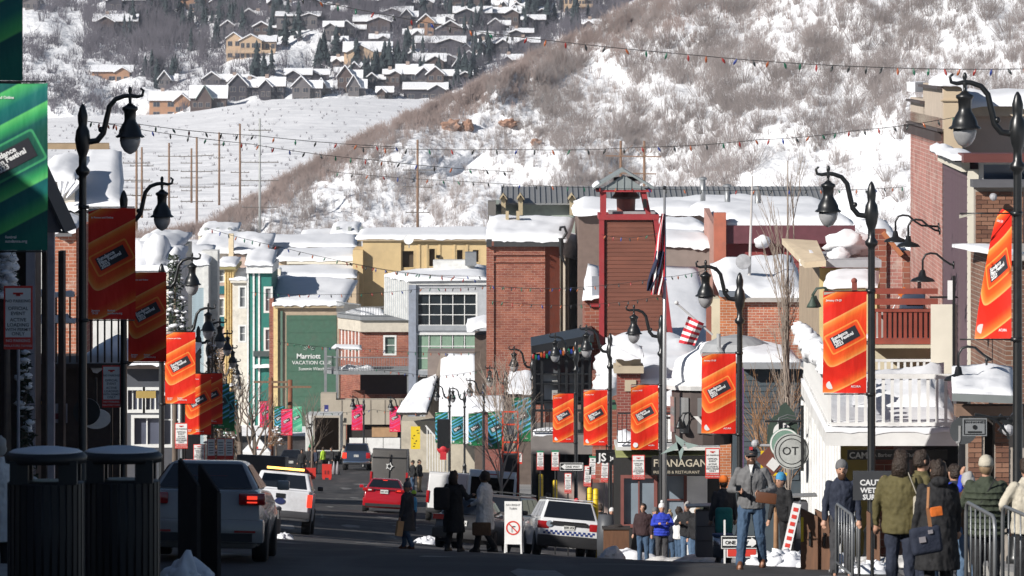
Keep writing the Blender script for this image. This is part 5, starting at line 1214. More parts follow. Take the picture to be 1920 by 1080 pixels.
for k in range(7):
 a=math.pi*(k+.5)/7;c=Vector((X(579,d),d-.1,Z(657,d)));MB().bar(c+Vector((math.cos(a),0,math.sin(a)))*.22,c+Vector((math.cos(a),0,math.sin(a)))*.45,.05,.02).build('sun_ray',MW,t,world=True)
t=bthing('terraced_snow_roofs','stack of peach walled terraces under blue white snow behind the green mural wall','building',580,480)
for k,(d,a,b,py,m,dp)in enumerate(((464,508,668,520,'peach_wall',14),(478,520,672,488,'peach_wall',14),(492,505,668,462,'peach_wall',16))):
 MB().box(X(a,d),X(b,d),d,d+dp,-32,Z(py,d)).build('wall',mat('peach_wall',(.6,.47,.33),rough=.85,var=.06),t,world=True)
 MB().snow((X(a,d),d-.3,Z(py,d)),(X(b,d),d-.3,Z(py,d)),(X(b,d+dp),d+dp,Z(py-20,d+dp)),(X(a,d+dp),d+dp,Z(py-20,d+dp)),.5,.2,20,8,.2,40+k,.2).build('roof_snow',SNOW,t,True,world=True)
 MB().box(X(a+18,d),X(b-5,d),d-.35,d-.1,Z(py+7,d),Z(py+2,d)).build('fascia',TRIM,t,world=True)
for (px,py,d)in ((512,505,464),(508,520,461)):
 MB().box(X(px,d),X(px+14,d),d,d+2,-30,Z(py,d)).build('roof_hatch',TRIM,t,world=True)
 MB().ball((X(px+7,d),d+1,Z(py,d)),.4,12,8,(1,1,.5),.3,px).build('snow_lump',SNOW,t,True,world=True)
t=bthing('teal_victorian_house','narrow teal painted house with white corner boards and framed sash windows','building',485,446)
d=446;zg=G(X(485,d),d)-1
TEAL=mat('teal_paint',(.02,.17,.14),rough=.7,var=.1)
wall(t,(X(464,d),d),(X(509,d),d),zg,Z(512,d),TEAL,[winpx(497,508.5,540,584,464,d,zg,1,2),winpx(497,508.5,617,657,464,d,zg,1,2)],fw=.12,glassm=glass('pale_sash_glass',(.25,.26,.27),.15))
MB().box(X(464,d),X(509,d),d+.5,d+12,zg,Z(512.2,d)).build('core',TEAL,t,world=True)
for px in (463,474,484):MB().box(X(px,d),X(px+3.4,d),d-.1,d+.02,zg,Z(498,d)).build('corner_board',WHITE,t,world=True)
MB().box(X(462,d),X(511,d),d-.4,d+12,Z(512,d)+.003,Z(496,d)).build('cornice',WHITE,t,world=True)
MB().box(X(475,d),X(510,d),d-.25,d,Z(668,d),Z(658,d)).build('skirt_roof',mat('dark_skirt',(.06,.08,.08)),t,world=True)
MB().snow((X(460,d),d-.5,Z(496,d)),(X(512,d),d-.5,Z(496,d)),(X(520,d+12),d+12,Z(470,d+12)),(X(470,d+12),d+12,Z(470,d+12)),.5,.2,12,8,.2,51,.4).build('roof_snow',SNOW,t,True,world=True)
MB().snow((X(476,d),d-.4,Z(688,d)),(X(512,d),d-.4,Z(688,d)),(X(512,d),d+2,Z(678,d)),(X(476,d),d+2,Z(678,d)),.3,.15,8,4,.1,52,.8).build('porch_snow',SNOW,t,True,world=True)
#cream and yellow pair
t=bthing('cream_narrow_house','narrow cream house front with white framed windows left of the teal house','building',452,446)
d=446.2;zg=G(X(452,d),d)-1
CW=mat('pale_cream_board',(.66,.62,.54),rough=.75,var=.05)
wall(t,(X(436,d),d),(X(463,d),d),zg,Z(530,d),CW,[winpx(449,460,538,576,436,d,zg,1,2),winpx(449,460,611,640,436,d,zg,1,2)],fw=.1,glassm=glass('pale_sash_glass',(.25,.26,.27),.15))
MB().box(X(436,d),X(463,d),d+.5,d+10,zg,Z(530.2,d)).build('core',CW,t,world=True)
MB().box(X(432,d),X(464,d),d-.3,d+10,Z(530,d)+.003,Z(524,d)).build('cornice',CW,t,world=True)
MB().snow((X(430,d),d-.3,Z(524,d)),(X(464,d),d-.3,Z(524,d)),(X(464,d),d+8,Z(510,d)),(X(434,d),d+8,Z(510,d)),.35,.2,8,6,.1,53,.8).build('roof_snow',SNOW,t,True,world=True)
t=bthing('yellow_narrow_house','slim yellow house front with vertical mouldings and a snow topped bay','building',428,446)
d=446.4;zg=G(X(428,d),d)-1
YN=mat('warm_yellow_board',(.66,.49,.22),rough=.75,var=.06)
MB().box(X(421,d),X(439,d),d,d+10,zg,Z(505,d)).build('wall',YN,t,world=True)
for k in range(4):MB().box(X(422+k*4.6,d),X(424+k*4.6,d),d-.12,d,zg,Z(508,d)).build('moulding',YN,t,world=True)
MB().box(X(408,d),X(442,d),d-.4,d+10,Z(505,d)+.003,Z(498,d)).build('cornice',mat('olive_cornice',(.3,.26,.12),rough=.8),t,world=True)
MB().snow((X(406,d),d-.4,Z(498,d)),(X(443,d),d-.4,Z(498,d)),(X(443,d),d+8,Z(490,d)),(X(408,d),d+8,Z(490,d)),.4,.25,8,6,.1,54,.8).build('roof_snow',SNOW,t,True,world=True)
t=bthing('navy_trimmed_house','tan house with navy corner and teal panels between two small windows','building',405,447)
d=446.6;zg=G(X(405,d),d)-1
TN=mat('pinkish_tan_board',(.46,.35,.3),rough=.8,var=.06)
wall(t,(X(404,d),d),(X(423,d),d),zg,Z(500,d),TN,[winpx(411,420,506,528,404,d,zg,1,2),winpx(411,420,560,592,404,d,zg,1,2)],fw=.08,glassm=glass('pale_sash_glass',(.25,.26,.27),.15))
MB().box(X(404,d),X(423,d),d+.5,d+9,zg,Z(500.2,d)).build('core',TN,t,world=True)
MB().box(X(393,d),X(404,d),d-.2,d+6,zg,Z(500,d)).build('navy_corner',mat('navy_board',(.02,.035,.07),rough=.7),t,world=True)
for a,b in ((536,551),(594,612)):MB().box(X(405,d),X(421,d),d-.15,d-.02,Z(b,d),Z(a,d)).build('teal_panel',mat('deep_teal',(.015,.12,.14),rough=.6),t,world=True)
t=bthing('brown_false_front','pale brown block with a tall cream chimney among snow lumps left of the teal house','building',445,480)
d=480
MB().box(X(428,d),X(462,d),d,d+9,-32,Z(478,d)).build('wall',mat('pinkish_tan_board',(.46,.35,.3)),t,world=True)
MB().box(X(429,d),X(438,d),d-.5,d+.5,-30,Z(438,d)).build('chimney',mat('cream_chimney',(.62,.52,.36),rough=.8),t,world=True)
MB().snow((X(360,d),d-.3,Z(474,d)),(X(505,d),d-.3,Z(474,d)),(X(505,d),d+12,Z(448,d)),(X(370,d),d+12,Z(448,d)),.6,.35,26,10,.2,56,.4).build('roof_snow',SNOW,t,True,world=True)
MB().box(X(362,d),X(505,d),d+.3,d+12,-32,Z(475,d)).build('wall',mat('off_white_wall',(.55,.52,.48)),t,world=True)
MB().box(X(460,d),X(502,d),d-.1,d+.3,Z(486,d),Z(478,d)).build('grille',mat('grey_grille',(.25,.27,.26)),t,world=True)
#blue clapboard with white false front
t=bthing('blue_clapboard_house','pale blue clapboard house with white parapet and heaped snow behind the left lamps','building',365,420)
d=420;zg=G(X(365,d),d)-1
BC=mat('pale_blue_board',(.3,.38,.42),rough=.75,var=.08)
MB().box(X(325,d),X(390,d),d,d+9,zg,Z(540,d)).build('wall',BC,t,world=True)
planks(t,(X(325,d),d-.01),(X(390,d),d-.01),Z(700,d),Z(540,d),BC,.18)
MB().box(X(340,d),X(392,d),d-.05,d+.6,Z(539.8,d),Z(495,d)).build('parapet',WR,t,world=True)
MB().box(X(382,d),X(391,d),d-.1,d+6,zg,Z(498,d)).build('white_corner',WR,t,world=True)
MB().box(X(378,d+3),X(408,d+3),d+3,d+6,zg,Z(470,d+3)).build('chimney_block',WR,t,world=True)
MB().snow((X(330,d),d-.1,Z(500,d)),(X(392,d),d-.1,Z(495,d)),(X(392,d),d+9,Z(470,d)),(X(335,d),d+9,Z(470,d)),.5,.35,12,8,.2,61,.6).build('roof_snow',SNOW,t,True,world=True)
#A-frame with snow roof bottom right of centre
t=bthing('steep_snow_roof_lodge','lodge with very steep snow covered roof and grey board gable beside the teal banners','building',850,370)
d=370;zg=G(X(850,d),d)-1
GB=mat('grey_board_gable',(.3,.25,.21),rough=.85,var=.2,vs=2,stretch=(5,1,.5))
MB().add([(X(795,d),d+3.6,Z(790,d)),(X(832,d),d+3.6,Z(790,d)),(X(836,d),d+3.6,Z(668,d)),(X(826,d),d+3.6,Z(668,d)),(X(795,d),d+3.9,Z(790,d)),(X(832,d),d+3.9,Z(790,d)),(X(836,d),d+3.9,Z(668,d)),(X(826,d),d+3.9,Z(668,d))],[(0,1,2,3),(7,6,5,4),(0,3,7,4),(1,5,6,2),(3,2,6,7)]).build('gable_wall',GB,t,world=True)
MB().snow((X(822,d),d-2,Z(830,d-2)),(X(905,d),d-2,Z(830,d-2)),(X(890,d),d+4,Z(664,d+4)),(X(826,d),d+4,Z(664,d+4)),.3,.15,18,22,.05,63,.8).build('roof_snow',SNOW,t,True,world=True)
MB().box(X(800,d),X(912,d),d+4,d+8,zg,Z(665,d)).build('rear_wall',mat('grey_brown_rear',(.22,.18,.16)),t,world=True)
MB().snow((X(745,d),d-1,Z(772,d-1)),(X(800,d),d-1,Z(772,d-1)),(X(820,d),d+4,Z(700,d+4)),(X(775,d),d+4,Z(722,d+4)),.3,.15,14,14,.08,64,.8).build('roof_snow',SNOW,t,True,world=True)
MB().slab([(X(743,d),d-1.2,Z(776,d)),(X(802,d),d-1.2,Z(776,d)),(X(822,d),d+4,Z(712,d+4)),(X(772,d),d+4,Z(728,d+4))],(0,0,.1)).build('eave',DKWOOD,t,world=True)
MB().box(X(752,d),X(912,d),d+.5,d+5,zg,Z(790,d)).build('wall',mat('cream_lodge_wall',(.5,.45,.36)),t,world=True)
for k in range(9):
 MB().box(X(800+k*5,d-3),X(801.5+k*5,d-3),d-3,d-2.9,Z(880+k*4,d-3),Z(800+k*6,d-3)).build('stair_baluster',WHITE,t,world=True)
MB().bar((X(798,d-3),d-3,Z(798,d-3)),(X(845,d-3),d-3,Z(852,d-3)),.1,.1).build('stair_rail',WHITE,t,world=True)
g=thing('yellow_hanging_banner','tall yellow banner with black squiggle marks hanging from the lodge eave','banner',(X(779,365),365,Z(842,365)))
MB().box(-.32,.32,0,.03,0,1.55).build('cloth',mat('yellow_cloth',(.75,.55,.02),rough=.8,var=.05),g)
rr=random.Random(3)
for k in range(7):MB().cbox((rr.uniform(-.2,.2),-.01,.2+k*.18),.13,.01,.05,Matrix.Rotation(rr.uniform(-1,1),3,'Y')).build('mark',BLACK,g)
g=thing('red_awning_stand','small red and black kiosk cover beside the teal banners','kiosk',(X(831,300),300,G(X(831,300),240)))
zz=Z(832,300)-g.location.z
MB().box(-.34,.34,0,.6,0,zz-.25).build('box',BLACK,g);MB().ball((0,.3,zz-.3),.36,12,8,(1,1,.9)).build('cover',mat('red_cover',(.5,.02,.03),rough=.6),g,True);MB().box(-.18,.18,-.02,0,zz-.9,zz-.45).build('red_panel',mat('red_cover',(.5,.02,.03)),g)
SKY=[(560,660,452,560,'low white roof cluster with small vents left of the yellow stucco building'),(620,672,438,560,'small snowy roof hump with railing left of the yellow stucco building'),(470,560,462,520,'distant flat white roof above the teal house'),(372,440,440,500,'rounded snow roof at the foot of the brushy ridge'),(250,330,470,240,'white boarded block with barrel like snow drifts beside the second lamp')]
for i,(a,b,py,d,lb)in enumerate(SKY):
 t=bthing('snow_roofed_block',lb,'building',(a+b)/2,d)
 MB().box(X(a,d),X(b,d),d,d+12,-32 if d>300 else G(X(a,d),d)-1,Z(py,d)).build('wall',TRIM,t,world=True)
 MB().snow((X(a,d),d-.3,Z(py,d)),(X(b,d),d-.3,Z(py,d)),(X(b,d),d+12,Z(py-12,d)),(X(a,d),d+12,Z(py-12,d)),.6,.35,16,8,.2,70+i,.4).build('roof_snow',SNOW,t,True,world=True)
 for k in range(3):MB().box(X(a+10+k*22,d),X(a+16+k*22,d),d+1,d+2,Z(py,d),Z(py-12,d)).build('roof_vent',mat('grey_grille',(.25,.27,.26)),t,world=True)
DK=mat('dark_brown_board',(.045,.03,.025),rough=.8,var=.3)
LG=mat('lilac_grey_paint',(.35,.35,.4),rough=.7,var=.1)
t=bthing('dark_gabled_shop','dark gabled timber shop at the left edge with deep eaves and pale porch posts','building',40,117)
d=117;zg=G(X(40,d),d)-1
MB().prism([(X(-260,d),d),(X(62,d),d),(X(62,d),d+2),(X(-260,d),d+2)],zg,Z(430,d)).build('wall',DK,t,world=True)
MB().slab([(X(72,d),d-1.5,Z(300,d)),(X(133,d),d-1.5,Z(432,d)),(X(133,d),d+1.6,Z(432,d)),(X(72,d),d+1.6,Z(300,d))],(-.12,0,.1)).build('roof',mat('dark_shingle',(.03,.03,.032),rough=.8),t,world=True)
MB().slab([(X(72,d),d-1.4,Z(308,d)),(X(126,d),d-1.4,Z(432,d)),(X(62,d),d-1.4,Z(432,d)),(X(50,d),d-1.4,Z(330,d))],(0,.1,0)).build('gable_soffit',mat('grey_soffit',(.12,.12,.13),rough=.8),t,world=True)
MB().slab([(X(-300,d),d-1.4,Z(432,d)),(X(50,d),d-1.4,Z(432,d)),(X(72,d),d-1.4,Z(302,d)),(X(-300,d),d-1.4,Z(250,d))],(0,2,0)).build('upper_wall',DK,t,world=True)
for px,w_,m in ((66,8,LG),(104,6,LG)):
 MB().box(X(px-w_,d),X(px+w_,d),d-1.2,d-.9,zg,Z(432,d)).build('porch_post',m,t,world=True)
MB().box(X(82,d),X(90,d),d-.5,d+.2,zg,Z(432,d)).box(X(112,d),X(122,d),d-.4,d+.2,zg,Z(470,d)).build('dark_post',DK,t,world=True)
d=122
MB().box(X(60,d),X(236,d),d,d+3,Z(690,d),Z(682,d)).build('porch_deck',DK,t,world=True)
for (a,b,y0,y1)in ((62,140,552,556),(62,140,604,607)):
 MB().box(X(a,d),X(b,d),d,d+.08,Z(y1,d),Z(y0,d)).build('porch_rail',DK,t,world=True)
MB().snow((X(62,d),d-.05,Z(602,d)),(X(140,d),d-.05,Z(602,d)),(X(140,d),d+.25,Z(602,d)),(X(62,d),d+.25,Z(602,d)),.3,.35,16,3,.04,71,1.2).snow((X(62,d),d-.05,Z(552,d)),(X(138,d),d-.05,Z(552,d)),(X(138,d),d+.15,Z(552,d)),(X(62,d),d+.15,Z(552,d)),.12,.15,14,3,.02,73,1.3).build('rail_snow',SNOW,t,True,world=True)
bm_=MB().box(-.02,.02,0,.04,Z(680,d),Z(556,d)).mesh('baluster',DK,off=(0,0,WLOC[t.name][2]))
for k in range(14):link('baluster',bm_,t,(X(66+k*13,d)-WLOC[t.name][0],d+.02-WLOC[t.name][1],0))
MB().snow((X(158,d),d+.2,Z(682,d)),(X(235,d),d+.2,Z(682,d)),(X(235,d),d+5,Z(682,d)),(X(158,d),d+5,Z(682,d)),.75,.2,10,8,.02,72,.6).build('deck_snow',SNOW,t,True,world=True)
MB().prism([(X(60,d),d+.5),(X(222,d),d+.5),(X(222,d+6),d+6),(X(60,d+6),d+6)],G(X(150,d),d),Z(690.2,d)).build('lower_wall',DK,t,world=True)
for (a,b,y0,y1,m)in ((180,232,735,760,'ivory'),(90,150,745,800,'poster'),(235,250,800,835,'grey')):
 pass
t=bthing('left_shop_front','shaded shop front with big dim windows behind the left lamp posts','building',280,168)
d=168;zg=G(X(280,d),d)-1
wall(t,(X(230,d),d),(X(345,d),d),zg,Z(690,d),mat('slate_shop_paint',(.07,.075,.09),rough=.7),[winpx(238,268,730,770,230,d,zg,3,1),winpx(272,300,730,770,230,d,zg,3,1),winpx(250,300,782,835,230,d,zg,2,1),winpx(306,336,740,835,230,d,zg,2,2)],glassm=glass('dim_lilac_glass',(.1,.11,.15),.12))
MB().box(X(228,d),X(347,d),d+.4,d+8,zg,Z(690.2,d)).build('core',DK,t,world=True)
MB().box(X(225,d),X(350,d),d-.5,d+8,Z(690,d)+.002,Z(680,d)).build('cornice',DK,t,world=True)
MB().snow((X(225,d),d-.5,Z(680,d)),(X(350,d),d-.5,Z(680,d)),(X(350,d),d+8,Z(672,d)),(X(225,d),d+8,Z(672,d)),.3,.15,14,6,.05,77,.7).build('roof_snow',SNOW,t,True,world=True)
MB().box(X(255,d-3),X(292,d-3),d-3,d-2.9,Z(735,d),Z(722,d)).build('ochre_sign',mat('ochre_sign',(.4,.28,.08)),t,world=True)
t=bthing('left_brick_house','sunlit red brick house between the dark gable and the nearest left lamp','building',120,152)
d=152
wall(t,(X(92,d),d),(X(143,d),d),G(X(120,d),d)-1,Z(428,d),brickmat('sunlit_brick',(.42,.15,.085),(.33,.11,.06),(.55,.42,.34),.26,.1,.2,weather=(.6,.48,.4)),[winpx(105,130,425,452,92,d,G(X(120,d),d)-1.2,1,1)])  # red brick with pale weathered patches
MB().box(X(92,d),X(143,d),d+.3,d+6,G(X(120,d),d)-1,Z(428.2,d)).build('core',REDB,t,world=True)
MB().snow((X(88,d),d-.3,Z(428,d)),(X(143,d),d-.3,Z(428,d)),(X(143,d),d+3,Z(416,d)),(X(88,d),d+3,Z(416,d)),.35,.25,10,6,.1,79,.6).build('roof_snow',SNOW,t,True,world=True)
t=bthing('left_snow_roofed_house','house with huge smooth white snow roof rising behind the nearest left lamp','building',180,178)
d=178
MB().prism([(X(70,d),d),(X(232,d),d),(X(232,d+26),d+26),(X(70,d+26),d+26)],G(X(150,d),d)-1,Z(400,d)).build('wall',WR,t,world=True)
MB().snow((X(112,d),d-.4,Z(392,d)),(X(232,d),d-.4,Z(388,d)),(X(228,d+14),d+14,Z(290,d+14)),(X(160,d+14),d+14,Z(292,d+14)),.5,.12,16,14,.15,81,.25).build('roof_snow',SNOW,t,True,world=True)
MB().snow((X(72,d),d-.6,Z(335,d)),(X(142,d),d-.6,Z(338,d)),(X(140,d),d+6,Z(300,d+6)),(X(76,d),d+6,Z(296,d+6)),.5,.2,12,8,.25,82,.5).build('roof_snow',SNOW,t,True,world=True)
MB().box(X(80,d),X(140,d),d,d+6,Z(395,d),Z(340,d)).build('dormer',mat('pale_dormer',(.5,.46,.4),rough=.8),t,world=True)
for k in range(4):MB().tube([(X(118,d)+.2*k,d-.6,Z(340,d)),(X(116+4*k,d),d-.7,Z(362+8*(k%2),d))],[.16,.03],6).build('icicle',SNOW,t,world=True)
MB().slab([(X(76,d+14),d+14,Z(294,d)),(X(205,d+14),d+14,Z(280,d+14)),(X(205,d+15),d+15,Z(278,d+15)),(X(76,d+15),d+15,Z(278,d+15))],(0,0,.2)).build('ridge',mat('straw_ridge',(.3,.22,.14),rough=.9),t,world=True)
t=bthing('left_drifted_shops','cream pilastered shop tops under barrel shaped snow drifts right of the second left lamp','building',285,212)
d=212
MB().box(X(236,d),X(330,d),d,d+8,G(X(280,d),d)-1,Z(512,d)).build('wall',WR,t,world=True)
for px in (247,262,284,312):MB().box(X(px,d),X(px+5,d),d-.3,d,G(X(280,d),d),Z(505,d)).build('pilaster',TRIM,t,world=True)
for k,(px,py,r)in enumerate(((258,488,.75),(290,478,.8),(322,492,.6))):
 MB().ball((X(px,d),d+1,Z(py,d)),r,16,12,(.8,1.4,1),.25,k).build('snow_drift',SNOW,t,True,world=True)
MB().snow((X(236,d),d-.3,Z(508,d)),(X(330,d),d-.3,Z(508,d)),(X(330,d),d+8,Z(480,d)),(X(240,d),d+8,Z(480,d)),.5,.3,12,8,.1,85,.7).build('roof_snow',SNOW,t,True,world=True)
t=bthing('left_terrace_row','row of tall timber fronted shops beyond the left edge that shades the near street','building',-300,70)  # unseen blocks, heights and gaps set for the shade they cast
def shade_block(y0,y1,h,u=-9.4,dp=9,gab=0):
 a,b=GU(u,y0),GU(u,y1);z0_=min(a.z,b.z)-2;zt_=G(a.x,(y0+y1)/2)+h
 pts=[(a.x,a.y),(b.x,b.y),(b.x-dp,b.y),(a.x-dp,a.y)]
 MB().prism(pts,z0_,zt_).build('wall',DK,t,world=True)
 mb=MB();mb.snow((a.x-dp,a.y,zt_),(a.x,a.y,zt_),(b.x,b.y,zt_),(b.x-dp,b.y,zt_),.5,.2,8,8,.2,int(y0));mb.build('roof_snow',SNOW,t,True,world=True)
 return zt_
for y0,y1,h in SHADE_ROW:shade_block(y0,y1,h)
d=118
t=thing('oval_shop_sign','white oval sign with a black disc overlapping it, hanging in the shade at left','sign',(X(180,d),d,Z(785,d)))
MB().disk((0,0,0),(0,-1,0),.33,.05,26,1).build('oval',mat('oval_white',(.8,.8,.76),rough=.5),t).scale=(1,1,.68)
MB().disk((-.2,-.06,.16),(0,-1,0),.3,.05,24).build('disc',BLACK,t)
MB().box(-.02,.02,0,.04,.2,.9).build('hanger',BLACK,t)
for (px,py,w_,h_,lb)in ((105,775,42,36,'pale poster board with dark red band low in the shaded shop window'),(75,752,40,20,'small gold and black sign hanging under the left porch'),(205,708,22,8,'thin ivory beam sign under the left porch')):
 t=thing('shop_poster',lb,'sign',(X(px,119),119,Z(py,119)))
 w_/=84;h_/=84
 MB().box(-w_/2,w_/2,0,.03,-h_/2,h_/2).build('board',LG if 'pale' in lb else TRIM if 'ivory' in lb else BLACK,t)
 MB().box(-w_*.4,w_*.4,-.01,0,-h_*.3,0).build('print_band',mat('poster_red',(.16,.02,.03))if 'pale' in lb else mat('poster_gold',(.3,.2,.06)),t)
def lamp(px,ptop,s,side,h_l,label,group='street lamps along the right kerb',hpx=None):
 """side: +1 arm reaches right, -1 left.  ptop = row of the lantern finial"""
 d=FP/s;x=X(px,d);g=G(x,d)+.12;top=Z(ptop,d)
 t=thing('street_lamp',label,'street lamp',(x,d,g),0,group)
 H=top-g;a=side
 zp=H-.43
 post=MB().lathe([(.17,0),(.17,.1),(.14,.14),(.13,.5),(.15,.55),(.1,.62),(.075,.75),(.062,zp-1.1),(.062,zp-1.05),(.11,zp-1.0),(.12,zp-.95),(.065,zp-.88),(.065,zp-.72),(.1,zp-.62),(.13,zp-.45),(.11,zp-.3),(.07,zp-.22),(.08,zp-.14),(.085,zp-.05),(.05,zp+.08),(.015,zp+.14)],(0,0,0),14).build('post',BLACK,t,True)
 lx=a*.78
 pts=[(a*.02,0,zp-.42),(a*.12,0,zp-.48),(a*.24,0,zp-.46),(a*.34,0,zp-.34),(a*.39,0,zp-.12),(a*.44,0,zp+.1),(a*.54,0,zp+.22),(a*.68,0,zp+.27),(lx,0,zp+.28),(a*.9,0,zp+.26),(a*.98,0,zp+.28),(a*1.0,0,zp+.36),(a*.95,0,zp+.4)]
 MB().tube(pts,[.052,.052,.05,.048,.046,.043,.04,.038,.036,.03,.026,.024,.018],8).ball((a*.3,0,zp-.28),.05,7,5).build('arm',BLACK,t,True)
 c=(lx,0,zp+.2)
 MB().lathe([(0.012,0.225),(0.032,0.195),(0.036,0.15),(0.024,0.112),(0.04,0.075),(0.028,0.015),(0.024,-0.045),(0.056,-0.06)],c,9).build('finial',BLACK,t,True)
 l=MB().lathe([(0.032,-0.045),(0.08,-0.09),(0.128,-0.112),(0.132,-0.15),(0.102,-0.18),(0.094,-0.3),(0.1,-0.345),(0.14,-0.413),(0.18,-0.488),(0.192,-0.555),(0.24,-0.593),(0.24,-0.608),(0.16,-0.608)],c,16).build('lantern_hood',BLACK,t,True)
 MB().lathe([(0.168,-0.608),(0.172,-0.66),(0.152,-0.75),(0.096,-0.84),(0.016,-0.885)],c,16).build('lantern_globe',FROST,t,True)
 MB().ball((lx+.2,-.05,c[2]-.595),.024,6,4).ball((lx-.2,-.05,c[2]-.595),.024,6,4).build('rim_stud',BLACK,l)
 return t,Vector((x,d,g)),H
def bannermat(name,stops,ring):
 m=bpy.data.materials.new(name);m.use_nodes=True;nt=m.node_tree;b=nt.nodes['Principled BSDF'];b.inputs['Roughness'].default_value=.55
 uv=nn(nt,'ShaderNodeTexCoord');sub=nn(nt,'ShaderNodeVectorMath',operation='SUBTRACT');sub.inputs[1].default_value=(.5,1.3,0)
 sc=nn(nt,'ShaderNodeVectorMath',operation='MULTIPLY');sc.inputs[1].default_value=(1,2.35,1);nt.links.new(uv.outputs['UV'],sc.inputs[0]);nt.links.new(sc.outputs[0],sub.inputs[0])
 rot=nn(nt,'ShaderNodeVectorRotate',rotation_type='Z_AXIS');rot.inputs['Angle'].default_value=R(-28);nt.links.new(sub.outputs[0],rot.inputs[0])
 def dist(shift,half):
  so_=nn(nt,'ShaderNodeVectorMath',operation='SUBTRACT');so_.inputs[1].default_value=shift;nt.links.new(rot.outputs[0],so_.inputs[0])
  ab=nn(nt,'ShaderNodeVectorMath',operation='ABSOLUTE');nt.links.new(so_.outputs[0],ab.inputs[0])
  s2=nn(nt,'ShaderNodeVectorMath',operation='SUBTRACT');s2.inputs[1].default_value=half;nt.links.new(ab.outputs[0],s2.inputs[0])
  mx=nn(nt,'ShaderNodeVectorMath',operation='MAXIMUM');mx.inputs[1].default_value=(0,0,0);nt.links.new(s2.outputs[0],mx.inputs[0])
  sp=nn(nt,'ShaderNodeSeparateXYZ');nt.links.new(mx.outputs[0],sp.inputs[0]);ps=[]
  for k in (0,1):
   q=nn(nt,'ShaderNodeMath',operation='POWER');q.inputs[1].default_value=5;nt.links.new(sp.outputs[k],q.inputs[0]);ps.append(q)
  a=nn(nt,'ShaderNodeMath',operation='ADD');nt.links.new(ps[0].outputs[0],a.inputs[0]);nt.links.new(ps[1].outputs[0],a.inputs[1])
  r_=nn(nt,'ShaderNodeMath',operation='POWER');r_.inputs[1].default_value=.2;nt.links.new(a.outputs[0],r_.inputs[0]);return r_.outputs[0]
 def ramp(src,st):
  cr=nn(nt,'ShaderNodeValToRGB');e=cr.color_ramp.elements
  while len(e)>1:e.remove(e[-1])
  e[0].position=st[0][0];e[0].color=(*st[0][1],1)
  for p_,c_ in st[1:]:q=e.new(p_);q.color=(*c_,1)
  nt.links.new(src,cr.inputs[0]);return cr.outputs[0]
 nz=nn(nt,'ShaderNodeTexNoise');nz.inputs['Scale'].default_value=2.2;nz.inputs['Detail'].default_value=3;gp=nn(nt,'ShaderNodeNewGeometry');mp=nn(nt,'ShaderNodeMapping');mp.inputs['Rotation'].default_value=(0,.6,0);mp.inputs['Scale'].default_value=(2.2,1,.7)
 nt.links.new(gp.outputs['Position'],mp.inputs[0]);nt.links.new(mp.outputs[0],nz.inputs['Vector']);bp=nn(nt,'ShaderNodeBump');bp.inputs['Strength'].default_value=.45;bp.inputs['Distance'].default_value=.06;nt.links.new(nz.outputs[0],bp.inputs['Height']);nt.links.new(bp.outputs[0],b.inputs['Normal'])
 co=ramp(dist((.2,.0,0),(.5,.13,0)),stops);ms=ramp(dist((0,0,0),(.33,.13,0)),[(0,(0,)*3),(.075,(.12,)*3),(.095,(1,)*3),(.108,(.9,)*3),(.12,(0,)*3)])
 mm=nn(nt,'ShaderNodeMix',data_type='RGBA');mm.inputs[7].default_value=(*ring,1);nt.links.new(ms,mm.inputs[0]);nt.links.new(co,mm.inputs[6]);nt.links.new(mm.outputs[2],b.inputs['Base Color'])
 m.node_tree.nodes['Principled BSDF'].inputs['Specular IOR Level'].default_value=.25
 MATS[name]=m;return m
red,org,hot=(.72,.025,.012),(.85,.2,.02),(.88,.42,.12)
BM={'red':bannermat('red_orange_print',[(0,(.78,.05,.012)),(.1,(.78,.07,.015)),(.22,(.81,.1,.018)),(.32,(.86,.23,.04)),(.365,(.88,.4,.13)),(.375,(.66,.022,.012)),(.66,red),(.74,(.75,.06,.015)),(.86,(.85,.18,.03)),(.9,hot),(.91,red),(1,red)],(.88,.3,.06)),'teal':bannermat('teal_blue_print',[(0,(.01,.06,.05)),(.12,(.01,.1,.09)),(.16,(.08,.33,.6)),(.2,(.1,.4,.7)),(.215,(.01,.07,.04)),(.33,(.01,.13,.07)),(.36,(.08,.35,.6)),(.42,(.15,.45,.7)),(.43,(.01,.1,.05)),(.56,(.01,.14,.07)),(.62,(.1,.38,.6)),(.66,(.1,.4,.65)),(.67,(.01,.1,.05)),(1,(.02,.18,.06))],(.1,.4,.5)),'pink':bannermat('pink_print',[(0,(.7,.02,.08)),(.2,(.75,.02,.1)),(.26,(.6,.12,.35)),(.3,(.74,.03,.1)),(.5,(.75,.02,.08)),(.56,(.6,.12,.36)),(.6,(.75,.03,.09)),(1,(.76,.04,.09))],(.7,.2,.3)),'green':bannermat('green_print',[(0,(.01,.08,.06)),(.14,(.01,.1,.09)),(.25,(.04,.35,.12)),(.34,(.12,.55,.16)),(.36,(.01,.12,.13)),(.52,(.01,.16,.14)),(.7,(.07,.45,.14)),(.74,(.1,.5,.15)),(.76,(.01,.1,.1)),(1,(.01,.16,.12))],(.06,.35,.15)),'mint':bannermat('mint_print',[(0,(.05,.3,.18)),(.2,(.06,.4,.22)),(.25,(.2,.55,.35)),(.3,(.05,.32,.2)),(.55,(.08,.42,.25)),(.6,(.25,.6,.4)),(1,(.06,.36,.22))],(.2,.5,.35))}
CHAR=mat('charcoal_print',(.022,.022,.03),rough=.6,var=.1)
PWH=mat('white_print',(.75,.75,.75),rough=.6,var=.0)
PCR=mat('corner_silver_print',(.42,.4,.34),rough=.6,var=.1)
BW,BH=.78,1.83
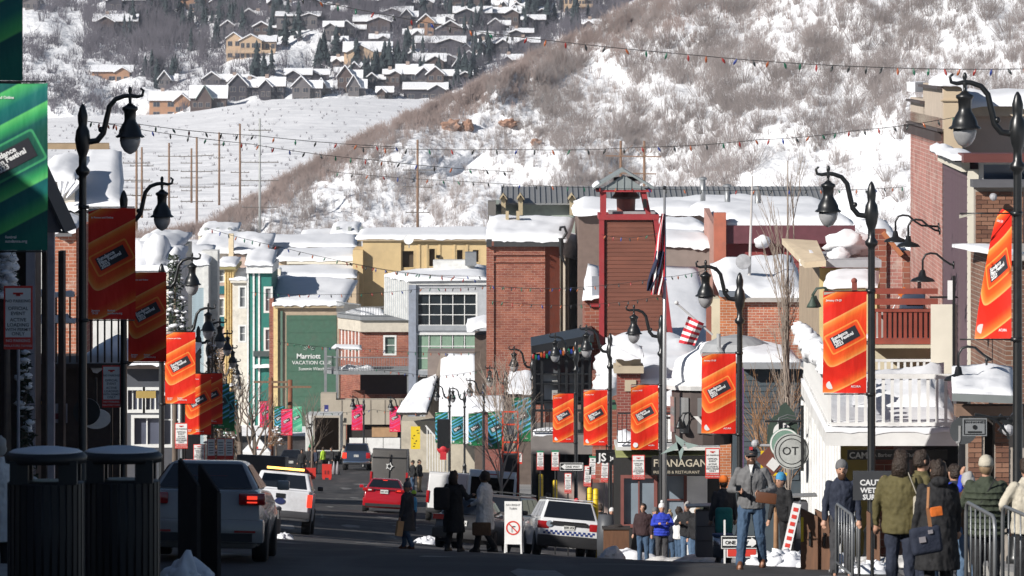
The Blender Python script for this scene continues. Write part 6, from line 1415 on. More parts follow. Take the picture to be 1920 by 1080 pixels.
def banner(x0,d,ztop,color,label,seed=0,side=1,wav=.05,flat=False,foot='acura',w_=BW,h_=BH,group='festival banners hung from the lamp posts',twist=False):
 """x0 = edge at the post, side=-1: hangs to the left of the post, +1 to the right; top edge at ztop"""
 t=thing('festival_banner',label,'banner',(x0,d,ztop-h_),0,group)
 nx,ny=10,24;rr=random.Random(seed);ph=rr.uniform(0,6);amp=wav
 def sh(u,v):return amp*(math.sin(u*3.1+ph+v*2.2)*.6+.4*math.sin(v*7+ph+u))*(u if side>0 else 1-u)*1.0+.03*math.sin(v*3+ph)
 off=0 if side>0 else -w_
 def sw(v):return rr0*(1-v)*.06
 rr0=rr.uniform(-1,1)
 def pt(u,v):
  if not twist:return (off+u*w_,sh(u,v)-.01,v*h_)
  f=.12+.56*(1-v)**.6;e=1-u
  return (-e*w_*f*.95,sh(u,v)-.01+e*w_*(1-f*f)**.5*.6,v*h_+e*.1*(v-.3))
 me=bpy.data.meshes.new('cloth');vs=[pt(i/nx,j/ny)for j in range(ny+1)for i in range(nx+1)]
 back=[(a,b+.006,c)for a,b,c in vs];n=len(vs)
 fs=[(j*(nx+1)+i,j*(nx+1)+i+1,(j+1)*(nx+1)+i+1,(j+1)*(nx+1)+i)for j in range(ny)for i in range(nx)]
 fb=[tuple(q+n for q in f[::-1])for f in fs]
 me.from_pydata(vs+back,[],fs+fb);me.materials.append(BM[color]);ul=me.uv_layers.new(name='UVMap')
 allv=[(i/nx,j/ny)for j in range(ny+1)for i in range(nx+1)]*2
 for l in me.loops:ul.data[l.index].uv=allv[l.vertex_index]
 me.polygons.foreach_set('use_smooth',[True]*len(me.polygons));me.update()
 cl=link('cloth',me,t)
 ang=R(28);c,s_=math.cos(ang),math.sin(ang);cu,cv=.5*BW,1.3*BW
 def on(lx,ly,lift):
  x_=(cu+(lx*c-ly*s_)*BW)/BW;z_=(cv+(lx*s_+ly*c)*BW)
  u=x_;v=z_/BH
  p_=pt(u,v);return (p_[0],p_[1]-lift,p_[2])
 mb=MB();N=8
 grid=[on(-.33+.66*i/N+.0,-.14+.28*j/4,.004)for j in range(5)for i in range(N+1)]
 mb.add(grid,[(j*(N+1)+i,j*(N+1)+i+1,(j+1)*(N+1)+i+1,(j+1)*(N+1)+i)for j in range(4)for i in range(N)])
 mb.build('title_block',CHAR,cl)
 def text_on(body,size,lx,ly,rotd,m,bold=.003):
  me=textmesh(body,size,bold=bold,extr=0).copy();me.materials.append(m)
  ca,sa=math.cos(R(rotd)),math.sin(R(rotd))
  for v in me.vertices:
   X_,Y_=v.co.x,v.co.y
   gx,gz=lx+X_*ca-Y_*sa,ly+X_*sa+Y_*ca
   p_=pt(gx/BW,gz/BH);v.co=(p_[0],p_[1]-.008,p_[2])
  link('lettering',me,cl)
 bx,bz=cu+(-.30*c-.055*s_)*BW,cv+(-.30*s_+.055*c)*BW
 for k,wd in enumerate(('Sundance','Film Festival','2023')):
  lx=bx+s_*.085*BW*k;lz=bz-c*.085*BW*k
  text_on(wd,.082,lx,lz,28,PWH,.0035)
 text_on('January 19-29' if foot=='acura' else 'In Person and Online',.05 if foot=='acura' else .042,.05,h_-.17,0,PWH,.0012)
 MB().add([(off+.01,sh(.01,1)-.02,h_-.004),(off+w_*.28,sh(.28,1)-.02,h_-.004),(off+.01,sh(.01,.97)-.02,h_-.06)],[(0,2,1)]).build('corner_flash',PCR,cl)
 if foot=='acura':
  p_=pt(.17,.075);mb=MB();mb.disk((p_[0],p_[1]-.006,p_[2]),(0,-1,0),.072,.003,18);mb.build('round_badge',PWH,cl)
  text_on('ACURA',.052,.5,.105,0,PWH,.0012)
 else:
  text_on('January\n19-29',.045,.06,.13,0,PWH,.001);text_on('festival\nsundance.org',.045,.32,.13,0,PWH,.001)
 for zz in (h_+.015,-.015):
  MB().tube([(-.1*side,0,zz),(side*w_*.98,0,zz)],.012,6).lathe([(.09,-.03),(.09,.03)],(-.075*side,0,zz),8).build('bracket',BLACK,t,True)
 return t
RL=[(1908,135,127,'nearest lamp on the right, huge lantern in front of the cream rendered building'),(1634,310,104,'second lamp on the right, post beside the large orange banner'),(1387,487,82,'third lamp on the right, lantern before the low brick house with roof drift'),(1240,571,66,'fourth lamp on the right beside the flagpole'),(1144,608,57,'fifth lamp on the right at the left edge of the brick pub'),(1080,624,50,'sixth lamp on the right in front of the black steel pavilion'),(999,648,45,'seventh lamp on the right before the brick tower block'),(948,684,38,'eighth lamp on the right left of the pavilion with teal banner'),(907,708,33,'ninth lamp on the right by the steep snow roof'),(871,724,28,'tenth lamp on the right, small, before the white steep roof'),(843,718,31,'slim lamp before the grey board gable of the snow roofed lodge')]
LL=[(155,162,114,'nearest lamp on the left, black post crossing the long red shaded banner'),(232,330,92,'second lamp on the left, lantern against the snowy meadow'),(303,473,73,'third lamp on the left, behind the second shaded banner'),(342,568,62,'fourth lamp on the left, beside the sunlit orange banner'),(372,596,52,'fifth lamp on the left in the cluster of lanterns'),(391,618,45,'sixth lamp on the left in the cluster of lanterns'),(405,646,40,'seventh lamp on the left, half hidden by branches'),(416,672,35,'eighth lamp on the left, half hidden by branches'),(424,697,31,'ninth lamp on the left, the smallest in the cluster'),(682,740,26,'distant lamp post at the street end carrying the left one of two pink banners'),(753,742,26,'distant lamp post at the street end carrying the right one of two pink banners')]
LP={}
for i,(px,pt_,s,lb)in enumerate(RL):LP['R%d'%i]=lamp(px,pt_,s,-1,0,lb)
for i,(px,pt_,s,lb)in enumerate(LL):LP['L%d'%i]=lamp(px,pt_,s,1 if i<9 else -1,0,lb,'street lamps along the left kerb' if i<9 else 'lamps at the street end')
RB=[(0,402,'red','large orange banner twisting at the right edge, partly cut by the picture edge'),(1,547,'red','biggest fully visible orange banner, in front of the cream gabled building'),(2,663,'red','orange banner left of the slate blue building'),(3,722,'red','orange banner beside the flagpole lamp'),(4,731,'red','orange banner left of the flagpole one'),(5,738,'red','paler orange banner in front of the black steel pavilion, leftmost orange on the right'),(6,745,'teal','tallest teal banner, directly left of the black steel pavilion'),(7,772,'teal','teal banner second from the pavilion'),(8,775,'teal','teal banner third from the pavilion'),(9,781,'teal','pale small teal banner fourth from the pavilion'),(10,773,'teal','leftmost teal banner beside the grey gable')]
for i,top,colr,lb in RB:
 px,_,s,_=RL[i];d=FP/s
 banner(X(px,d)-.09,d,Z(top,d),colr,lb,seed=i*3+1,side=-1,wav=.15,twist=i==0)
LBN=[(0,390,'red','nearest dark red banner hanging in shade beside the first left lamp'),(1,510,'red','second shaded red banner left of the sunlit ones'),(2,623,'red','larger of the two bright orange banners on the left'),(3,701,'red','smaller bright orange banner overlapping the larger one on the left'),(4,700,'red','deep red shaded banner right behind the bright orange pair'),(5,720,'teal','dark blue shaded banner in the left cluster, nearest of three'),(6,735,'teal','dark blue shaded banner in the middle of the left cluster'),(7,750,'teal','dark blue shaded banner furthest in the left cluster'),(9,759,'pink','left one of the two pink banners at the street end'),(10,762,'pink','right one of the two pink banners at the street end')]
for i,top,colr,lb in LBN:
 px,_,s,_=LL[i];d=FP/s;sd_=1 if i<9 else -1
 banner(X(px,d)+.09*sd_,d,Z(top,d),colr,lb,seed=i*5+2,side=sd_,wav=.05,foot='x')
d=58.5;banner(X(-44,d),d,Z(156,d),'green','large green banner with a sunlit patch at the left edge',5,1,.05,foot='x')
d=47;banner(X(-123,d),d,Z(-238,d),'green','dark green banner cut by the top left corner',9,1,.03,foot='x')
for (px,d)in ((-56,58.5),(-135,47)):
 lamp(px,-150 if d>50 else -420,FP/d,-1,0,'lamp post beyond the left edge carrying the %s green banner'%('larger' if d>50 else 'topmost'),'street lamps along the left kerb')
for px,top,colr,d,lb in ((487,752,'pink',375,'pink banner left of the brown timber pole'),(527,767,'pink',372,'pink banner overlapping a blue one at far left end'),(514,762,'teal',380,'small blue banner behind the pink one at the far left end'),(546,762,'mint',385,'mint green banner at the far left end')):
 banner(X(px,d),d,Z(top,d),colr,lb,seed=px,side=1,wav=.1,foot='x')
for px,top,d,lb,arms in ((508,708,374,'brown timber utility pole carrying the pink banner at the street end',[(.3,1.2,0)]),(544,712,376,'second brown timber utility pole at the street end',[(.5,1.5,0)])):
 x_=X(px,d);p_=Vector((x_,d,G(x_,d)));t=thing('utility_pole',lb,'utility pole',p_,0,'timber poles at the street end')
 h=Z(top,d)-p_.z;MB().tube([(0,0,-.3),(0,0,h)],[.2,.17],10).build('post',mat('rusty_timber',(.2,.075,.04),rough=.85,var=.25),t,True)
 for z_,hw,_ in arms:MB().bar((-hw,-.1,h-z_),(hw,-.1,h-z_),.12,.14).build('crossarm',POLEW,t)
NR=mat('notice_red',(.62,.045,.03),rough=.6,var=.05);NG=mat('notice_green',(.02,.2,.1),rough=.6);TX=mat('notice_text',(.07,.07,.08),rough=.7,var=0)
def notice(px,py0,py1,wpx,s,label,pole=None,green=False,tilt=0,group='red and white parking notices'):
 d=FP/s;w_=wpx/s;h_=(py1-py0)/s
 t=thing('parking_notice',label,'sign',(X(px,d),d,Z(py1,d)),0,group)
 if tilt:t.rotation_euler=(0,R(tilt),0)
 MB().box(-w_/2,w_/2,0,.02,0,h_).build('board',NR,t)
 MB().box(-w_/2*.88,w_/2*.88,-.006,-.001,h_*.19,h_*.965).build('white_panel',WHITE,t)
 if green:MB().box(-w_/2,w_/2,-.008,.022,h_*.96,h_*1.05).build('green_clip',NG,t)
 if s>50:
  k=w_/.5
  MB().cbox((0,-.01,h_*.88),w_*.35,.006,h_*.03).cbox((0,-.01,h_*.86),w_*.15,.006,h_*.04).build('crest',NR if not green else TX,t)
  for q,(ln,zz,wd)in enumerate((('NO PARKING',.74,.12),('OFFICIAL',.62,.12),('EVENT',.54,.12),('ACTIVE',.44,.12),('LOADING',.36,.12),('WITH PERMIT',.29,.11),('ONLY',.22,.12))):
   o=lettering(ln,w_*(.145 if len(ln)>8 else .17),TX,t,(0,-.009,h_*zz),align='CENTER',bold=.0006)
  lettering('NO PARKING',w_*.14,PWH,t,(0,-.009,h_*.115),align='CENTER');lettering('VIOLATORS TOWED',w_*.105,PWH,t,(0,-.009,h_*.04),align='CENTER')
 else:
  mb=MB()
  for q in range(5):mb.box(-w_*.3,w_*.3,-.009,-.007,h_*(.3+q*.12),h_*(.34+q*.12))
  mb.build('text_lines',TX,t)
 if pole:
  gz=G(X(px,d),d)-Z(py1,d)
  MB().tube([(0,.04,gz),(0,.04,h_)],.025,8).build('pole',pole,t)
 return t
notice(34,536,655,54,118,'largest shaded notice at the left edge on a pale post',LG)
notice(209,685,764,35,92,'shaded notice on the second left lamp post',BLACK)
notice(340,793,841,24,73,'notice half lit by sun under the bright orange banners',GREYM)
notice(373,833,868,21,62,'notice just above the roof of the white sedan',GREYM)
for i,(px,lb)in enumerate(((396,'dim notice in the left cluster, first of three'),(414,'dim notice in the left cluster, middle of three'),(430,'dim notice in the left cluster, last of three'))):notice(px,822,862,15,50,lb,BLACK)
notice(1336,840,897,27,82,'notice on the third right lamp post',None)
notice(1197,853,899,24,66,'notice on the fourth right lamp post',None)
for i,(px,a,b,tl,lb)in enumerate(((1013,847,881,0,'green topped notice, far left of the bollard row'),(1041,846,882,0,'green topped notice second in the bollard row'),(1065,887,925,0,'low notice right behind the police vehicle roof'),(1101,873,912,3,'notice above the first pair of yellow bollards'),(1110,857,898,2,'green topped notice between the paired yellow bollards'),(1133,863,904,2,'green topped notice in the middle of the bollard row'),(1161,865,908,4,'tilted green topped notice at the right of the bollard row'))):
 notice(px,a,b,13+i%2,58,lb,BLACK,green=i not in (2,3),tilt=tl)
notice(1327,963,1002,23,92,'notice stuck on the grey ticket cabinet',None)
notice(973,849,870,12,45,'small notice beside the open white van',BLACK)
d=160;x_=X(962,d);t=thing('a_frame_sign','white A-frame board with a red no right turn circle beside the police vehicle','sign',(x_,d,G(x_,d)),R(-6))
z1=Z(940,d)-G(x_,d);w_=17/62.5
MB().box(-.26,.26,0,.03,.28,z1).build('board',WHITE,t);
for sx in (-.25,.25):MB().bar((sx,.02,0),(sx*.95,0,.3),.05,.04).build('leg',WHITE,t);MB().bar((sx,.5,0),(sx*.95,.05,z1-.03),.05,.04).build('leg',WHITE,t)
zc=.28+(z1-.28)*.38
ring=MB();n=28
for k in range(n):
 a0,a1=2*math.pi*k/n,2*math.pi*(k+1)/n
 ring.add([(r*math.cos(a),-.006,zc+r*math.sin(a))for a in (a0,a1)for r in (.17,.215)],[(0,2,3,1)])
ring.bar((-.13,-.006,zc+.13),(.13,-.006,zc-.13),.004,.035);ring.build('red_circle',NR,t)
MB().bar((-.04,-.004,zc-.12),(-.04,-.004,zc+.05),.004,.035).bar((-.04,-.004,zc+.04),(.07,-.004,zc+.04),.004,.035).build('turn_arrow',TX,t)
lettering('NO RIGHT',.09,TX,t,(0,-.006,z1-.14),align='CENTER');lettering('TURN',.09,TX,t,(0,-.006,z1-.25),align='CENTER')
def oneway(px0,px1,py0,py1,d,flip,label,pole=True):
 w_=(px1-px0)/FP*d;h_=(py1-py0)/FP*d
 t=thing('one_way_sign',label,'sign',(X(px0,d),d,Z(py1,d)),0)
 MB().box(0,w_,0,.02,0,h_).build('plate',BLACK,t)
 b=h_*.1
 fr=MB();
 for q in ((b*.5,w_-b*.5,b*.5,b),(b*.5,w_-b*.5,h_-b,h_-b*.5),(b*.5,b,b,h_-b),(w_-b,w_-b*.5,b,h_-b)):fr.box(q[0],q[1],-.004,0,q[2],q[3])
 fr.build('border',WHITE,t)
 m=MB();zc=h_/2
 f=(lambda x:w_-x)if flip else (lambda x:x)
 pts=[(f(w_*.06),zc),(f(w_*.24),zc+h_*.36),(f(w_*.24),zc+h_*.24),(f(w_*.94),zc+h_*.24),(f(w_*.94),zc-h_*.24),(f(w_*.24),zc-h_*.24),(f(w_*.24),zc-h_*.36)]
 m.add([(x,-.006,z)for x,z in pts],[tuple(range(7))]);m.build('arrow',WHITE,t)
 lettering('ONE WAY',h_*.36,BLACK,t,(w_*.55 if not flip else w_*.4,-.01,zc-h_*.13),align='CENTER',bold=.002)
 return t
oneway(1049,1094,867,883,185,False,'black and white one way sign with arrow to the left above the police vehicle')
t=oneway(1351,1427,1004,1030,84,True,'black and white one way sign low behind the man in the grey jacket')
d=170
t=thing('script_shop_sign','black square hanging sign with white script letters under the pub balcony','sign',(X(1117,d),d,Z(868,d)))
MB().box(0,.68,0,.06,0,.42).build('board',BLACK,t);lettering('JS',.36,PWH,t,(.08,-.01,.06),bold=.008);MB().bar((.34,0,.42),(.34,0,.6),.03).build('hanger',BLACK,t)
t=thing('script_shop_sign','tilted black sign with white script beside the square script sign','sign',(X(1142,d),d-1,Z(866,d)),0)
MB().cbox((.2,0,.2),.42,.05,.4,Matrix.Rotation(R(-8),3,'Y')).build('board',BLACK,t);lettering('Java',.17,PWH,t,(.02,-.035,.14),rot=(R(90),R(-8),0),bold=.004)
d=84
t=thing('hanging_grey_sign','small square grey sign with crest and lettering hanging beside the round dark one','sign',(X(1802,d),d-.3,Z(815,d)))
MB().box(0,.38,0,.04,0,.28).build('board',mat('sign_grey',(.2,.21,.22),rough=.6),t)
bd=MB()
for q in ((.02,.36,.02,.035),(.02,.36,.245,.26),(.02,.035,.035,.245),(.345,.36,.035,.245)):bd.box(q[0],q[1],-.004,0,q[2],q[3])
bd.build('border',BLACK,t);lettering('BANNANNIES',.05,BLACK,t,(.19,-.004,.2),align='CENTER');MB().disk((.19,-.004,.14),(0,-1,0),.035,.006).build('crest',BLACK,t);MB().box(.08,.3,-.006,0,.05,.075).build('ribbon',BLACK,t)
MB().tube([(.38,.02,.3),(.55,.02,.22),(.7,.02,.05),(.72,.02,-.05)],.02,8).tube([(-.05,.02,.3),(.75,.02,.3)],.015,8).build('scroll_bracket',BLACK,t)
t=thing('round_dark_sign','round dark sign with pale script letter behind the small square grey sign','sign',(X(1806,d),d,Z(807,d)))
MB().disk((0,0,0),(0,-1,0),.215,.05,30).build('disc',mat('dark_slate_sign',(.06,.065,.07),rough=.5),t);lettering('J',.3,mat('sign_grey_letter',(.3,.3,.3)),t,(-.1,-.06,-.13),bold=.003)
t=thing('bracket_arm','thick black forked sign bracket beside the nearest right lamp','bracket',(X(1885,d),d-.2,Z(790,d)))
MB().bar((-.12,0,.1),(.2,0,-.18),.09).bar((-.1,.05,-.16),(.16,.05,.14),.09).bar((-.5,.02,.12),(-.1,.02,.04),.05).build('arm',BLACK,t);MB().ball((.03,0,-.12),.1,10,7).build('joint',mat('grey_plastic',(.4,.4,.42)),t)
def goose(px,py,pxw,pyw,d,label):
 c=Vector((X(px,d),d,Z(py,d)));wv=Vector((X(pxw,d),d+.2,Z(pyw,d)))
 t=thing('gooseneck_lamp',label,'wall lamp',c,0,'gooseneck lamps on the purple wall')
 r=wv-c;s_=1 if r.x>0 else -1
 top=.55
 MB().tube([(0,0,.15),(0,0,top*.75),(s_*.06,0,top*.95),(s_*.16,0,top),(s_*.28,0,top*.97),(s_*.42,0,top*.75),(s_*.55,0,top*.6),(r.x,r.y,top*.55)],.022,8).disk((r.x,r.y,top*.55),(1,0,0),.08,.03).build('arm',BLACK,t,True)
 MB().lathe([(.25,-.02),(.24,.0),(.2,.04),(.07,.09),(.05,.2),(.02,.22)],(0,0,0),18).build('shade',BLACK,t,True)
 return t
goose(1679,452,1760,440,113,'gooseneck lamp furthest left of the three on the purple wall');goose(1703,461,1762,442,111,'gooseneck lamp in the middle of the three on the purple wall');goose(1730,526,1788,484,107,'lowest and largest gooseneck lamp on the purple wall')
goose(1797,711,1850,700,90,'small gooseneck lamp above the snowy shop awning')
FR,FW_,FB=mat('flag_red',(.5,.02,.035),rough=.8,var=.1),mat('flag_white',(.7,.7,.7),rough=.8,var=.08),mat('flag_navy',(.015,.02,.055),rough=.8,var=.1)
d=150;x_=X(1246,d)
t=thing('flagpole','tall silver flagpole standing before the brown bell tower','flagpole',(x_,d,G(x_,d)))
ht=Z(356,d)-G(x_,d)
MB().tube([(0,0,0),(0,0,ht*.55),(0,0,ht)],[.075,.06,.035],10).build('pole',mat('brushed_aluminium',(.5,.5,.5),rough=.35,metal=.7,var=.1),t,True);MB().ball((0,0,ht+.06),.06).build('finial',BLACK,t)
def folded(name,label,rows,d):
 """hanging cloth: rows = (py, pxl, pxr), striped along its length"""
 t=thing(name,label,'flag',(X(rows[0][2],d),d-.12,Z(rows[0][0],d)));o=t.location
 N=7
 strips=[]
 for k in range(N):
  mb=MB();n=0
  for i,(py,a,b)in enumerate(rows):
   for e in (k/N,(k+1)/N):
    px=a+(b-a)*e;mb.v.append((X(px,d)-o.x,.16*math.sin(e*9+i*.9),Z(py,d)-o.z))
  mb.f=[(2*i,2*i+1,2*i+3,2*i+2)for i in range(len(rows)-1)]
  strips.append(mb)
 for k,mb in enumerate(strips):
  mb.build('stripe',FR if k%2==0 else FW_,t)
 return t
folded('national_flag','limp red and white striped flag hanging down the flagpole',[(400,1240,1246),(440,1232,1246),(480,1227,1246),(520,1222,1246),(552,1220,1238)],d)
t=thing('dark_flag','dark navy flag hanging limp below the striped one on the flagpole','flag',(X(1228,d),d-.2,Z(540,d)))
mb=MB();o=t.location
rows=[(470,1230,1244),(490,1226,1240),(512,1218,1236),(530,1213,1228),(545,1212,1219)]
for i,(py,a,b)in enumerate(rows):
 for e in range(6):mb.v.append((X(a+(b-a)*e/5,d)-o.x,.1*math.sin(e*2+i),Z(py,d)-o.z))
mb.f=[(i*6+e,i*6+e+1,i*6+e+7,i*6+e+6)for i in range(4)for e in range(5)];mb.build('cloth',FB,t,True)
d=148;t=thing('balcony_flag','small striped flag on a slanted staff below the fourth right lamp','flag',(X(1336,d),d,Z(628,d)));o=t.location
MB().tube([(0,0,0),(X(1268,d)-o.x,-.2,Z(568,d)-o.z)],.03,7).ball((X(1268,d)-o.x,-.2,Z(567,d)-o.z),.06).build('staff',mat('pale_staff',(.6,.6,.6),rough=.5),t)
N=9
for k in range(N):
 mb=MB();a0,a1=k/N,(k+1)/N
 for i in range(7):
  e=i/6
  for a in (a0,a1):
   px=(1290+26*a*.0)-18*a+30*e+(1-a)*0;py=592+50*a+8*e*(1-a)+6*e
   mb.v.append((X(px,d)-o.x,-.15+.07*math.sin(e*7+a*2),Z(py,d)-o.z))
 mb.f=[(2*i,2*i+1,2*i+3,2*i+2)for i in range(6)];mb.build('stripe',FR if k%2==0 else FW_,t)
bulbm=[MB().lathe([(.02,0),(.028,-.02),(.03,-.05),(.05,-.08),(.055,-.12),(.035,-.19),(.005,-.23)],(0,0,0),7).mesh('bulb',m,True)for m in BUL]
def string(pts,n,label,sg=0.0,sz=1.0,seed=0):
 """pts: list of (px,py,d) control points"""
 rr=random.Random(seed);P3=[P(*q)for q in pts]
 t=thing('light_string',label,'light string',P3[0],0,'strings of coloured bulbs over the street');o=P3[0]
 path=[]
 for a,b in zip(P3,P3[1:]):
  for i in range(12):path.append(a.lerp(b,i/12)-Vector((0,0,4*sg*(i/12)*(1-i/12))))
 path.append(P3[-1])
 MB().tube([p-o for p in path],.0055*sz,4).build('wire',WIRE,t)
 L=len(path)-1;seq=[0,2,1,3,4,1,0,3]
 for k in range(n):
  f=(k+.5)/n*L;i=int(f);p=path[i].lerp(path[i+1],f-i)
  m_=bulbm[seq[(k*3+seed)%8]if rr.random()<.8 else 4]
  c=link('bulb',m_,t,p-o,(rr.uniform(-.4,.4),rr.uniform(-.6,.6),0));c.scale=(sz*.37,sz*.37,sz*.46)
string([(520,-14,90),(900,60,82),(1310,104,76),(1640,126,72),(1965,128,70)],44,'nearest bulb string, crossing high over the hill to the right edge',.02,.95,1)
string([(150,225,92),(255,232,93),(480,254,97),(760,276,104)],22,'string running right from the nearest left lantern to mid meadow',.03,1,2)
string([(200,232,110),(470,270,112),(700,300,114),(960,322,116)],24,'second string across the meadow just under the first',.03,1.1,3)
string([(660,275,104),(960,280,102),(1200,276,100),(1420,262,99),(1600,245,98),(1800,218,98)],36,'string crossing the brushy hill above the H frame poles',.03,1.05,4)
string([(620,322,150),(900,342,150),(1200,354,150),(1530,356,150),(1700,350,150)],40,'string along the grey metal roof skyline',.03,1.2,5)
string([(390,428,170),(520,462,175),(720,505,180),(900,525,185)],26,'string over the left snow roofs down to the glass fronted building',.03,1.3,6)
string([(470,548,220),(640,552,222),(800,540,224),(920,536,226),(1120,542,222)],34,'string level with the mural building roof edge',.05,1.4,7)
string([(640,490,190),(760,512,190),(910,518,190)],13,'short string over the yellow stucco building',.03,1.3,8)
string([(915,535,160),(1060,540,155),(1240,520,150),(1345,500,140)],24,'string across the brick tower block and bell tower',.05,1.1,9)
string([(915,563,150),(1080,572,150),(1240,555,150)],18,'lower string across the brick tower block',.05,1.1,10)
string([(1128,440,170),(1180,446,170),(1240,436,170)],7,'short string of bulbs across the brown planks of the bell tower',.02,1.3,11)
string([(520,640,260),(700,655,262),(900,660,265)],28,'string hanging low before the decked brick building',.1,1.5,12)
string([(700,690,230),(820,705,232),(920,690,235)],18,'string draped before the steep snow roof',.05,1.3,13)
string([(800,745,235),(870,738,236),(930,728,238)],12,'low string in front of the teal banners',.05,1.2,14)
string([(600,775,290),(700,768,290),(800,776,290)],14,'string across the tan concrete wall',.05,1.4,15)
#vehicles (local: +Y is the front, rear faces the viewer)
TYRE=mat('tyre_rubber',(.012,.012,.012),rough=.85,var=.2);RIM=mat('alloy_rim',(.35,.35,.36),rough=.3,metal=.8,var=.1)
CGL=glass('car_glass',(.012,.014,.018),.05,.2);TRB=mat('black_plastic_trim',(.018,.018,.02),rough=.6,var=.1)
TAIL=mat('tail_lamp_red',(.35,.01,.012),rough=.15,var=.1,spec=.8);TAILON=mat('tail_lamp_lit',(.6,.02,.01),rough=.2,var=0,emit=(1,.06,.03),es=.9)
PLATE=mat('number_plate',(.62,.62,.6),rough=.4,var=.05);CHROME=mat('chrome',(.6,.6,.62),rough=.15,metal=1,var=0)
def beveled(mb,name,m,parent,w=.04,seg=2,ang=25):
 me=mb.mesh(name,m);bm=bmesh.new();bm.from_mesh(me)
 bmesh.ops.recalc_face_normals(bm,faces=bm.faces)
 ed=[e for e in bm.edges if len(e.link_faces)==2 and e.calc_face_angle(0)>R(ang)]
 bmesh.ops.bevel(bm,geom=ed,offset=w,segments=seg,affect='EDGES',clamp_overlap=True,profile=.6)
 for f in bm.faces:f.smooth=True
 bm.to_mesh(me);bm.free()
 try:me.set_sharp_from_angle(angle=R(40))
 except Exception:pass
 return link(name,me,parent)
def arc(cy,r,n=9,z0=None):
 return [(cy-r*math.cos(math.pi*i/(n-1)),.33+r*math.sin(math.pi*i/(n-1))-.12)for i in range(n)]
def body_profile(L,prof_top,wr,ry,fy,zb):
 """prof_top: list of (y,z) rear to front along the top; returns closed polygon"""
 pts=[(-L/2+.1,zb)]+[(y,max(z,zb))for y,z in arc(ry,wr)]+[(y,max(z,zb))for y,z in arc(fy,wr)]+[(L/2-.1,zb)]
 return pts+prof_top[::-1]
def extrude_profile(poly,w,tumble=.97):
 mb=MB();n=len(poly);zs=[p[1]for p in poly];zm=min(zs)+(max(zs)-min(zs))*.55
 def wx(z):return w/2*(1-(1-tumble)*abs(z-zm)/max(.1,max(zs)-zm))
 ym=max(abs(p[0])for p in poly);tp=lambda y:1-.07*(abs(y)/ym)**5
 vs=[(-wx(z)*tp(y),y,z)for y,z in poly]+[(wx(z)*tp(y),y,z)for y,z in poly]
 return mb.add(vs,[tuple(range(n)),tuple(range(2*n-1,n-1,-1))]+[(i+n,(i+1)%n+n,(i+1)%n,i)for i in range(n)])
def wheel(t,x,y,r,side,wd=.22):
 c=Vector((x,y,r));wobj=MB()
 prof=[(r*.62,-wd/2),(r*.93,-wd/2),(r,-wd/2+.03),(r,wd/2-.03),(r*.93,wd/2),(r*.62,wd/2)]
 o=link('wheel',MB().lathe([(r*.6,-wd*.38),(r*.6,wd*.3)],(0,0,0),18).mesh('rim',RIM),t,c,(0,R(90)*side,0))
 link('tyre',MB().lathe(prof,(0,0,0),22).mesh('tyre',TYRE,True),o)
 sp=MB()
 for k in range(5):
  a=k*2*math.pi/5;sp.bar((math.cos(a)*.04,math.sin(a)*.04,wd*.34),(math.cos(a)*r*.6,math.sin(a)*r*.6,wd*.34),.07,.03)
 sp.lathe([(.06,wd*.3),(.06,wd*.37)],(0,0,0),10);link('hub',sp.mesh('hub',RIM),o)
def lerpq(q,u,v,n_off):
 a,b,c,d=[Vector(p)for p in q];p=a*(1-u)*(1-v)+b*u*(1-v)+c*u*v+d*(1-u)*v
 nrm=(b-a).cross(d-a).normalized();return p+nrm*n_off
def pane(t,q,u0,u1,v0,v1,m,name='window',off=.008):
 mb=MB();N=1;mb.quad(lerpq(q,u0,v0,off),lerpq(q,u1,v0,off),lerpq(q,u1,v1,off),lerpq(q,u0,v1,off));return mb.build(name,m,t)
def cabin(t,y0,y1,y2,y3,zb,zr,wb,wt,paint,crown=.03,bev=.07,rear_glass=(.06,.94,.1,.88),m_roof=None,side=3):
 V=[(-wb,y0,zb),(wb,y0,zb),(wb,y3,zb),(-wb,y3,zb),(-wt,y1,zr),(wt,y1,zr),(wt,y2,zr),(-wt,y2,zr)]
 mb=MB();mb.add(V,[(0,3,2,1),(4,5,6,7),(0,1,5,4),(1,2,6,5),(2,3,7,6),(3,0,4,7)])
 beveled(mb,'roof',m_roof or paint,t,bev,3)
 V=[Vector(v)for v in V]
 pane(t,(V[0],V[1],V[5],V[4]),*rear_glass,CGL,'rear_window')
 pane(t,(V[2],V[3],V[7],V[6]),.06,.94,.08,.92,CGL,'windscreen')
 for q in ((V[1],V[2],V[6],V[5]),(V[3],V[0],V[4],V[7])):
  for k in range(side):
   a=.07+.86*k/side;pane(t,q,a+.015,a+.86/side-.015,.1,.86,CGL,'side_window')
 return V
def vehicle(name,label,px,s,base_off=0,rz=0,cat='car',L=4.6):
 d=FP/s;x=X(px,d);z=G(x,d)
 t=thing(name,label,cat,(x,d+L/2*.9,0),0)
 yy=d+L/2*.9
 gx=(G(x+1,yy)-G(x-1,yy))/2;gy=(G(x,yy+1.5)-G(x,yy-1.5))/3
 n=Vector((-gx,-gy,1)).normalized();f=Vector((math.sin(-rz),math.cos(-rz),0));f=(f-n*f.dot(n)).normalized();r_=f.cross(n)
 t.matrix_world=Matrix.Translation((x,yy,G(x,yy)))@Matrix((r_,f,n)).transposed().to_4x4()
 return t
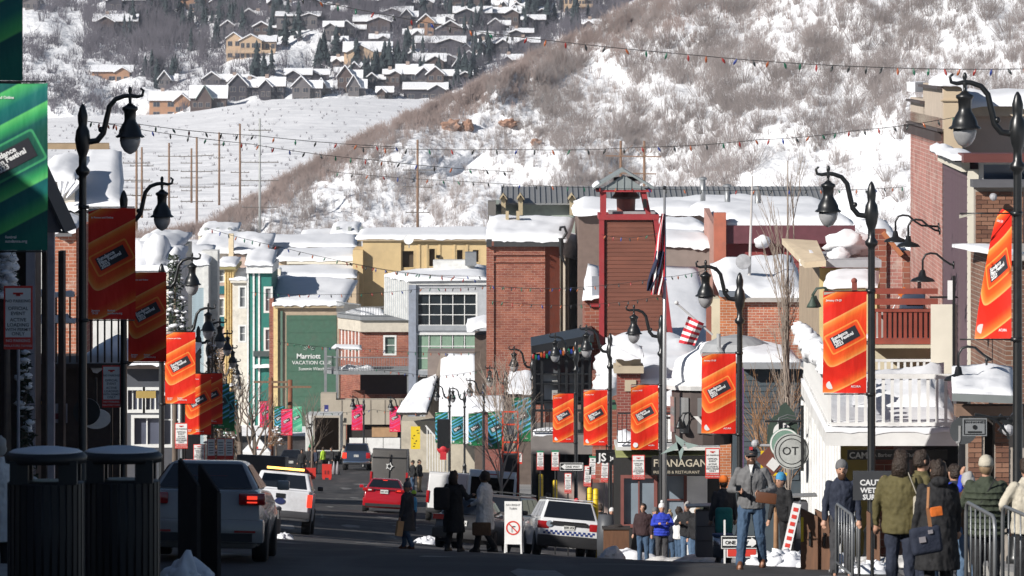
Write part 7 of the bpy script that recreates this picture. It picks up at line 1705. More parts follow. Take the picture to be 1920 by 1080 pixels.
def common_rear(t,L,W,z_plate,z_bump,bump_m=TRB,plate_txt='B38 1FX',ex=True,hb=.3):
 MB().box(-.17,.17,-L/2-.03,-L/2,z_plate,z_plate+.16).build('number_plate',PLATE,t)
 lettering(plate_txt,.09,BLACK,t,(0,-L/2-.034,z_plate+.045),align='CENTER',bold=.001)
 beveled(MB().box(-W/2+.04,W/2-.04,-L/2-.06,-L/2+.3,z_bump,z_bump+hb),'rear_bumper',bump_m,t,.05)
 if ex:MB().tube([(-W*.33,-L/2-.02,z_bump+.03),(-W*.33,-L/2+.3,z_bump+.03)],.04,10).build('exhaust',CHROME,t)
def mirrors(t,W,y,z,paint):
 for sx in (-1,1):beveled(MB().box(sx*(W/2+.02),sx*(W/2+.2),y,y+.1,z,z+.14),'wing_mirror',paint,t,.03)
def sedan(t,L,W,H,paint,lit=False,trunk=1.02):
 prof=[(-L/2,.32),(-L/2-.02,.62),(-L/2+.04,.9),(-L/2+.1,trunk),(-L/2+.6,trunk+.03),(L/2-1.5,.98),(L/2-.5,.86),(L/2-.1,.7),(L/2,.5)]
 poly=body_profile(L,prof,.36,-L/2+1.0,L/2-.85,.2)
 beveled(extrude_profile(poly,W,.9),'body',paint,t,.12,4)
 cabin(t,-L/2+.42,-L/2+1.1,L/2-2.3,L/2-1.45,trunk-.02,H,W/2-.12,W/2-.38,paint,bev=.12)
 for sx in (-1,1):
  wheel(t,sx*(W/2-.13),-L/2+1.0,.33,sx);wheel(t,sx*(W/2-.13),L/2-.85,.33,sx)
 mirrors(t,W,L/2-1.9,1.0,paint)
WP=mat('white_car_paint',(.3,.29,.28),rough=.25,var=.06,coat=.6,dirt=.15,vs=1.5)
t=vehicle('parked_sedan','white sedan with lit brake lamp parked nearest on the left behind the black boards',380,132,cat='car',L=4.6)
L,W=4.63,1.81;sedan(t,L,W,1.43,WP)
common_rear(t,L,W,.68,.28,WP,hb=.34)
MB().box(-W/2+.2,W/2-.2,-L/2-.07,-L/2-.05,.3,.42).build('bumper_trim',TRB,t)
for sx in (-1,1):
 beveled(MB().box(sx*.5,sx*(W/2-.03),-L/2-.035,-L/2+.28,.82,.99),'tail_lamp',TAIL,t,.03)
 MB().box(sx*.62,sx*(W/2-.14),-L/2-.042,-L/2-.03,.85,.87).box(sx*.62,sx*(W/2-.14),-L/2-.042,-L/2-.03,.9,.95).build('brake_light',TAILON,t)
 MB().box(sx*.45,sx*.75,-L/2-.075,-L/2-.06,.43,.46).build('reflector',TAIL,t)
MB().box(-.3,.3,-L/2+.75,-L/2+.8,1.2,1.22).build('high_brake_light',TAIL,t)
#white pickup with light bar
t=vehicle('pickup_truck','white pickup truck with glowing amber roof light bar on the left lane',519,60,cat='pickup truck',L=5.8)
L,W=5.8,2.0
PW=mat('white_truck_paint',(.66,.67,.7),rough=.3,var=.05,coat=.5,dirt=.3)
prof=[(-L/2,.5),(-L/2,1.32),(-L/2+.05,1.36),(-L/2+1.85,1.37),(L/2-1.4,1.3),(L/2-.3,1.2),(L/2,.9),(L/2,.5)]
beveled(extrude_profile(body_profile(L,prof,.45,-L/2+1.15,L/2-.95,.42),W,.96),'body',PW,t,.06,3)
cabin(t,-L/2+1.75,-L/2+1.95,L/2-2.1,L/2-1.3,1.34,1.92,W/2-.08,W/2-.25,PW,rear_glass=(.08,.92,.12,.86))
for sx in (-1,1):wheel(t,sx*(W/2-.15),-L/2+1.15,.42,sx,.28);wheel(t,sx*(W/2-.15),L/2-.95,.42,sx,.28)
common_rear(t,L,W,.56,.5,mat('dark_bumper',(.05,.05,.055),rough=.5),ex=False,hb=.22)
MB().box(-.14,.14,-L/2-.03,-L/2,1.1,1.24).build('tailgate_handle',BLACK,t);MB().disk((0,-L/2-.01,1.0),(0,-1,0),.1,.02,20,1.6).build('badge',mat('navy_badge',(.02,.03,.1),rough=.4),t)
for sx in (-1,1):beveled(MB().box(sx*(W/2-.16),sx*(W/2+.005),-L/2-.02,-L/2+.1,.86,1.26),'tail_lamp',TAILON if sx>0 else TAIL,t,.02)
AMB=mat('amber_beacon',(.8,.3,.03),rough=.3,var=0,emit=(1,.5,.1),es=3.5)
lb=beveled(MB().box(-.62,.62,-L/2+2.35,-L/2+2.65,1.97,2.07),'light_bar',BLACK,t,.03)
MB().box(-.58,.6,-L/2+2.335,-L/2+2.35,1.985,2.055).build('beacon',AMB,lb)
mirrors(t,W,L/2-1.75,1.4,BLACK)
#red sedan
t=vehicle('red_sedan','red sedan with a white number plate driving in the middle of the street',718,43.5,cat='car',L=4.9)
L,W=4.9,1.9;RP=mat('red_car_paint',(.36,.008,.015),rough=.22,var=.05,coat=.8)
sedan(t,L,W,1.47,RP,trunk=1.08)
common_rear(t,L,W,.84,.28,RP,hb=.36);MB().box(-W/2+.15,W/2-.15,-L/2-.075,-L/2-.05,.28,.4).build('bumper_trim',TRB,t)
MB().box(-.62,.62,-L/2-.03,-L/2+.01,1.0,1.03).build('chrome_strip',CHROME,t)
for sx in (-1,1):
 beveled(MB().box(sx*.46,sx*(W/2-.02),-L/2-.03,-L/2+.3,.92,1.06),'tail_lamp',TAIL,t,.03);MB().box(sx*.55,sx*.7,-L/2-.036,-L/2-.025,.95,1.0).build('lamp_lens',PLATE if sx<0 else TAILON,t)
MB().box(-.1,.1,-L/2+.95,-L/2+1.0,1.38,1.41).build('high_brake_light',TAILON,t)
MB().tube([(-.9,-L/2+.5,.05),(-.9,-L/2+.5,.1)],.01,4)
#police SUV
t=vehicle('police_suv','white police sport utility vehicle with blue chequered tail band parked at the right kerb',1048,60.5,rz=R(5),cat='police car',L=5.0)
L,W=5.0,1.98;PV=mat('white_police_paint',(.7,.71,.73),rough=.25,var=.04,coat=.6,dirt=.22)
prof=[(-L/2,.45),(-L/2-.02,.8),(-L/2+.05,1.12),(-L/2+.1,1.18),(L/2-1.5,1.12),(L/2-.4,1.05),(L/2,.8),(L/2,.45)]
beveled(extrude_profile(body_profile(L,prof,.42,-L/2+1.0,L/2-.95,.3),W,.95),'body',PV,t,.07,3)
cabin(t,-L/2+.08,-L/2+.5,L/2-2.2,L/2-1.35,1.15,1.76,W/2-.08,W/2-.28,PV,rear_glass=(.05,.95,.06,.9))
for sx in (-1,1):
 wheel(t,sx*(W/2-.14),-L/2+1.0,.38,sx,.25);wheel(t,sx*(W/2-.14),L/2-.95,.38,sx,.25)
 beveled(MB().box(sx*(W/2-.36),sx*(W/2-.01),-L/2-.03,-L/2+.25,.84,1.08),'tail_lamp',TAIL,t,.04)
 MB().bar((sx*(W/2-.3),-L/2+.6,1.8),(sx*(W/2-.3),L/2-2.2,1.8),.05,.05).build('roof_rail',BLACK,t)
common_rear(t,L,W,.84,.3,TRB,ex=False,hb=.36)
MB().box(-.52,.52,-L/2-.035,-L/2+.02,1.04,1.1).build('tailgate_trim',CHROME,t);MB().box(-.6,.6,-L/2-.04,-L/2+.02,.98,1.05).build('handle_recess',TRB,t)
BLU=mat('police_blue',(.02,.045,.2),rough=.4,var=0)
for k in range(22):
 for j in range(2):
  if (k+j)%2==0:MB().box(-.8+k*.073,-.8+(k+1)*.073,-L/2-.03,-L/2-.012,.69+j*.06,.75+j*.06).build('blue_check',BLU,t)
MB().disk((-.62,-L/2-.012,1.0),(0,-1,0),.1,.02,18).build('badge',mat('grey_badge',(.25,.3,.35),rough=.4),t);mirrors(t,W,L/2-1.95,1.2,BLACK)
MB().box(-.75,.75,-L/2+.42,-L/2+.5,1.78,1.8).build('spoiler',PV,t)
#grey suv behind the people
t=vehicle('parked_suv','dark grey sport utility vehicle with roof rack parked behind the white board',955,56,rz=R(-14),cat='car',L=4.8)
L,W=4.9,1.95;GV=mat('warm_grey_car_paint',(.07,.062,.062),rough=.3,var=.06,coat=.5)
beveled(extrude_profile(body_profile(L,[(-L/2,.45),(-L/2,.95),(-L/2+.05,1.12),(L/2-1.4,1.08),(L/2-.3,1.0),(L/2,.75)],.42,-L/2+1.0,L/2-.95,.3),W,.95),'body',GV,t,.07,3)
cabin(t,-L/2+.06,-L/2+.4,L/2-2.2,L/2-1.3,1.1,1.7,W/2-.08,W/2-.25,GV)
for sx in (-1,1):
 wheel(t,sx*(W/2-.14),-L/2+1.0,.38,sx,.25);wheel(t,sx*(W/2-.14),L/2-.95,.38,sx,.25)
 beveled(MB().box(sx*(W/2-.4),sx*(W/2-.01),-L/2-.03,-L/2+.2,.92,1.05),'tail_lamp',TAIL,t,.03)
 MB().bar((sx*(W/2-.28),-L/2+.5,1.76),(sx*(W/2-.28),L/2-2.2,1.76),.05,.05).build('roof_rail',BLACK,t)
for k in range(3):MB().bar((-W/2+.25,-L/2+.8+k*.7,1.8),(W/2-.25,-L/2+.8+k*.7,1.8),.05,.03).build('roof_bar',BLACK,t)
common_rear(t,L,W,.8,.3,TRB)
#vans
def van(label,px,s,L,W,H,paint,open_=False,rz=0,rear_window=False,name='delivery_van',cat='van'):
 t=vehicle(name,label,px,s,rz=rz,cat=cat,L=L)
 prof=[(-L/2,.45),(-L/2+.03,1.2),(-L/2+.12,H-.1),(-L/2+.3,H),(L/2-1.9,H),(L/2-1.3,H-.25),(L/2-.7,1.35),(L/2-.1,1.1),(L/2,.6)]
 beveled(extrude_profile(body_profile(L,prof,.42,-L/2+1.1,L/2-1.0,.35),W,.93),'body',paint,t,.09,3)
 for sx in (-1,1):
  wheel(t,sx*(W/2-.15),-L/2+1.1,.36,sx);wheel(t,sx*(W/2-.15),L/2-1.0,.36,sx)
  beveled(MB().box(sx*(W/2-.14),sx*(W/2-.02),-L/2-.02,-L/2+.1,.75,1.25),'tail_lamp',TAIL,t,.02)
  MB().box(sx*(W/2+.001),sx*(W/2+.008),L/2-2.1,L/2-1.3,1.4,H-.45).build('side_window',CGL,t)
 common_rear(t,L,W,.6,.35,TRB,ex=False,hb=.2)
 return t
VW=mat('white_van_paint',(.66,.66,.66),rough=.3,var=.05,coat=.4,dirt=.1)
t=van('white delivery van with its rear wide open showing a dark load bay',916,49,5.4,1.98,2.3,VW,name='open_delivery_van')
L=5.4
MB().box(-.82,.82,-2.73,-2.64,.75,2.05).build('load_bay',mat('dark_load_bay',(.01,.007,.005),rough=1,spec=0),t)  # flat near-black sheet painted as the van's shaded inside
for sx in (-1,1):beveled(MB().box(sx*.82,sx*.92,-2.76,-2.6,.65,2.1),'door_frame',VW,t,.02)
MB().box(-.6,-.1,-2.76,-2.74,.8,1.3).build('cardboard_box',mat('cardboard',(.3,.16,.07),rough=.9),t);MB().box(-.2,.2,-2.74,-2.7,2.16,2.2).build('high_brake_light',TAIL,t)
van('rounded white van parked side by side with the open one, nose hidden by people',836,46,4.8,1.8,2.0,VW,name='white_van')
t=van('dark grey van with a white star emblem ahead of the red sedan',728,36,5.8,2.02,2.45,mat('dark_grey_van_paint',(.085,.08,.075),rough=.45,var=.08))
MB().box(-.012,.012,-2.93,-2.85,.7,2.2).build('door_gap',TRB,t);MB().box(-.95,.95,-2.9,-2.8,2.0,2.03).build('door_top_gap',TRB,t)
st=MB()
for k in range(10):
 a=k*math.pi/5;e=a+math.pi/5
 st.bar((.12*math.cos(a),-2.915,1.55+.12*math.sin(a)),(.12*math.cos(e),-2.915,1.55+.12*math.sin(e)),.02,.05)
 if k%2==0:st.bar((.13*math.cos(a),-2.915,1.55+.13*math.sin(a)),(.2*math.cos(a),-2.915,1.55+.2*math.sin(a)),.02,.05)
st.build('emblem',PLATE,t)
#navy pickup at the street end
t=vehicle('navy_pickup_truck','navy pickup truck with red tail lamps stopped by the box truck',668,26.5,cat='pickup truck',L=5.6)
L,W=5.6,1.98;NP=mat('navy_car_paint',(.03,.045,.08),rough=.25,var=.05,coat=.6)
beveled(extrude_profile(body_profile(L,[(-L/2,.5),(-L/2,1.3),(-L/2+1.7,1.32),(L/2-1.4,1.28),(L/2-.2,1.1),(L/2,.8)],.45,-L/2+1.1,L/2-.95,.42),W,.96),'body',NP,t,.06,3)
cabin(t,-L/2+.9,-L/2+1.2,L/2-2.1,L/2-1.3,1.3,1.9,W/2-.08,W/2-.25,NP)
for sx in (-1,1):
 wheel(t,sx*(W/2-.15),-L/2+1.1,.4,sx,.28);wheel(t,sx*(W/2-.15),L/2-.95,.4,sx,.28)
 beveled(MB().box(sx*(W/2-.3),sx*(W/2),-L/2-.02,-L/2+.1,.85,1.25),'tail_lamp',TAILON if sx<0 else TAIL,t,.02)
common_rear(t,L,W,.95,.45,CHROME,ex=False,hb=.22)
#box truck
t=vehicle('box_truck','white box truck with green corner marking and its cargo box open at the back',606,25.6,cat='truck',L=7.5)
BXW=mat('box_truck_white',(.6,.6,.58),rough=.5,var=.08,dirt=.15)
bx=MB();bx.box(-1.25,1.25,-3.7,3.0,1.0,3.6);bx.build('cargo_box',BXW,t)
MB().box(-.62,1.15,-3.74,-3.705,1.1,3.45).build('open_doorway',mat('dark_load_bay',(.012,.011,.01)),t)  # flat dark sheet, the cargo box's inner shade painted on
MB().box(1.15,1.25,-3.78,-3.7,1.0,3.6).box(-.7,-.62,-3.78,-3.7,1.0,3.6).box(-.62,1.15,-3.78,-3.7,3.45,3.6).build('door_frame',mat('cream_frame',(.42,.38,.32),rough=.6),t)
MB().box(-1.3,-1.25,-3.7,2,1.0,3.6).build('side_skin',BXW,t)
MB().box(-1.2,-.75,-3.75,-3.71,1.05,3.55).build('left_door',BXW,t)
MB().add([(-1.15,-3.77,1.1),(-.72,-3.77,1.1),(-.72,-3.77,2.2)],[(0,1,2)]).build('green_marking',mat('marking_green',(.02,.25,.1),rough=.5),t)
for k in range(2):MB().box(-1.1,-.86,-3.77,-3.75,2.9-k*.25,3.02-k*.25).build('black_lettering_block',BLACK,t)
MB().box(-1.05,1.05,3.0,4.6,.6,2.4).build('cab',BXW,t);MB().box(-1.1,1.1,-3.8,4,.7,1.0).build('chassis',TRB,t)
for sx in (-1,1):wheel(t,sx*1.0,-2.4,.45,sx,.3);wheel(t,sx*1.0,3.6,.45,sx,.3)
#dark trailer behind the pickup on the left, dark car beyond
t=vehicle('covered_trailer','dark covered trailer parked just beyond the white pickup on the left',486,40,cat='trailer',L=4)
beveled(MB().box(-1.15,1.15,-2,2,.6,2.05),'box',mat('dark_trailer',(.06,.06,.065),rough=.6,var=.2),t,.08)
for sx in (-1,1):wheel(t,sx*1.1,0,.35,sx)
MB().box(-1.0,1.0,-2.05,-1.98,.5,.62).build('rear_bumper',TRB,t)
t=vehicle('dark_car','dark car with snowy roof beyond the covered trailer near the box truck',545,28,cat='car',L=4.6)
sedan(t,4.6,1.85,1.6,mat('black_car_paint',(.02,.02,.022),rough=.3,coat=.5));common_rear(t,4.6,1.85,.7,.3,TRB)
for sx in (-1,1):MB().box(sx*.5,sx*.88,-2.34,-2.2,.85,1.0).build('tail_lamp',TAIL,t)
t=vehicle('dark_wagon','dark car half hidden behind the crossing people beside the vans',885,62,rz=R(-10),cat='car',L=4.6)
sedan(t,4.6,1.85,1.55,mat('black_car_paint',(.02,.02,.022)));common_rear(t,4.6,1.85,.7,.3,TRB)
for sx in (-1,1):MB().box(sx*.5,sx*.88,-2.34,-2.2,.85,1.0).build('tail_lamp',TAIL,t)
#people
def remesh(mb,name,m,parent,vox):
 me=mb.mesh(name,m);o=bpy.data.objects.new('remesh_tmp',me)
 md=o.modifiers.new('r','REMESH');md.mode='VOXEL';md.voxel_size=vox;md.use_smooth_shade=True
 sm=o.modifiers.new('s','CORRECTIVE_SMOOTH' if False else 'SMOOTH');sm.factor=.5;sm.iterations=2
 out=evalmesh(o)
 if not name.startswith('body'):
  vs=np.zeros(len(out.vertices)*3);out.vertices.foreach_get('co',vs);vs=vs.reshape(-1,3);sd0=hash(m.name)%50 if False else len(m.name)
  for q in range(len(vs)):
   v=vs[q];k=.011*noise.fractal(Vector((v[0]*13+v[2]*5+sd0,v[1]*13,v[2]*8-v[0]*6)),1,2,2);r=math.hypot(v[0],v[1])+1e-3
   vs[q][0]+=k*v[0]/r*1.3;vs[q][1]+=k*v[1]/r*1.3;vs[q][2]+=k*.5
  out.vertices.foreach_set('co',vs.reshape(-1))
 out.name=name;out.materials.clear();out.materials.append(m)
 out.polygons.foreach_set('use_smooth',[True]*len(out.polygons))
 return link(name,out,parent)
def limb(mb,pts,rs,n=10):
 P_=[Vector(p)for p in pts]
 for a,b,ra,rb in zip(P_,P_[1:],rs,rs[1:]):mb.tube([a,a.lerp(b,.5),b],[ra,(ra+rb)/2,rb],n)
 for p,r in zip(P_,rs):mb.ball(p,r,n,7)
 return mb
def esec(mb,secs,n=18):
 """closed loft of horizontal ellipses (cx,cy,z,rx,ry)"""
 o=len(mb.v)
 for cx,cy,z,rx,ry in secs:
  for k in range(n):
   a=2*math.pi*k/n;mb.v.append((cx+rx*math.cos(a),cy+ry*math.sin(a),z))
 for i in range(len(secs)-1):
  for k in range(n):mb.f.append((o+i*n+k,o+i*n+(k+1)%n,o+(i+1)*n+(k+1)%n,o+(i+1)*n+k))
 mb.f.append(tuple(o+k for k in range(n))[::-1]);mb.f.append(tuple(o+(len(secs)-1)*n+k for k in range(n)))
 return mb
SKIN=mat('skin',(.45,.25,.17),rough=.55,var=.08,vs=8);SKIN_D=mat('dark_skin',(.13,.065,.04),rough=.5,var=.08)
def cloth(name,c,**k):return mat('cloth_'+name,c,rough=.85,var=.18,vs=4,bump=.5,bs=9,**k)
C=dict(grey=cloth('grey_wool',(.14,.14,.145)),jean=cloth('denim',(.045,.085,.15)),jean2=cloth('light_denim',(.09,.15,.24)),black=cloth('black',(.012,.012,.014)),navy=cloth('navy',(.018,.024,.045)),olive=cloth('olive',(.095,.08,.03)),green=cloth('dark_green',(.035,.045,.028)),white=cloth('off_white',(.66,.66,.66)),cream=cloth('cream',(.48,.44,.36)),blue=cloth('bright_blue',(.02,.045,.42)),brown=cloth('brown',(.1,.055,.03)),maroon=cloth('maroon_black',(.035,.016,.018)),char=cloth('charcoal',(.045,.045,.05)),red=cloth('red',(.5,.02,.025)),teal=cloth('teal',(.02,.22,.2)),lime=cloth('hi_vis_lime',(.45,.7,.05)),tan=cloth('tan',(.3,.22,.14)),orange=cloth('orange',(.7,.16,.02)),pink=cloth('dusty_pink',(.4,.2,.2)),sky=cloth('sky_blue',(.05,.25,.45)))
HAIRM=mat('dark_hair',(.03,.018,.012),rough=.6,var=.3,vs=20,bump=.6,bs=40);HAIR_F=mat('fair_hair',(.25,.17,.1),rough=.6,var=.3,vs=20);HAIR_G=mat('grey_hair',(.35,.34,.33),rough=.7)
LEATH=mat('brown_leather',(.12,.045,.02),rough=.5,var=.2);SHOEB=mat('black_shoe',(.015,.014,.014),rough=.5,var=.1)
def person(label,px,s,h=1.72,face=0,top='black',legs='jean',coat=None,hat=None,hair=HAIRM,hairlen=0,skin=SKIN,armL=None,armR=None,step=0,lean=0,shoes=SHOEB,vox=.014,fat=1.0,beard=False,group=None,hood=False,fz=None,headturn=0,hemz=None,cat='person',ztop=None,dz=0,glasses=False,puffy=False,spread=.11):
 """face: 0 looks away from the viewer, pi looks at the viewer (heading angle).  Arms: (elbow, wrist) offsets from the shoulder, x outward, y forward"""
 d=FP/s;x=X(px,d);g=G(x,d)+dz
 t=thing('person',label,cat,(x,d,g),face,group)
 k=h/1.75;S=lambda v:tuple(q*k for q in v)
 sh=.178*fat**.5;hipz,chz,nz=.93,1.28,1.47
 ly=lean
 arms={}
 for sx,a in ((-1,armL),(1,armR)):
  e,w_=a or ((.06,.0,-.28),(.08,.06,-.53))
  S0=Vector((sx*sh,ly*.9,1.41));E=S0+Vector((sx*e[0],e[1],e[2]));Wr=S0+Vector((sx*w_[0],w_[1],w_[2]));arms[sx]=(S0,E,Wr)
 legs_={}
 for sx in (-1,1):
  st=step*sx
  legs_[sx]=[Vector((sx*.095,0,.9)),Vector((sx*(.1+(spread-.11)*.5),st*.45+(.06 if st else 0),.49)),Vector((sx*spread,st-(.02 if st else 0),.09+(max(0,-st)*.15)))]
 hc=Vector((0,ly+.02,1.62))
 b=MB()
 esec(b,[(0,0,.84,.13,.1),(0,0,.92,.16,.12),(0,ly*.3,1.08,.14,.1),(0,ly*.7,1.28,.17,.115),(0,ly*.9,1.4,.17,.1),(0,ly,1.46,.08,.07)])
 limb(b,[(0,ly,1.42),hc],[.058,.055])
 b.ball(hc,.1,16,12,(.78,.95,1.15)).ball(hc+Vector((0,.02,-.06)),.07,12,9,(.8,.95,.9))
 hy=1
 b.ball(hc+Vector((0,.1,-.01)),.018,8,6,(.8,1.2,1.5)).ball(hc+Vector((0,.092,-.055)),.02,8,6,(1.3,.5,.5))
 for sx in (-1,1):
  b.ball(hc+Vector((sx*.08,.0,0)),.024,8,6,(.5,.8,1.3)).ball(hc+Vector((sx*.032,.088,.03)),.014,6,5,(1.3,.6,.6))
  S0,E,Wr=arms[sx];limb(b,[S0,E,Wr],[.05,.04,.028])
  dr=(Wr-E).normalized();hnd=Wr+dr*.075;limb(b,[Wr,hnd],[.026,.035])
  side=dr.cross(Vector((0,1,0)));side=side.normalized()if side.length>.1 else Vector((1,0,0));fwd=side.cross(dr).normalized()
  for q in range(4):
   o_=hnd+side*(q-1.5)*.018;ln=(.055,.07,.075,.06)[q]
   p1=o_+dr*ln*.55-fwd*.0;p2=p1+dr*ln*.4+fwd*.03;limb(b,[o_,p1,p2],[.011,.0095,.008],6)
  th=Wr+dr*.03+side*.03;limb(b,[th,th+side*.02+dr*.035,th+side*.015+dr*.065+fwd*.02],[.013,.011,.009],6)
  A,K,F=legs_[sx];limb(b,[A,K,F],[.085,.058,.04]);limb(b,[F,F+Vector((0,.13,-.05))],[.04,.03])
 for q in range(len(b.v)):b.v[q]=S(b.v[q])
 remesh(b,'body',skin,t,vox if vox<.012 else max(vox,.013))
 eb=MB()
 for sx in (-1,1):eb.ball(tuple((hc+Vector((sx*.032,.094,.022)))*k),.011*k,6,5)
 eb.build('eyes',TRB if not glasses else BLACK,t)
 if glasses:MB().cbox(tuple((hc+Vector((0,.1,.022)))*k),.15*k,.02,.045*k).build('sunglasses',BLACK,t)
 if legs:
  b=MB();esec(b,[(0,0,.82,.12,.11),(0,0,.88,.165,.13),(0,0,.98,.165*fat,.125*fat),(0,0,1.02,.155*fat,.12*fat)])
  for sx in (-1,1):
   A,K,F=legs_[sx];limb(b,[A,A.lerp(K,.5),K,K.lerp(F,.6),F+Vector((0,0,.01))],[.105,.095,.078,.07,.068])
  for q in range(len(b.v)):b.v[q]=S(b.v[q])
  remesh(b,'trousers',C[legs],t,vox)
 for sx in (-1,1):
  F=legs_[sx][2];sh_=MB();esec(sh_,[(F.x,F.y+.05,F.z-.09,.05,.13),(F.x,F.y+.05,F.z-.06,.052,.135),(F.x,F.y+.02,F.z-.01,.045,.09),(F.x,F.y,F.z+.06,.045,.05)],12)
  for q in range(len(sh_.v)):sh_.v[q]=S(sh_.v[q])
  sh_.build('shoe',shoes,t,True)
 hem=hemz if hemz is not None else (.42 if coat else .84)
 b=MB();f=fat;cm=C[coat or top]
 if coat:
  secs=[(0,ly*.1,hem,.235*f,.18*f),(0,ly*.15,hem+.12,.23*f,.175*f),(0,ly*.3,.9,.2*f,.16*f),(0,ly*.5,1.08,.185*f,.145*f)]
 else:secs=[(0,0,hem,.18*f,.14*f),(0,ly*.2,hem+.08,.185*f,.145*f),(0,ly*.5,1.08,.178*f,.135*f)]
 secs+=[(0,ly*.7,1.27,.205*f,.15*f),(0,ly*.9,1.37,.2*f,.13*f),(0,ly*.93,1.42,.172,.115),(0,ly*.97,1.455,.125,.095),(0,ly,1.485,.085,.082),(0,ly,1.51,.078,.078)]
 esec(b,secs)
 if puffy:
  for q in range(int((1.4-hem)/.075)):esec(b,[(0,ly*.5,hem+q*.075+.01,.17*f,.13*f),(0,ly*.5,hem+q*.075+.035,.222*f,.172*f),(0,ly*.5,hem+q*.075+.06,.17*f,.13*f)])
 for sx in (-1,1):
  S0,E,Wr=arms[sx];dr=(Wr-E).normalized();limb(b,[S0+Vector((0,0,-.01)),S0.lerp(E,.5),E,E.lerp(Wr,.5),Wr-dr*.01],[.068,.061,.055,.05,.044])
 if hood:b.ball((0,ly-.09,1.49),.09,12,8,(1.3,.9,.8))
 for q in range(len(b.v)):b.v[q]=S(b.v[q])
 remesh(b,'coat' if coat else 'jacket',cm,t,vox)
 hd=MB();n=16
 if not hat:
  hd.ball(tuple((hc+Vector((0,-.022,.025)))*k),.108*k,16,12,(.87,1.0,1.12),.35,int(px))
  if hairlen:esec(hd,[(0,(ly-.03)*k,(1.62-hairlen)*k,.11*k,.07*k),(0,(ly-.04)*k,1.6*k,.105*k,.085*k),(0,(ly-.03)*k,1.68*k,.08*k,.07*k)],14)
  o=hd.build('hair',hair,t,True)
 else:
  kind,hm=hat
  hm=C[hm]if hm in C else hm
  if kind=='beanie':hd.lathe([(.105,-.0),(.112,.02),(.11,.05),(.098,.09),(.06,.125),(.01,.138)],(0,ly*k-.002,(1.635)*k),16,.86*k,1.0*k)
  if kind=='pom':hd.lathe([(.105,-.0),(.112,.02),(.11,.05),(.098,.09),(.06,.125),(.01,.138)],(0,ly*k,1.635*k),16,.88*k,1.0*k).ball((0,ly*k,1.635*k+.16),.045,10,7,lump=.3)
  if kind=='cap':hd.lathe([(.1,0),(.105,.03),(.098,.07),(.06,.105),(.01,.115)],(0,ly*k,1.64*k),16,.88*k,1.0*k).cbox((0,(ly+.13)*k,1.655*k),.14,.1,.012,Matrix.Rotation(-.15,3,'X'))
  hd.build('hat',hm,t,True)
  if hair:MB().ball(tuple((hc+Vector((0,-.03,-.0)))*k),.1*k,12,9,(.86,.9,1.0),.1,2).build('hair',hair,t,True)
  if hair and hairlen:esec(MB(),[(0,(ly-.03)*k,(1.62-hairlen)*k,.11*k,.07*k),(0,(ly-.04)*k,1.62*k,.1*k,.085*k)],14).build('long_hair',hair,t,True)
 if beard:MB().ball(tuple((hc+Vector((0,.055,-.085)))*k),.062*k,12,9,(1.0,.8,1.15),.15,3).build('beard',mat('beard_hair',(.07,.03,.015),rough=.8,var=.3,vs=30),t,True)
 return t
PI=math.pi
def at(t,mb,name,m,smooth=True):return mb.build(name,m,t,smooth)
BENT=((.07,.02,-.27),(-.02,.24,-.22))
t=person('bearded man in grey jacket and cap walking forward with phone and brown clutch',1409,129,1.77,PI-.1,top='grey',legs='jean',hat=('cap','char'),beard=True,glasses=True,armL=((.13,-.02,-.27),(-.04,.2,-.3)),armR=((.12,-.02,-.27),(-.02,.22,-.26)),step=.14,spread=.155,vox=.0085,shoes=LEATH,fat=1.08,hemz=.88,group=None,headturn=.2)
MB().cbox((0,.118,1.765),.05,.01,.045).build('cap_badge',C['red'],t)
MB().add([(-.035,.125,1.53),(.035,.125,1.53),(0,.17,1.40)],[(0,2,1)]).build('shirt_front',C['white'],t);MB().bar((0,.168,1.38),(0,.16,.95),.012,.01).build('zip',TRB,t)
ph=tag(MB().cbox((0,0,0),.075,.015,.15,Matrix.Rotation(1.0,3,'X')).build('phone',BLACK),'black phone in the right hand of the man in the grey jacket','phone');ph.location=(X(1384,77.1),77.0,Z(914,77.1))
cl_=tag(beveled(MB().box(-.15,.15,-.03,.03,-.08,.08),'clutch_bag',LEATH,None,.025),'brown leather clutch held by the man in the grey jacket','bag');cl_.location=(X(1437,77.1),77.12,Z(934,77.1));cl_.rotation_euler=(0,.12,0)
t=person('person in long black coat with black backpack crossing the street',851,88,1.72,-.6,coat='black',legs='black',hair=HAIRM,hairlen=.16,fat=1.12,hemz=.42,armR=((.12,.06,-.24),(.1,.26,-.2)),armL=((.1,.0,-.27),(.12,.1,-.45)),step=.08,vox=.012,dz=0)
bp=tag(beveled(MB().box(-.17,.17,-.12,.12,-.24,.24),'backpack',C['black'],None,.07,3),'black backpack on the person in the long black coat','backpack');bp.location=(X(828,113.4),113.35,G(X(851,113.6),113.6)+1.15)
t=person('woman in long pale grey coat striding left behind the black coat',909,88,1.74,1.15,coat='white',legs='black',hair=HAIRM,hairlen=.06,skin=SKIN_D,fat=1.1,hemz=.5,step=.26,armL=((.08,.02,-.27),(.04,.2,-.36)),armR=((.08,.0,-.27),(.1,.12,-.47)),vox=.012)
bg_=tag(beveled(MB().box(-.2,.2,-.06,.06,-.14,.14),'handbag',C['brown'],None,.04,2),'large dark brown handbag carried by the woman in the pale coat','bag');bg_.location=(X(903,112.9),112.85,G(X(909,113.6),113.6)+.58)
t=person('person in knee length dark grey padded coat crossing at left with paper bag',764,88,1.42,1.0,coat='char',legs='jean',hat=('pom','grey'),hair=None,fat=1.0,hemz=.5,step=.2,vox=.012,shoes=LEATH)
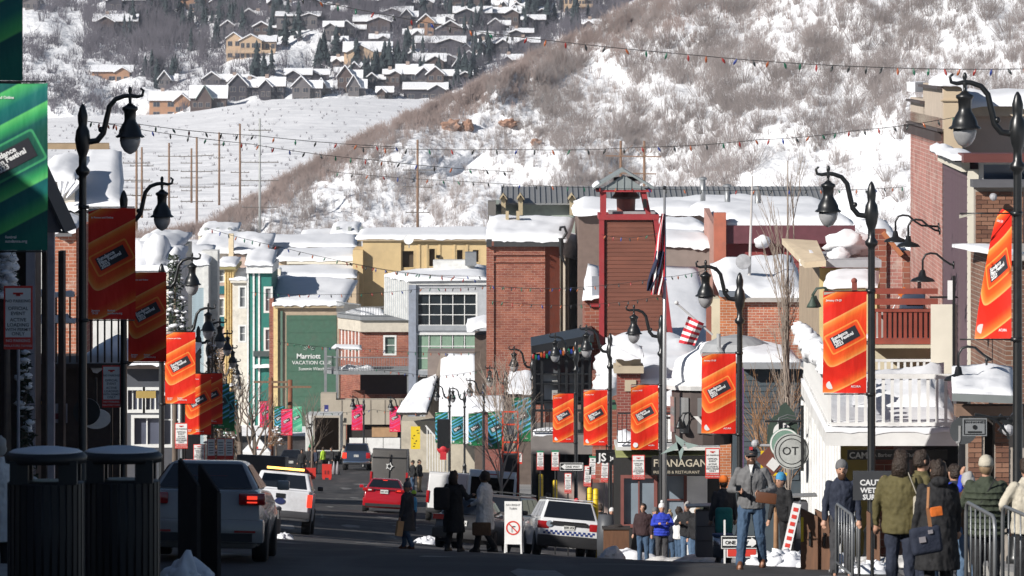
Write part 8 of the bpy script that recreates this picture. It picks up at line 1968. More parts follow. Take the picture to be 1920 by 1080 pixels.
pb=tag(MB().prism([(-.07,-.04),(.07,-.04),(.07,.04),(-.07,.04)],-.16,.16).build('paper_bag',mat('kraft_paper',(.5,.3,.15),rough=.8)),'brown paper bag carried by the small figure crossing at left','bag');pb.location=(X(749,113),113,G(X(764,113.6),113.6)+.5);pb.rotation_euler=(0,.15,.5)
person('child sized figure in sky blue jacket beside the dark grey van',776,52,1.45,1.4,top='sky',legs='navy',hat=('beanie','lime'),hair=HAIRM,vox=.02)
t=person('woman in olive jacket with white tote bag seen from behind in the queue',1689,168,1.66,-.15,top='olive',legs='navy',hair=HAIRM,hairlen=.2,fat=1.2,hemz=.78,armL=((.09,.0,-.27),(.1,.05,-.52)),armR=((.08,.05,-.26),(.02,.25,-.3)),vox=.011)
tb=tag(beveled(MB().box(-.045,.045,-.15,.15,-.3,.16),'tote_bag',C['cream'],None,.03,2),'white tote bag hanging at the right side of the olive jacket','bag');tb.location=(X(1717,59.6),59.4,Z(955,59.5))
MB().bar((0,-.05,.16),(-.1,-.03,.42),.03,.008).build('strap',C['cream'],tb)
t=person('person in long black coat with dark shoulder bag and tan strap in the queue',1758,172,1.55,.25,coat='black',legs='black',hair=HAIRM,hairlen=.1,fat=1.22,hemz=.4,hood=True,vox=.011)
sb=tag(beveled(MB().box(-.17,.17,-.06,.06,-.16,.14),'shoulder_bag',C['navy'],None,.05,3),'dark navy shoulder bag with tan strap and orange pouch','bag');sb.location=(X(1738,57.4),57.55,Z(1012,57.5));sb.rotation_euler=(0,-.15,.2)
TANL=mat('tan_strap_leather',(.35,.17,.08),rough=.6)
MB().bar((.06,-.03,.1),(.05,-.08,.34),.04,.01).bar((.05,-.08,.34),(.1,-.06,.56),.04,.01).build('strap',TANL,sb);beveled(MB().box(.07,.2,-.12,-.06,.24,.34),'pouch',C['orange'],sb,.015,2)
MB().box(-.09,-.02,-.075,-.06,-.02,.04).box(.02,.07,-.075,-.06,.06,.1).build('patch',mat('grey_patch',(.3,.28,.3),rough=.6),sb)
t=person('person in quilted dark green puffer and cream beanie seen from behind in the queue',1849,160,1.64,-.1,top='green',legs='black',hat=('beanie','cream'),hair=HAIR_F,fat=1.25,hemz=.76,puffy=True,armL=((.1,.03,-.26),(.02,.22,-.32)),vox=.011)
MB().bar((-.14,-.165,.98),(.12,-.15,1.42),.02,.012).build('bag_strap',TRB,t)
person('man with short brown hair in khaki coat turned right in the queue',1727,150,1.74,-1.3,top='olive',legs='navy',hair=HAIRM,vox=.011)
person('fair haired person in blue jacket raising a hand near the shop window',1762,140,1.66,-.8,top='blue',legs='jean',hair=HAIR_F,armR=((.1,.12,-.1),(.12,.14,.14)),vox=.012)
person('grey haired person between the black coat and green puffer in the queue',1815,148,1.5,.4,top='brown',legs='jean2',hair=HAIR_G,hairlen=.06,vox=.012)
person('dark haired person in blue sleeve hidden behind the long black coat',1790,138,1.62,.6,top='navy',legs='black',hair=HAIRM,vox=.012)
t=person('person in pale beige jacket cut by the right edge',1928,172,1.6,.5,top='cream',legs='black',hair=HAIRM,fat=1.2,armL=((.14,.05,-.22),(.02,.2,-.3)),vox=.011)
person('man in navy jacket and grey beanie standing behind the metal barriers',1578,135,1.62,PI,top='navy',legs='char',hat=('beanie','grey'),hair=HAIRM,beard=True,vox=.0105)
person('stooping person in dark coat with teal hood behind the man in grey',1478,118,1.45,2.4,top='black',legs='black',hat=('beanie','sky'),hair=HAIRM,lean=.22,vox=.013)
CR=[(1228,68,1.6,3.3,'char','jean',('beanie','grey'),HAIRM,'short person in charcoal coat and grey beanie between maroon and bright blue jackets'),(1308,70,1.62,2.8,'black','jean',None,HAIR_F,'fair haired person in black jacket at the right front of the crowd'),(1216,60,1.7,2.5,'black','black',None,HAIRM,'dark haired head showing between the maroon jacket and the blue one'),(1249,61,1.68,3.4,'brown','black',None,HAIR_F,'brown clad person with fair hair behind the bobble hats'),(1268,58,1.78,2.9,'navy','black',None,HAIRM,'tall navy clad person at the back of the pavement crowd'),(1281,60,1.62,3.8,'tan','jean',('beanie','char'),HAIRM,'person in tan coat and charcoal beanie deep in the crowd'),(1295,58,1.74,2.2,'black','black',None,HAIRM,'black clad person behind the bald bearded man'),(1206,69,1.66,PI-.3,'maroon','jean',None,HAIRM,'man in maroon black jacket and jeans at the left of the pavement crowd'),(1241,70,1.66,PI+.1,'blue','char',('pom','white'),HAIRM,'woman in bright blue jacket and white bobble hat in the pavement crowd'),(1256,65,1.58,PI-.4,'navy','jean',('pom','tan'),HAIR_F,'woman behind the bright blue jacket wearing a tan bobble hat'),(1273,66,1.74,-1.2,'white','jean',None,HAIRM,'person with white sleeves and dark vest pointing left in the crowd'),(1289,69,1.8,PI-.3,'black','jean2',None,HAIR_G,'bald bearded man in black vest and light jeans in the crowd'),(1224,62,1.72,PI,'black','black',None,HAIRM,'dark figure behind the bright blue jacket'),(1234,58,1.8,.3,'black','black',('beanie','black'),HAIRM,'tall dark figure standing by the pub door left of the crowd'),(1262,60,1.8,PI,'black','black',None,HAIRM,'dark haired figure behind the white sleeves'),(1302,63,1.66,1.2,'char','black',('beanie','grey'),HAIRM,'person in grey beanie at the right of the pavement crowd'),(1316,68,1.74,.4,'pink','char',('beanie','green'),HAIRM,'person in green beanie and dusty pink coat behind the grey cabinet')]
for px,s,h,fa,tp,lg,ht,hr,lb in CR:
 bent=((.1,.1,-.24),(-.05,.3,-.2))if ('pointing' in lb or 'bald' in lb or 'bright blue jacket and' in lb)else None
 person(lb,px,s,h,fa,top=tp,legs=lg,hat=ht,hair=hr,fat=1.15,vox=.02,armR=bent,armL=bent,group='crowd on the pavement by the pub',puffy='bright blue jacket and' in lb)
person('person with teal backpack and orange hat beside the third right lamp',1357,100,1.62,.3,top='char',legs='black',hat=('beanie','orange'),hair=HAIRM,vox=.016)
bp=tag(beveled(MB().box(-.16,.16,-.12,.12,-.24,.24),'backpack',C['teal'],None,.07,3),'teal hiking backpack beside the third right lamp','backpack');bp.location=(X(1357,99.8),99.72,Z(975,99.8))
for px,s,h,fa,tp,lb in ((1147,58,1.66,PI,'red','person in red coat and white cap between yellow bollards'),(1126,56,1.7,.4,'black','dark figure with red gloves behind the bollards'),(1081,54,1.75,PI,'black','person in black with red hat behind the police vehicle'),(1178,56,1.75,.2,'black','dark figure left of the pub crowd'),(1028,50,1.7,1,'black','dark figure beyond the police vehicle roof'),(1218,54,1.85,1,'black','dark figure in hood under the pub sign')):
 person(lb,px,s,h,fa,top=tp,legs='black',hat=('beanie','red')if 'red hat' in lb else ('beanie','white')if 'white cap' in lb else None,hair=HAIRM,fat=1.15,vox=.02,group='people around the bollards')
for px,s,h,fa,tp,lg,lb in ((866,34,1.75,2,'black','jean','left of two dark figures under the yellow banner'),(878,34,1.8,-2,'black','tan','right of two dark figures under the yellow banner')):
 person(lb,px-92,s,h,fa,top=tp,legs=lg,hair=HAIRM,fat=1.15,vox=.025,group='people under the yellow banner')
for px,s,h,tp,lb in ((606,27,1.7,'lime','worker in lime high visibility vest behind the box truck'),(580,28,1.8,'black','dark figure beside the green marked box truck'),(566,29,1.75,'black','dark figure left of the box truck figures'),(704,28,1.75,'black','dark figure right of the navy pickup'),(645,26,1.7,'cream','pale figure between box truck and navy pickup'),(742,30,1.8,'black','dark figure behind the dark grey van'),(592,28,1.72,'navy','stooping dark figure at the rear of the box truck'),(622,27,1.7,'black','dark figure in the mouth of the box truck')):
 person(lb,px,s,h,1.0+px%3,top=tp,legs='black',hair=HAIRM,fat=1.15,vox=.03,group='people at the end of the street',shoes=SHOEB)
person('shaded person in snow grey coat at the very left edge',-2,150,1.7,.8,coat='white',legs='black',hair=HAIR_G,vox=.013)
#street furniture, snow heaps, trees
BIN=mat('charcoal_bin_metal',(.014,.014,.016),rough=.5,var=.2,stretch=(14,14,.5),vs=3)
def litter_bin(px,s,w_,h_,label,snow=True,m=BIN,ztop=None):
 d=FP/s;x=X(px,d);g=G(x,d)+.13
 t=thing('litter_bin',label,'litter bin',(x,d,g),0,'charcoal litter bins')
 if ztop is not None:h_=Z(ztop,d)-g
 MB().lathe([(w_/2,0),(w_/2,h_-.3)],(0,0,0),26).build('drum',m,t,True)
 for k in range(30):
  a=2*math.pi*k/30;MB().cbox((math.cos(a)*w_/2,math.sin(a)*w_/2,(h_-.3)/2+.02),.05,.02,h_-.36,Matrix.Rotation(a+PI/2,3,'Z')).build('slat',m,t)
 for k in range(4):
  a=PI/4+k*PI/2;MB().cbox((math.cos(a)*w_*.46,math.sin(a)*w_*.46,h_-.2),.17,.12,.22).build('hood_post',m,t)
 MB().lathe([(w_*.3,h_-.45),(w_*.28,h_-.36),(w_*.1,h_-.31)],(0,0,0),18).build('liner_bag',mat('grey_liner',(.14,.14,.15),rough=.6),t,True)
 MB().lathe([(w_/2+.03,h_-.12),(w_/2+.04,h_-.06),(w_/2,h_-.02)],(0,0,0),26).build('hood',m,t,True)
 MB().lathe([(w_/2+.01,h_-.03),(w_/2-.04,h_),(w_/2-.2,h_+.025),(.02,h_+.035)],(0,0,0),26).build('snow_cap',SNOW,t,True)
litter_bin(86,200,.7,1.3,'left one of two big charcoal litter bins with snow topped hoods in the foreground',ztop=843)
litter_bin(228,194,.72,1.3,'right one of two big charcoal litter bins with snow topped hoods in the foreground',ztop=842)
litter_bin(503,75,.6,1.0,'small grey litter bin on the left kerb behind the white sedan',m=mat('dull_grey_bin',(.12,.12,.125),rough=.6,stretch=(12,12,.5),vs=3),ztop=948)
for i,(px,lb,tp)in enumerate(((352,'left one of two tilted black boards standing before the white sedan',865),(390,'right one of two tilted black boards standing before the white sedan',876))):
 d=66;x_=X(px,d);g=G(x_,d);t=thing('black_board',lb,'board',(x_,d,g),R(-62),'tilted black boards by the sedan');h=Z(tp,d)-g
 MB().slab([(-.26,0,0),(.26,0,0),(.26,0,h-.3),(-.26,0,h)],(0,.04,0)).build('panel',mat('matt_black_board',(.012,.011,.012),rough=.7),t)
 MB().bar((-.27,.02,0),(-.27,.02,h),.03,.05).bar((.27,.02,0),(.27,.02,h-.3),.03,.05).bar((-.27,.02,h),(.27,.02,h-.3),.03,.05).build('edge',DKWOOD,t)
for i,(px,lb,tp,w_)in enumerate(((1517,'left brown hinged board with yellow strip near the bare tree',953,.26),(1544,'middle brown hinged board with dark pull handle',955,.26),(1637,'right brown board beside the caution sign',958,.2))):
 d=78;x_=X(px,d);g=G(x_,d);t=thing('brown_board',lb,'board',(x_,d,g),R(-18),'brown hinged boards beside the queue');h=Z(tp,d)-g
 MB().slab([(-w_/2,0,0),(w_/2,0,0),(w_/2,0,h-.12),(-w_/2,0,h)],(0,.05,0)).build('panel',WOODB,t)
 MB().cbox((.02,-.02,h*.5),.03,.04,.2).build('handle',BLACK,t)
 if i==0:MB().box(-w_/2+.01,-w_/2+.045,-.012,-.001,h*.45,h*.85).build('yellow_strip',mat('strip_yellow',(.7,.5,.02),rough=.6),t)
d=71;x_=X(1636,d);g=G(x_,d)
t=thing('caution_sign','dark grey sign with white CAUTION WET lettering behind the olive jacket','sign',(x_,d,g));z0_,z1_=Z(938,d)-g,Z(883,d)-g
MB().box(-.26,.26,0,.03,z0_,z1_).build('board',mat('sign_slate',(.045,.047,.052),rough=.5),t);MB().tube([(0,.05,0),(0,.05,z1_)],.025,8).build('post',BLACK,t)
lettering('CAUTION',.105,PWH,t,(-.17,-.004,z0_+.2),bold=.003);lettering('WET, ICY',.095,PWH,t,(-.16,-.004,z0_+.1),bold=.003);lettering('SURFACE',.095,PWH,t,(-.13,-.004,z0_+.01),bold=.003)
GALV=mat('galvanised_tube',(.24,.25,.26),rough=.45,metal=.5,var=.12)
def barrier(px,s,top,wid,rz,label):
 d=FP/s;x_=X(px,d);g=G(x_,d);h=Z(top,d)-g
 t=thing('crowd_barrier',label,'crowd barrier',(x_,d,g),rz,'galvanised crowd barriers')
 w_=wid/2
 MB().tube([(-w_,0,.05),(-w_,0,h-.12),(-w_+.05,0,h-.03),(-w_+.14,0,h),(w_-.14,0,h),(w_-.05,0,h-.03),(w_,0,h-.12),(w_,0,.05)],.021,8).tube([(-w_,0,.2),(w_,0,.2)],.018,8).build('frame',GALV,t,True)
 n=int(wid/.3)
 for k in range(1,n):MB().tube([(-w_+wid*k/n,0,.2),(-w_+wid*k/n,0,h-.01)],.009,6).build('upright',GALV,t,True)
 for sx in (-1,1):MB().bar((sx*w_*.8,-.25,.02),(sx*w_*.8,.25,.02),.05,.02).build('foot',GALV,t)
barrier(1583,140,955,1.9,R(-87),'crowd barrier seen almost end on before the man in navy');barrier(1598,132,938,1.9,R(-88),'crowd barrier edge right of the man in navy')
barrier(1838,180,955,1.9,R(-86),'crowd barrier standing before the green puffer');barrier(1908,178,960,1.6,R(-84),'crowd barrier with plastic wrap at the right edge')
d=82;x_=X(1483,d);g=G(x_,d);t=thing('slanted_sign','slanted white sign strip with red blocks on a leaning stand','sign',(x_,d,g),0)
h=Z(940,d)-g
q=Matrix.Rotation(R(13),3,'Y')
MB().cbox((0,0,h*.55),.13,.02,h*.85,q).build('strip',WHITE,t);MB().bar((-.22,.02,0),(.14,.02,h),.03,.03).bar((.2,.4,0),(.14,.05,h),.03,.03).build('stand',GALV,t)
for k in range(7):MB().cbox(Vector((0,-.014,h*.55))+q@Vector((0,0,-.36*h+k*.115*h)),.075,.006,.06,q).build('red_block',NR,t)
d=85;x_=X(1388,d);g=G(x_,d);t=thing('barricade_board','low white board with red print behind the walking man','barricade',(x_,d,g));
MB().box(-.25,.3,0,.03,.1,.36).build('board',WHITE,t);MB().box(-.2,.25,-.01,0,.12,.26).build('red_print',NR,t);MB().bar((-.25,0,0),(-.25,0,.7),.03).bar((.3,0,0),(.3,0,.7),.03).build('leg',WHITE,t)
YB=mat('bollard_yellow',(.72,.5,.01),rough=.5,var=.12,dirt=.1)
for i,(px,top,bot,s,tl,lb)in enumerate(((1014,889,910,52,0,'yellow bollard sleeve furthest left behind the grey vehicle'),(1041,900,914,52,0,'short visible yellow bollard tip second from left'),(1106,914,1040,58,0,'yellow bollard close behind the police vehicle, left of the pair'),(1117,916,1030,60,0,'tall yellow bollard right of the pair with dark band'),(1157,922,990,62,5,'leaning yellow bollard rising from the brown planter'))):
 d=FP/s;x_=X(px,d);g=G(x_,d);t=thing('yellow_bollard',lb,'bollard',(x_,d,g),0,'yellow bollards with notices');t.rotation_euler=(0,R(tl),0);h=Z(top,d)-g
 MB().lathe([(.085,0),(.085,h-.04),(.05,h)],(0,0,0),14).build('sleeve',YB,t,True)
 MB().lathe([(.09,h-.35),(.09,h-.33)],(0,0,0),14).lathe([(.09,h-.2),(.09,h-.18)],(0,0,0),14).build('ring',mat('bollard_ring',(.4,.28,.02)),t)
 MB().lathe([(.11,h*.42),(.11,h*.52)],(0,0,0),12).build('strap',BLACK,t)
d=151;x_=X(1162,d);g=G(x_,d)+.13;t=thing('timber_planter','brown timber planter box beside the snow heap','planter',(x_-.1,d,g));h=Z(991,d)-g
MB().box(-.36,.36,-.3,.3,0,h).build('box',WOODB,t);MB().box(-.4,.4,-.34,.34,h,h+.05).build('rim',DKWOOD,t);MB().ball((0,0,h),.25,10,7,(1,1,.5),.4).build('dark_soil',DKWOOD,t)
d=157;x_=X(1136,d);g=G(x_,d)+.1;t=thing('grey_bin','tall dark grey rounded bin left of the timber planter','litter bin',(x_,d,g));h=Z(965,d)-g
MB().lathe([(.26,0),(.27,h*.6),(.22,h)],(0,0,0),18).build('drum',mat('dark_grey_bin',(.07,.075,.085),rough=.5),t,True)
def cabinet(px,s,top,w_,label,roof=True):
 d=FP/s;x_=X(px,d);g=G(x_,d)+.12;h=Z(top,d)-g
 t=thing('ticket_cabinet',label,'cabinet',(x_,d,g),0,'grey ticket cabinets on the right pavement')
 beveled(MB().box(-w_/2,w_/2,-.25,.25,0,h-.06),'case',mat('cabinet_grey',(.1,.1,.11),rough=.5,var=.1),t,.05,2)
 for z in (.33,.62):MB().box(-w_/2+.02,w_/2-.02,-.262,-.25,h*z,h*z+.012).build('door_seam',BLACK,t)
 if roof:MB().slab([(-w_*.9,-.3,h),(w_*.9,-.3,h+.03),(w_*.9,.3,h+.03),(-w_*.9,.3,h)],(0,0,.03)).lathe([(.1,h-.07),(.06,h)],(0,0,0),10).build('canopy',mat('cabinet_top',(.2,.2,.2),rough=.4),t)
cabinet(1326,96,950,.46,'grey ticket cabinet with flat canopy carrying a notice');cabinet(1192,62,946,.5,'grey ticket cabinet behind the maroon jacket');cabinet(1493,100,932,.42,'grey ticket cabinet behind the leaning sign strip')
d=92;x_=X(1355,d);g=G(x_,d)+.1;t=thing('steel_litter_bin','shiny steel cylinder bin right of the grey ticket cabinet','litter bin',(x_,d,g));h=Z(1005,d)-g
MB().lathe([(.17,0),(.17,h)],(0,0,0),20).build('drum',mat('shiny_steel',(.5,.5,.52),rough=.25,metal=.9,var=.1),t,True);MB().lathe([(.18,h),(.18,h+.04)],(0,0,0),20).build('rim',mat('blue_rim',(.03,.08,.2)),t)
WBR=mat('water_barrier_red',(.55,.03,.02),rough=.5,var=.08)
for px,top,s,w_,hh,lb in ((581,886,30,.75,.7,'squat red plastic barrier on the left of two in the road'),(613,872,30,.6,.95,'taller red plastic barrier on the right of two in the road')):
 d=FP/s;x_=X(px,d);g=G(x_,d);t=thing('plastic_barrier',lb,'barrier',(x_,d,g),0,'red plastic barriers')
 MB().prism([(-w_/2,-.2),(w_/2,-.2),(w_/2,.2),(-w_/2,.2)],.12,hh).box(-w_*.45,-w_*.2,-.24,.24,0,.14).box(w_*.2,w_*.45,-.24,.24,0,.14).build('shell',WBR,t)
 for sx in (-1,1):MB().box(sx*w_*.15-.05,sx*w_*.15+.05,-.215,-.19,hh*.35,hh*.6).build('slot',mat('slot_shade',(.2,.01,.01)),t)  # darker red plates imitate the shade inside moulded slots
CON_=mat('cone_grey',(.3,.28,.3),rough=.6)
for k,px in enumerate((617,626,633)):
 d=355;x_=X(px,d);t=thing('traffic_cone','pale weathered traffic cone behind the red plastic barriers','traffic cone',(x_,d,G(x_,d)),0,'traffic cones behind the red barriers')
 MB().lathe([(.17,.03),(.03,.9)],(0,0,0),12).build('cone',CON_,t,True);MB().box(-.22,.22,-.22,.22,0,.04).build('base',BLACK,t)
ORF=mat('orange_red_frame',(.62,.07,.03),rough=.5);d=210;x_=X(955,d);g=G(x_,d)
t=thing('scissor_lift','orange red framed work platform between the teal banners and the pavilion','work platform',(x_,d,g));h=Z(772,d)-g
for px in (-.26,.34):MB().bar((px,0,.3),(px,0,h),.06).build('upright',ORF,t)
for z in (h,h-.5,h-1.2,h-1.6):MB().bar((-.26,0,z),(.34,0,z),.06).build('rail',ORF,t)
MB().box(-.3,.4,.05,.9,0,h-1.7).build('machine_body',BLACK,t);MB().box(-.1,.2,-.02,.3,h-.9,h-.3).build('control_box',mat('cabinet_grey',(.1,.1,.11)),t)
d=110
t=thing('round_hanging_sign','large round grey sign lettered OT with ring border on a black bracket','sign',(X(1484,d),d,Z(846,d)))
MB().disk((0,0,0),(0,-1,0),.37,.06,36).build('disc',mat('weathered_sign_grey',(.36,.37,.36),rough=.8,var=.2,vs=6),t)
ring=MB()
for r in (.34,.26):
 for k in range(36):
  a0,a1=2*PI*k/36,2*PI*(k+1)/36;ring.add([(q_*math.cos(a),-.066,q_*math.sin(a))for a in (a0,a1)for q_ in (r-.008,r+.008)],[(0,2,3,1)])
ring.build('ring',BLACK,t);lettering('OT',.24,BLACK,t,(-.2,-.068,-.07))
MB().bar((.22,-.08,-.4),(.22,-.08,.95),.06).bar((-.55,-.05,.62),(.24,-.05,.62),.04).build('bracket',BLACK,t)
d=113;t=thing('round_green_sign','round pale green sign with letter R partly behind the large grey one','sign',(X(1472,d),d,Z(832,d)))
MB().disk((0,0,0),(0,-1,0),.33,.05,32).build('disc',mat('sign_sage',(.18,.3,.24),rough=.7,var=.15),t);lettering('R',.26,WHITE,t,(-.2,-.06,-.12),bold=.006)
m_=MB()
for k in range(32):
 a0,a1=2*PI*k/32,2*PI*(k+1)/32;m_.add([(q_*math.cos(a),-.056,q_*math.sin(a))for a in (a0,a1)for q_ in (.29,.32)],[(0,2,3,1)])
m_.build('ring',WHITE,t)
d=120;t=thing('green_arched_sign','dark green arched sign with a white blank middle and small goose neck lamps','sign',(X(1463,d),d,Z(825,d)));t.scale=(.78,1,.85)
pts=[(-.38,-.1),(-.36,.35),(-.2,.62),(-.05,.68),(.0,.9),(.16,1.0),(.3,.84),(.42,.7),(.5,.4),(.45,-.1)]
MB().add([(x,0,z)for x,z in pts]+[(x,.06,z)for x,z in pts],[tuple(range(10)),tuple(range(19,9,-1))]+[(i,i+10,(i+1)%10+10,(i+1)%10)for i in range(10)]).build('board',mat('bottle_green',(.04,.065,.05),rough=.6),t)
MB().disk((.05,-.02,.2),(0,-1,0),.26,.02,20).build('white_field',WHITE,t);MB().box(-.05,.05,-.06,-.03,.12,.5).box(.1,.32,-.06,-.03,.22,.34).build('dark_figure_mark',BLACK,t)
for k in range(2):MB().tube([(.5,-.1,.62-k*.1),(.2,-.15,.68-k*.08),(-.05-.06*k,-.2,.6-k*.06),(-.08,-.2,.45)],.015,6).build('lamp_arm',GALV,t)
d=116;t=thing('tilted_square_sign','small tilted brown and white square sign left of the round signs','sign',(X(1448,d),d,Z(862,d)),0)
MB().cbox((0,0,0),.5,.05,.5,Matrix.Rotation(R(45),3,'Y')).build('board',mat('rust_board',(.16,.05,.035),rough=.7),t);MB().cbox((.02,-.03,-.1),.22,.02,.22,Matrix.Rotation(R(40),3,'Y')).build('white_patch',WHITE,t)
d=117;t=thing('yellow_bracket_sign','yellow L shaped sign frame left of the large round sign','sign',(X(1429,d),d,Z(878,d)))
MB().box(-.03,.04,0,.05,-.1,.38).box(-.03,.55,0,.05,-.16,-.1).build('frame',YB,t);MB().ball((.2,0,.0),.08,10,7).build('yellow_knob',YB,t);MB().tube([(-.1,0,.5),(.3,0,.5)],.03,8).ball((-.15,0,.54),.09,10,7).build('floodlight',mat('grey_plastic',(.4,.4,.42)),t)
d=96;t=thing('diamond_cut_sign','white and black diamond shaped shop sign at the foot of an orange banner','sign',(X(1334,124),124,Z(805,124)))
for k in range(7):
 a=(-.42+.14*k);MB().add([(a,0,.3),(a+.11,0,.3),(0.02,0,-.12),(-.02,0,-.12)],[(0,1,2,3)]).add([(a,.03,.3),(a+.11,.03,.3),(0.02,.03,-.12),(-.02,.03,-.12)],[(3,2,1,0)]).build('facet',WHITE if k%2==0 else BLACK,t)
d=120.2;t=thing('covered_grill','dark navy covered barbecue grill on the red railed terrace','barbecue',(X(1708,d),d,Z(575,d)))
beveled(MB().add([(-.26,-.15,-.1),(.26,-.15,-.1),(.26,.25,-.1),(-.26,.25,-.1),(-.2,-.1,.28),(.32,-.1,.28),(.28,.2,.28),(-.2,.2,.28)],[(0,3,2,1),(4,5,6,7),(0,1,5,4),(1,2,6,5),(2,3,7,6),(3,0,4,7)]),'cover',mat('navy_cover',(.03,.045,.08),rough=.5),t,.04);MB().box(-.14,.2,-.18,-.14,.06,.16).build('panel',TRB,t)
t=thing('snow_shovel','snow shovel with bright yellow orange blade leaning by the barbecue','shovel',(X(1680,d),d,Z(575,d)))
MB().tube([(-.1,0,-.1),(.08,0,.22)],.012,6).build('handle',GALV,t);MB().cbox((.15,0,.33),.11,.03,.22,Matrix.Rotation(R(38),3,'Y')).build('blade',C['orange'],t)
for (px,py,d_,m,lb)in ((1528,560,119,mat('bottle_green',(.035,.08,.055)),'dark green hooded wall lamp cluster left of the large orange banner'),(1290,745,152,BLACK,'black scroll bracket cluster under the snow hood'),(1277,790,150,BLACK,'black dragon like sign bracket above the olive awning')):
 t=thing('hooded_lamp_cluster',lb,'wall lamp',(X(px,d_),d_,Z(py,d_)))
 for k in range(3):
  MB().tube([(.35-.05*k,.2*k,.1),(.25,.2*k,.24),(.05,.2*k,.22),(-.05,.2*k,.05)],.018,6).build('arm',m,t,True);MB().lathe([(.14,-.2),(.12,-.14),(.05,-.02),(.03,.05)],(-.05+.04*k,.2*k,0),12).build('shade',m,t,True)
t=thing('verdigris_bird_sign','pale verdigris metal bird sculpture sign hanging before the olive awning','sign',(X(1269,148),148,Z(835,148)))
VG=mat('verdigris',(.28,.36,.34),rough=.6,var=.2)
for (a,b,c_)in (((0,0,.1),(-.45,0,-.25),(.05,0,-.1)),((0,0,.1),(.1,0,-.45),(.2,0,-.1)),((-.05,0,.3),(.25,0,.1),(.05,0,-.2)),((.2,0,.1),(.6,0,.0),(.3,0,-.1))):MB().slab([a,b,c_],(0,.03,0)).build('plate',VG,t)
def heap(px,s,w_,h_,label,seed,m=DSNOW,dp=None,dz=.0):
 d=FP/s;x_=X(px,d);g=G(x_,d)+dz;rr=random.Random(seed)
 mb=MB();mb.ball((0,0,-.05),1,30,16,(w_/2,(dp or w_/2.5),h_),.35,seed)
 for k in range(26):
  a=rr.uniform(0,2*PI);r=rr.uniform(.2,1.05);q=rr.uniform(.06,.2)*(w_/2)**.5
  mb.ball((math.cos(a)*r*w_/2,math.sin(a)*r*(dp or w_/2.5),max(0,(1-r)*h_*.8)),q,8,6,(1,1,.8),.8,k+seed)
 o=mb.build('snow_heap',m,None,True);o.location=(x_,d,g);return tag(o,label,'snow heap','ploughed snow heaps by the kerbs')
heap(1180,68,1.5,.42,'bright lumpy snow heap at the kerb below the yellow bollards',3,SNOW,1.0)
heap(352,170,.7,.35,'shaded snow heap in front of the black boards at bottom left',4,SNOW);heap(345,176,.36,.42,'tall thin clod of shaded snow rising against the black boards',5,SNOW,.16)
heap(524,72,.7,.12,'flat patch of snow at the foot of the small grey bin',6,SNOW);heap(800,58,.9,.22,'dirty snow heap in front of the white vans',7,SNOW,1.2)
heap(1470,124,1.0,.16,'low sunlit snow rubble at the foot of the leaning sign strip',15,SNOW,1.2);heap(1620,130,.8,.14,'snow rubble below the caution sign',16,SNOW,1.0)
heap(1505,122,.9,.2,'scattered sunlit snow rubble behind the walking man',8,SNOW,1.5);heap(1560,126,.9,.22,'snow rubble in front of the brown boards',9,SNOW,1.2);heap(1424,120,.4,.1,'little snow patch near the walking man boots',10,SNOW)
heap(940,110,.01,.01,'x',11)if False else None
heap(1147,86,.5,.3,'greyish snow clod beside the police vehicle wheel',12,DSNOW)
#bare trees and garlanded evergreens
def tree_rec(mb,p,d_,L,r,depth,rr,spread=.5):
 q=p+d_*L;mid=p.lerp(q,.5)+Vector((rr.uniform(-1,1),rr.uniform(-1,1),0))*L*.06
 mb.tube([p,mid,q],[r,r*.85,r*.7],5 if r>.02 else 3,False)
 if depth==0:return
 for k in range(rr.choice((2,3,3))):
  v=(d_+Vector((rr.uniform(-1,1),rr.uniform(-1,1),rr.uniform(-.2,.6)))*spread).normalized()
  tree_rec(mb,q if k else mid,v,L*rr.uniform(.62,.85),r*.62,depth-1,rr,spread)
def bare_tree(px,top,s,label,seed,m=BARK,spread=.45,depth=5,r=.07,columns=False):
 d=FP/s;x_=X(px,d);g=G(x_,d);h=Z(top,d)-g;rr=random.Random(seed)
 t=thing('bare_tree',label,'tree',(x_,d,g));cr=MB();tk=MB()
 tk.tube([(0,0,-.2),(0,0,h*.25),(rr.uniform(-.1,.1),0,h*.45)],[r*1.6,r*1.2,r],8);tk.build('trunk',m,t,True)
 if columns:
  for k in range(22):
   z=h*rr.uniform(.08,.75);a=rr.uniform(0,2*PI);dv=Vector((math.cos(a)*.1,math.sin(a)*.1,1)).normalized()
   p=Vector((math.cos(a)*.1,math.sin(a)*.1,z));tree_rec(cr,p,dv,h*.1,r*.35,3,rr,.22)
  cr.tube([(0,0,h*.4),(0,0,h*.98)],[r,.015],6)
 else:
  for k in range(5):
   tree_rec(cr,Vector((0,0,h*(.2+.06*k))),Vector((rr.uniform(-.6,.6),rr.uniform(-.6,.6),1)).normalized(),h*.2,r*.7,depth-1,rr,spread)
 cr.build('crown',m,t)
 return t
GBK=mat('pale_grey_bark',(.3,.25,.21),rough=.9,var=.3)
bare_tree(1477,285,72,'tall columnar bare poplar rising beside the slate blue building',3,GBK,columns=True,r=.06)
bare_tree(1455,640,70,'low bare shrub tree with orange tinged twigs before the slate blue wall',5,mat('orange_twig',(.3,.17,.09),rough=.9,var=.4),.6,5,.05)
bare_tree(1440,600,66,'thin bare tree before the weathered brick wall',6,GBK,.5,5,.05)
bare_tree(450,650,36,'bare tree with clipped branches behind the left lanterns',7,BARK,.55,5,.12);bare_tree(478,690,34,'leaning bare tree left of the pink banners',8,BARK,.6,5,.1)
bare_tree(940,690,50,'bare street tree before the brick tower block',9,GBK,.7,5,.05);bare_tree(965,640,46,'bare tree with a clump of caught snow beside the pavilion',10,GBK,.5,5,.06)
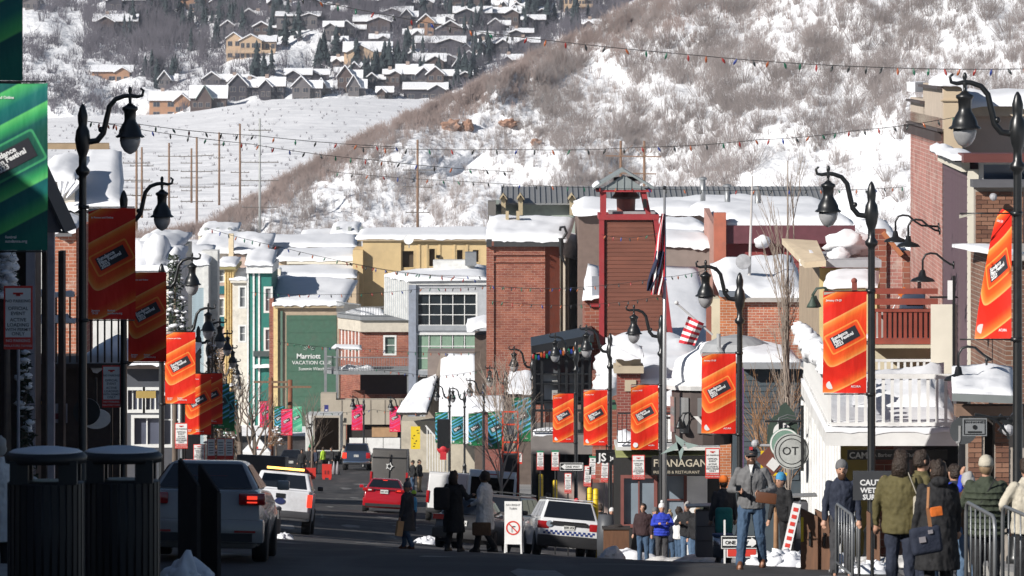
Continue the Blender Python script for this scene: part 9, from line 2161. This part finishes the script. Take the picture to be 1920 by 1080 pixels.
bare_tree(585,720,30,'small bare tree before the mural wall',12,BARK,.5,4,.06)
def leafy(px,top,bot,s,w_,label,seed,m,snow=0,name='evergreen_tree'):
 d=FP/s;x_=X(px,d);g=G(x_,d);rr=random.Random(seed);t=thing(name,label,'tree',(x_,d,g));z0_,z1_=Z(bot,d)-g,Z(top,d)-g
 MB().tube([(0,0,-.2),(0,0,z1_*.9)],[.1,.03],7).build('trunk',BARK,t,True)
 mb=MB();sn=MB()
 for k in range(900):
  f=rr.random();z=z0_+(z1_-z0_)*f;R_=w_/2*(1-f*.75)*rr.uniform(.3,1.05)*(.8+.4*noise.noise(Vector((f*6,k%7,seed))));a=rr.uniform(0,2*PI)
  p=Vector((math.cos(a)*R_,math.sin(a)*R_,z));e=rr.uniform(.07,.16);v1=Vector((rr.gauss(0,1),rr.gauss(0,1),rr.gauss(0,.6))).normalized()*e;v2=Vector((rr.gauss(0,1),rr.gauss(0,1),rr.gauss(0,.6))).normalized()*e*.6
  mb.add([p,p+v1,p+v2],[(0,1,2)])
  if rr.random()<snow:sn.ball(p+Vector((0,0,.03)),rr.uniform(.03,.1),6,4,(1.3,1.2,.6),.6,k)
 mb.build('crown',m,t)
 if snow:sn.build('snow_tufts',SNOW,t,True,kind='stuff')
DG=mat('dark_evergreen',(.03,.045,.025),rough=.9,var=.4);BG_=mat('brown_garland',(.13,.085,.045),rough=.9,var=.4,vs=6)
leafy(328,478,640,70,1.0,'snow dusted evergreen behind the second shaded banner',3,DG,.06)
for i,(px,tp,bt,s,w_,lb)in enumerate(((398,600,860,46,1.0,'brown leaved street tree in the lantern cluster, nearest'),(412,640,860,42,1.1,'brown leaved street tree in the lantern cluster, middle'),(436,690,860,36,1.0,'brown leaved street tree in the lantern cluster, furthest'))):leafy(px,tp,bt,s,w_,lb,20+i,BG_,.02,'street_tree')
leafy(46,660,950,108,.5,'dark garland wound post with snow tufts at the left porch',31,DG,.04,'garlanded_post')
leafy(14,470,560,108,.45,'snow laden bough at the far left edge',33,DG,.3,'snowy_shrub')
leafy(518,800,835,27,1.8,'orange brown shrub below the pink banners at the street end',35,mat('orange_twig',(.3,.17,.09)),.05,'brown_shrub')
t=thing('white_canopy_tent','small white canopy tent with red mark at the left of the street end','tent',(X(480,330),330,G(X(480,330),330)))
z_=Z(818,330)-t.location.z
MB().add([(-.9,0,z_-1.0),(.9,0,z_-1.0),(.9,1.6,z_-1.0),(-.9,1.6,z_-1.0),(0,.8,z_)],[(0,1,4),(1,2,4),(2,3,4),(3,0,4)]).build('canopy',WHITE,t);MB().box(-.88,.88,.01,.03,0,z_-1.0).build('side_cloth',WHITE,t);MB().cbox((0,-.02,z_-.7),.3,.02,.15).build('red_mark',NR,t)
for sx in (-.9,.9):MB().bar((sx,0,0),(sx,0,z_-1.0),.05).build('pole',GALV,t)
#thin blue winter air
if HAZE:
 hz=MB().box(-1900,1900,-80,4200,-60,90)
 m=bpy.data.materials.new('air');m.use_nodes=True;n=m.node_tree;n.nodes.remove(n.nodes['Principled BSDF'])
 pv=n.nodes.new('ShaderNodeVolumePrincipled');pv.inputs['Color'].default_value=(.8,.87,1,1);pv.inputs['Density'].default_value=HAZE;pv.inputs['Anisotropy'].default_value=.2
 n.links.new(pv.outputs[0],n.nodes['Material Output'].inputs['Volume'])
 o=hz.build('haze',m);o['kind']='stuff';o['label']='thin bluish winter haze filling the valley air';o['category']='haze'
bpy.data.scenes.remove(TMP)
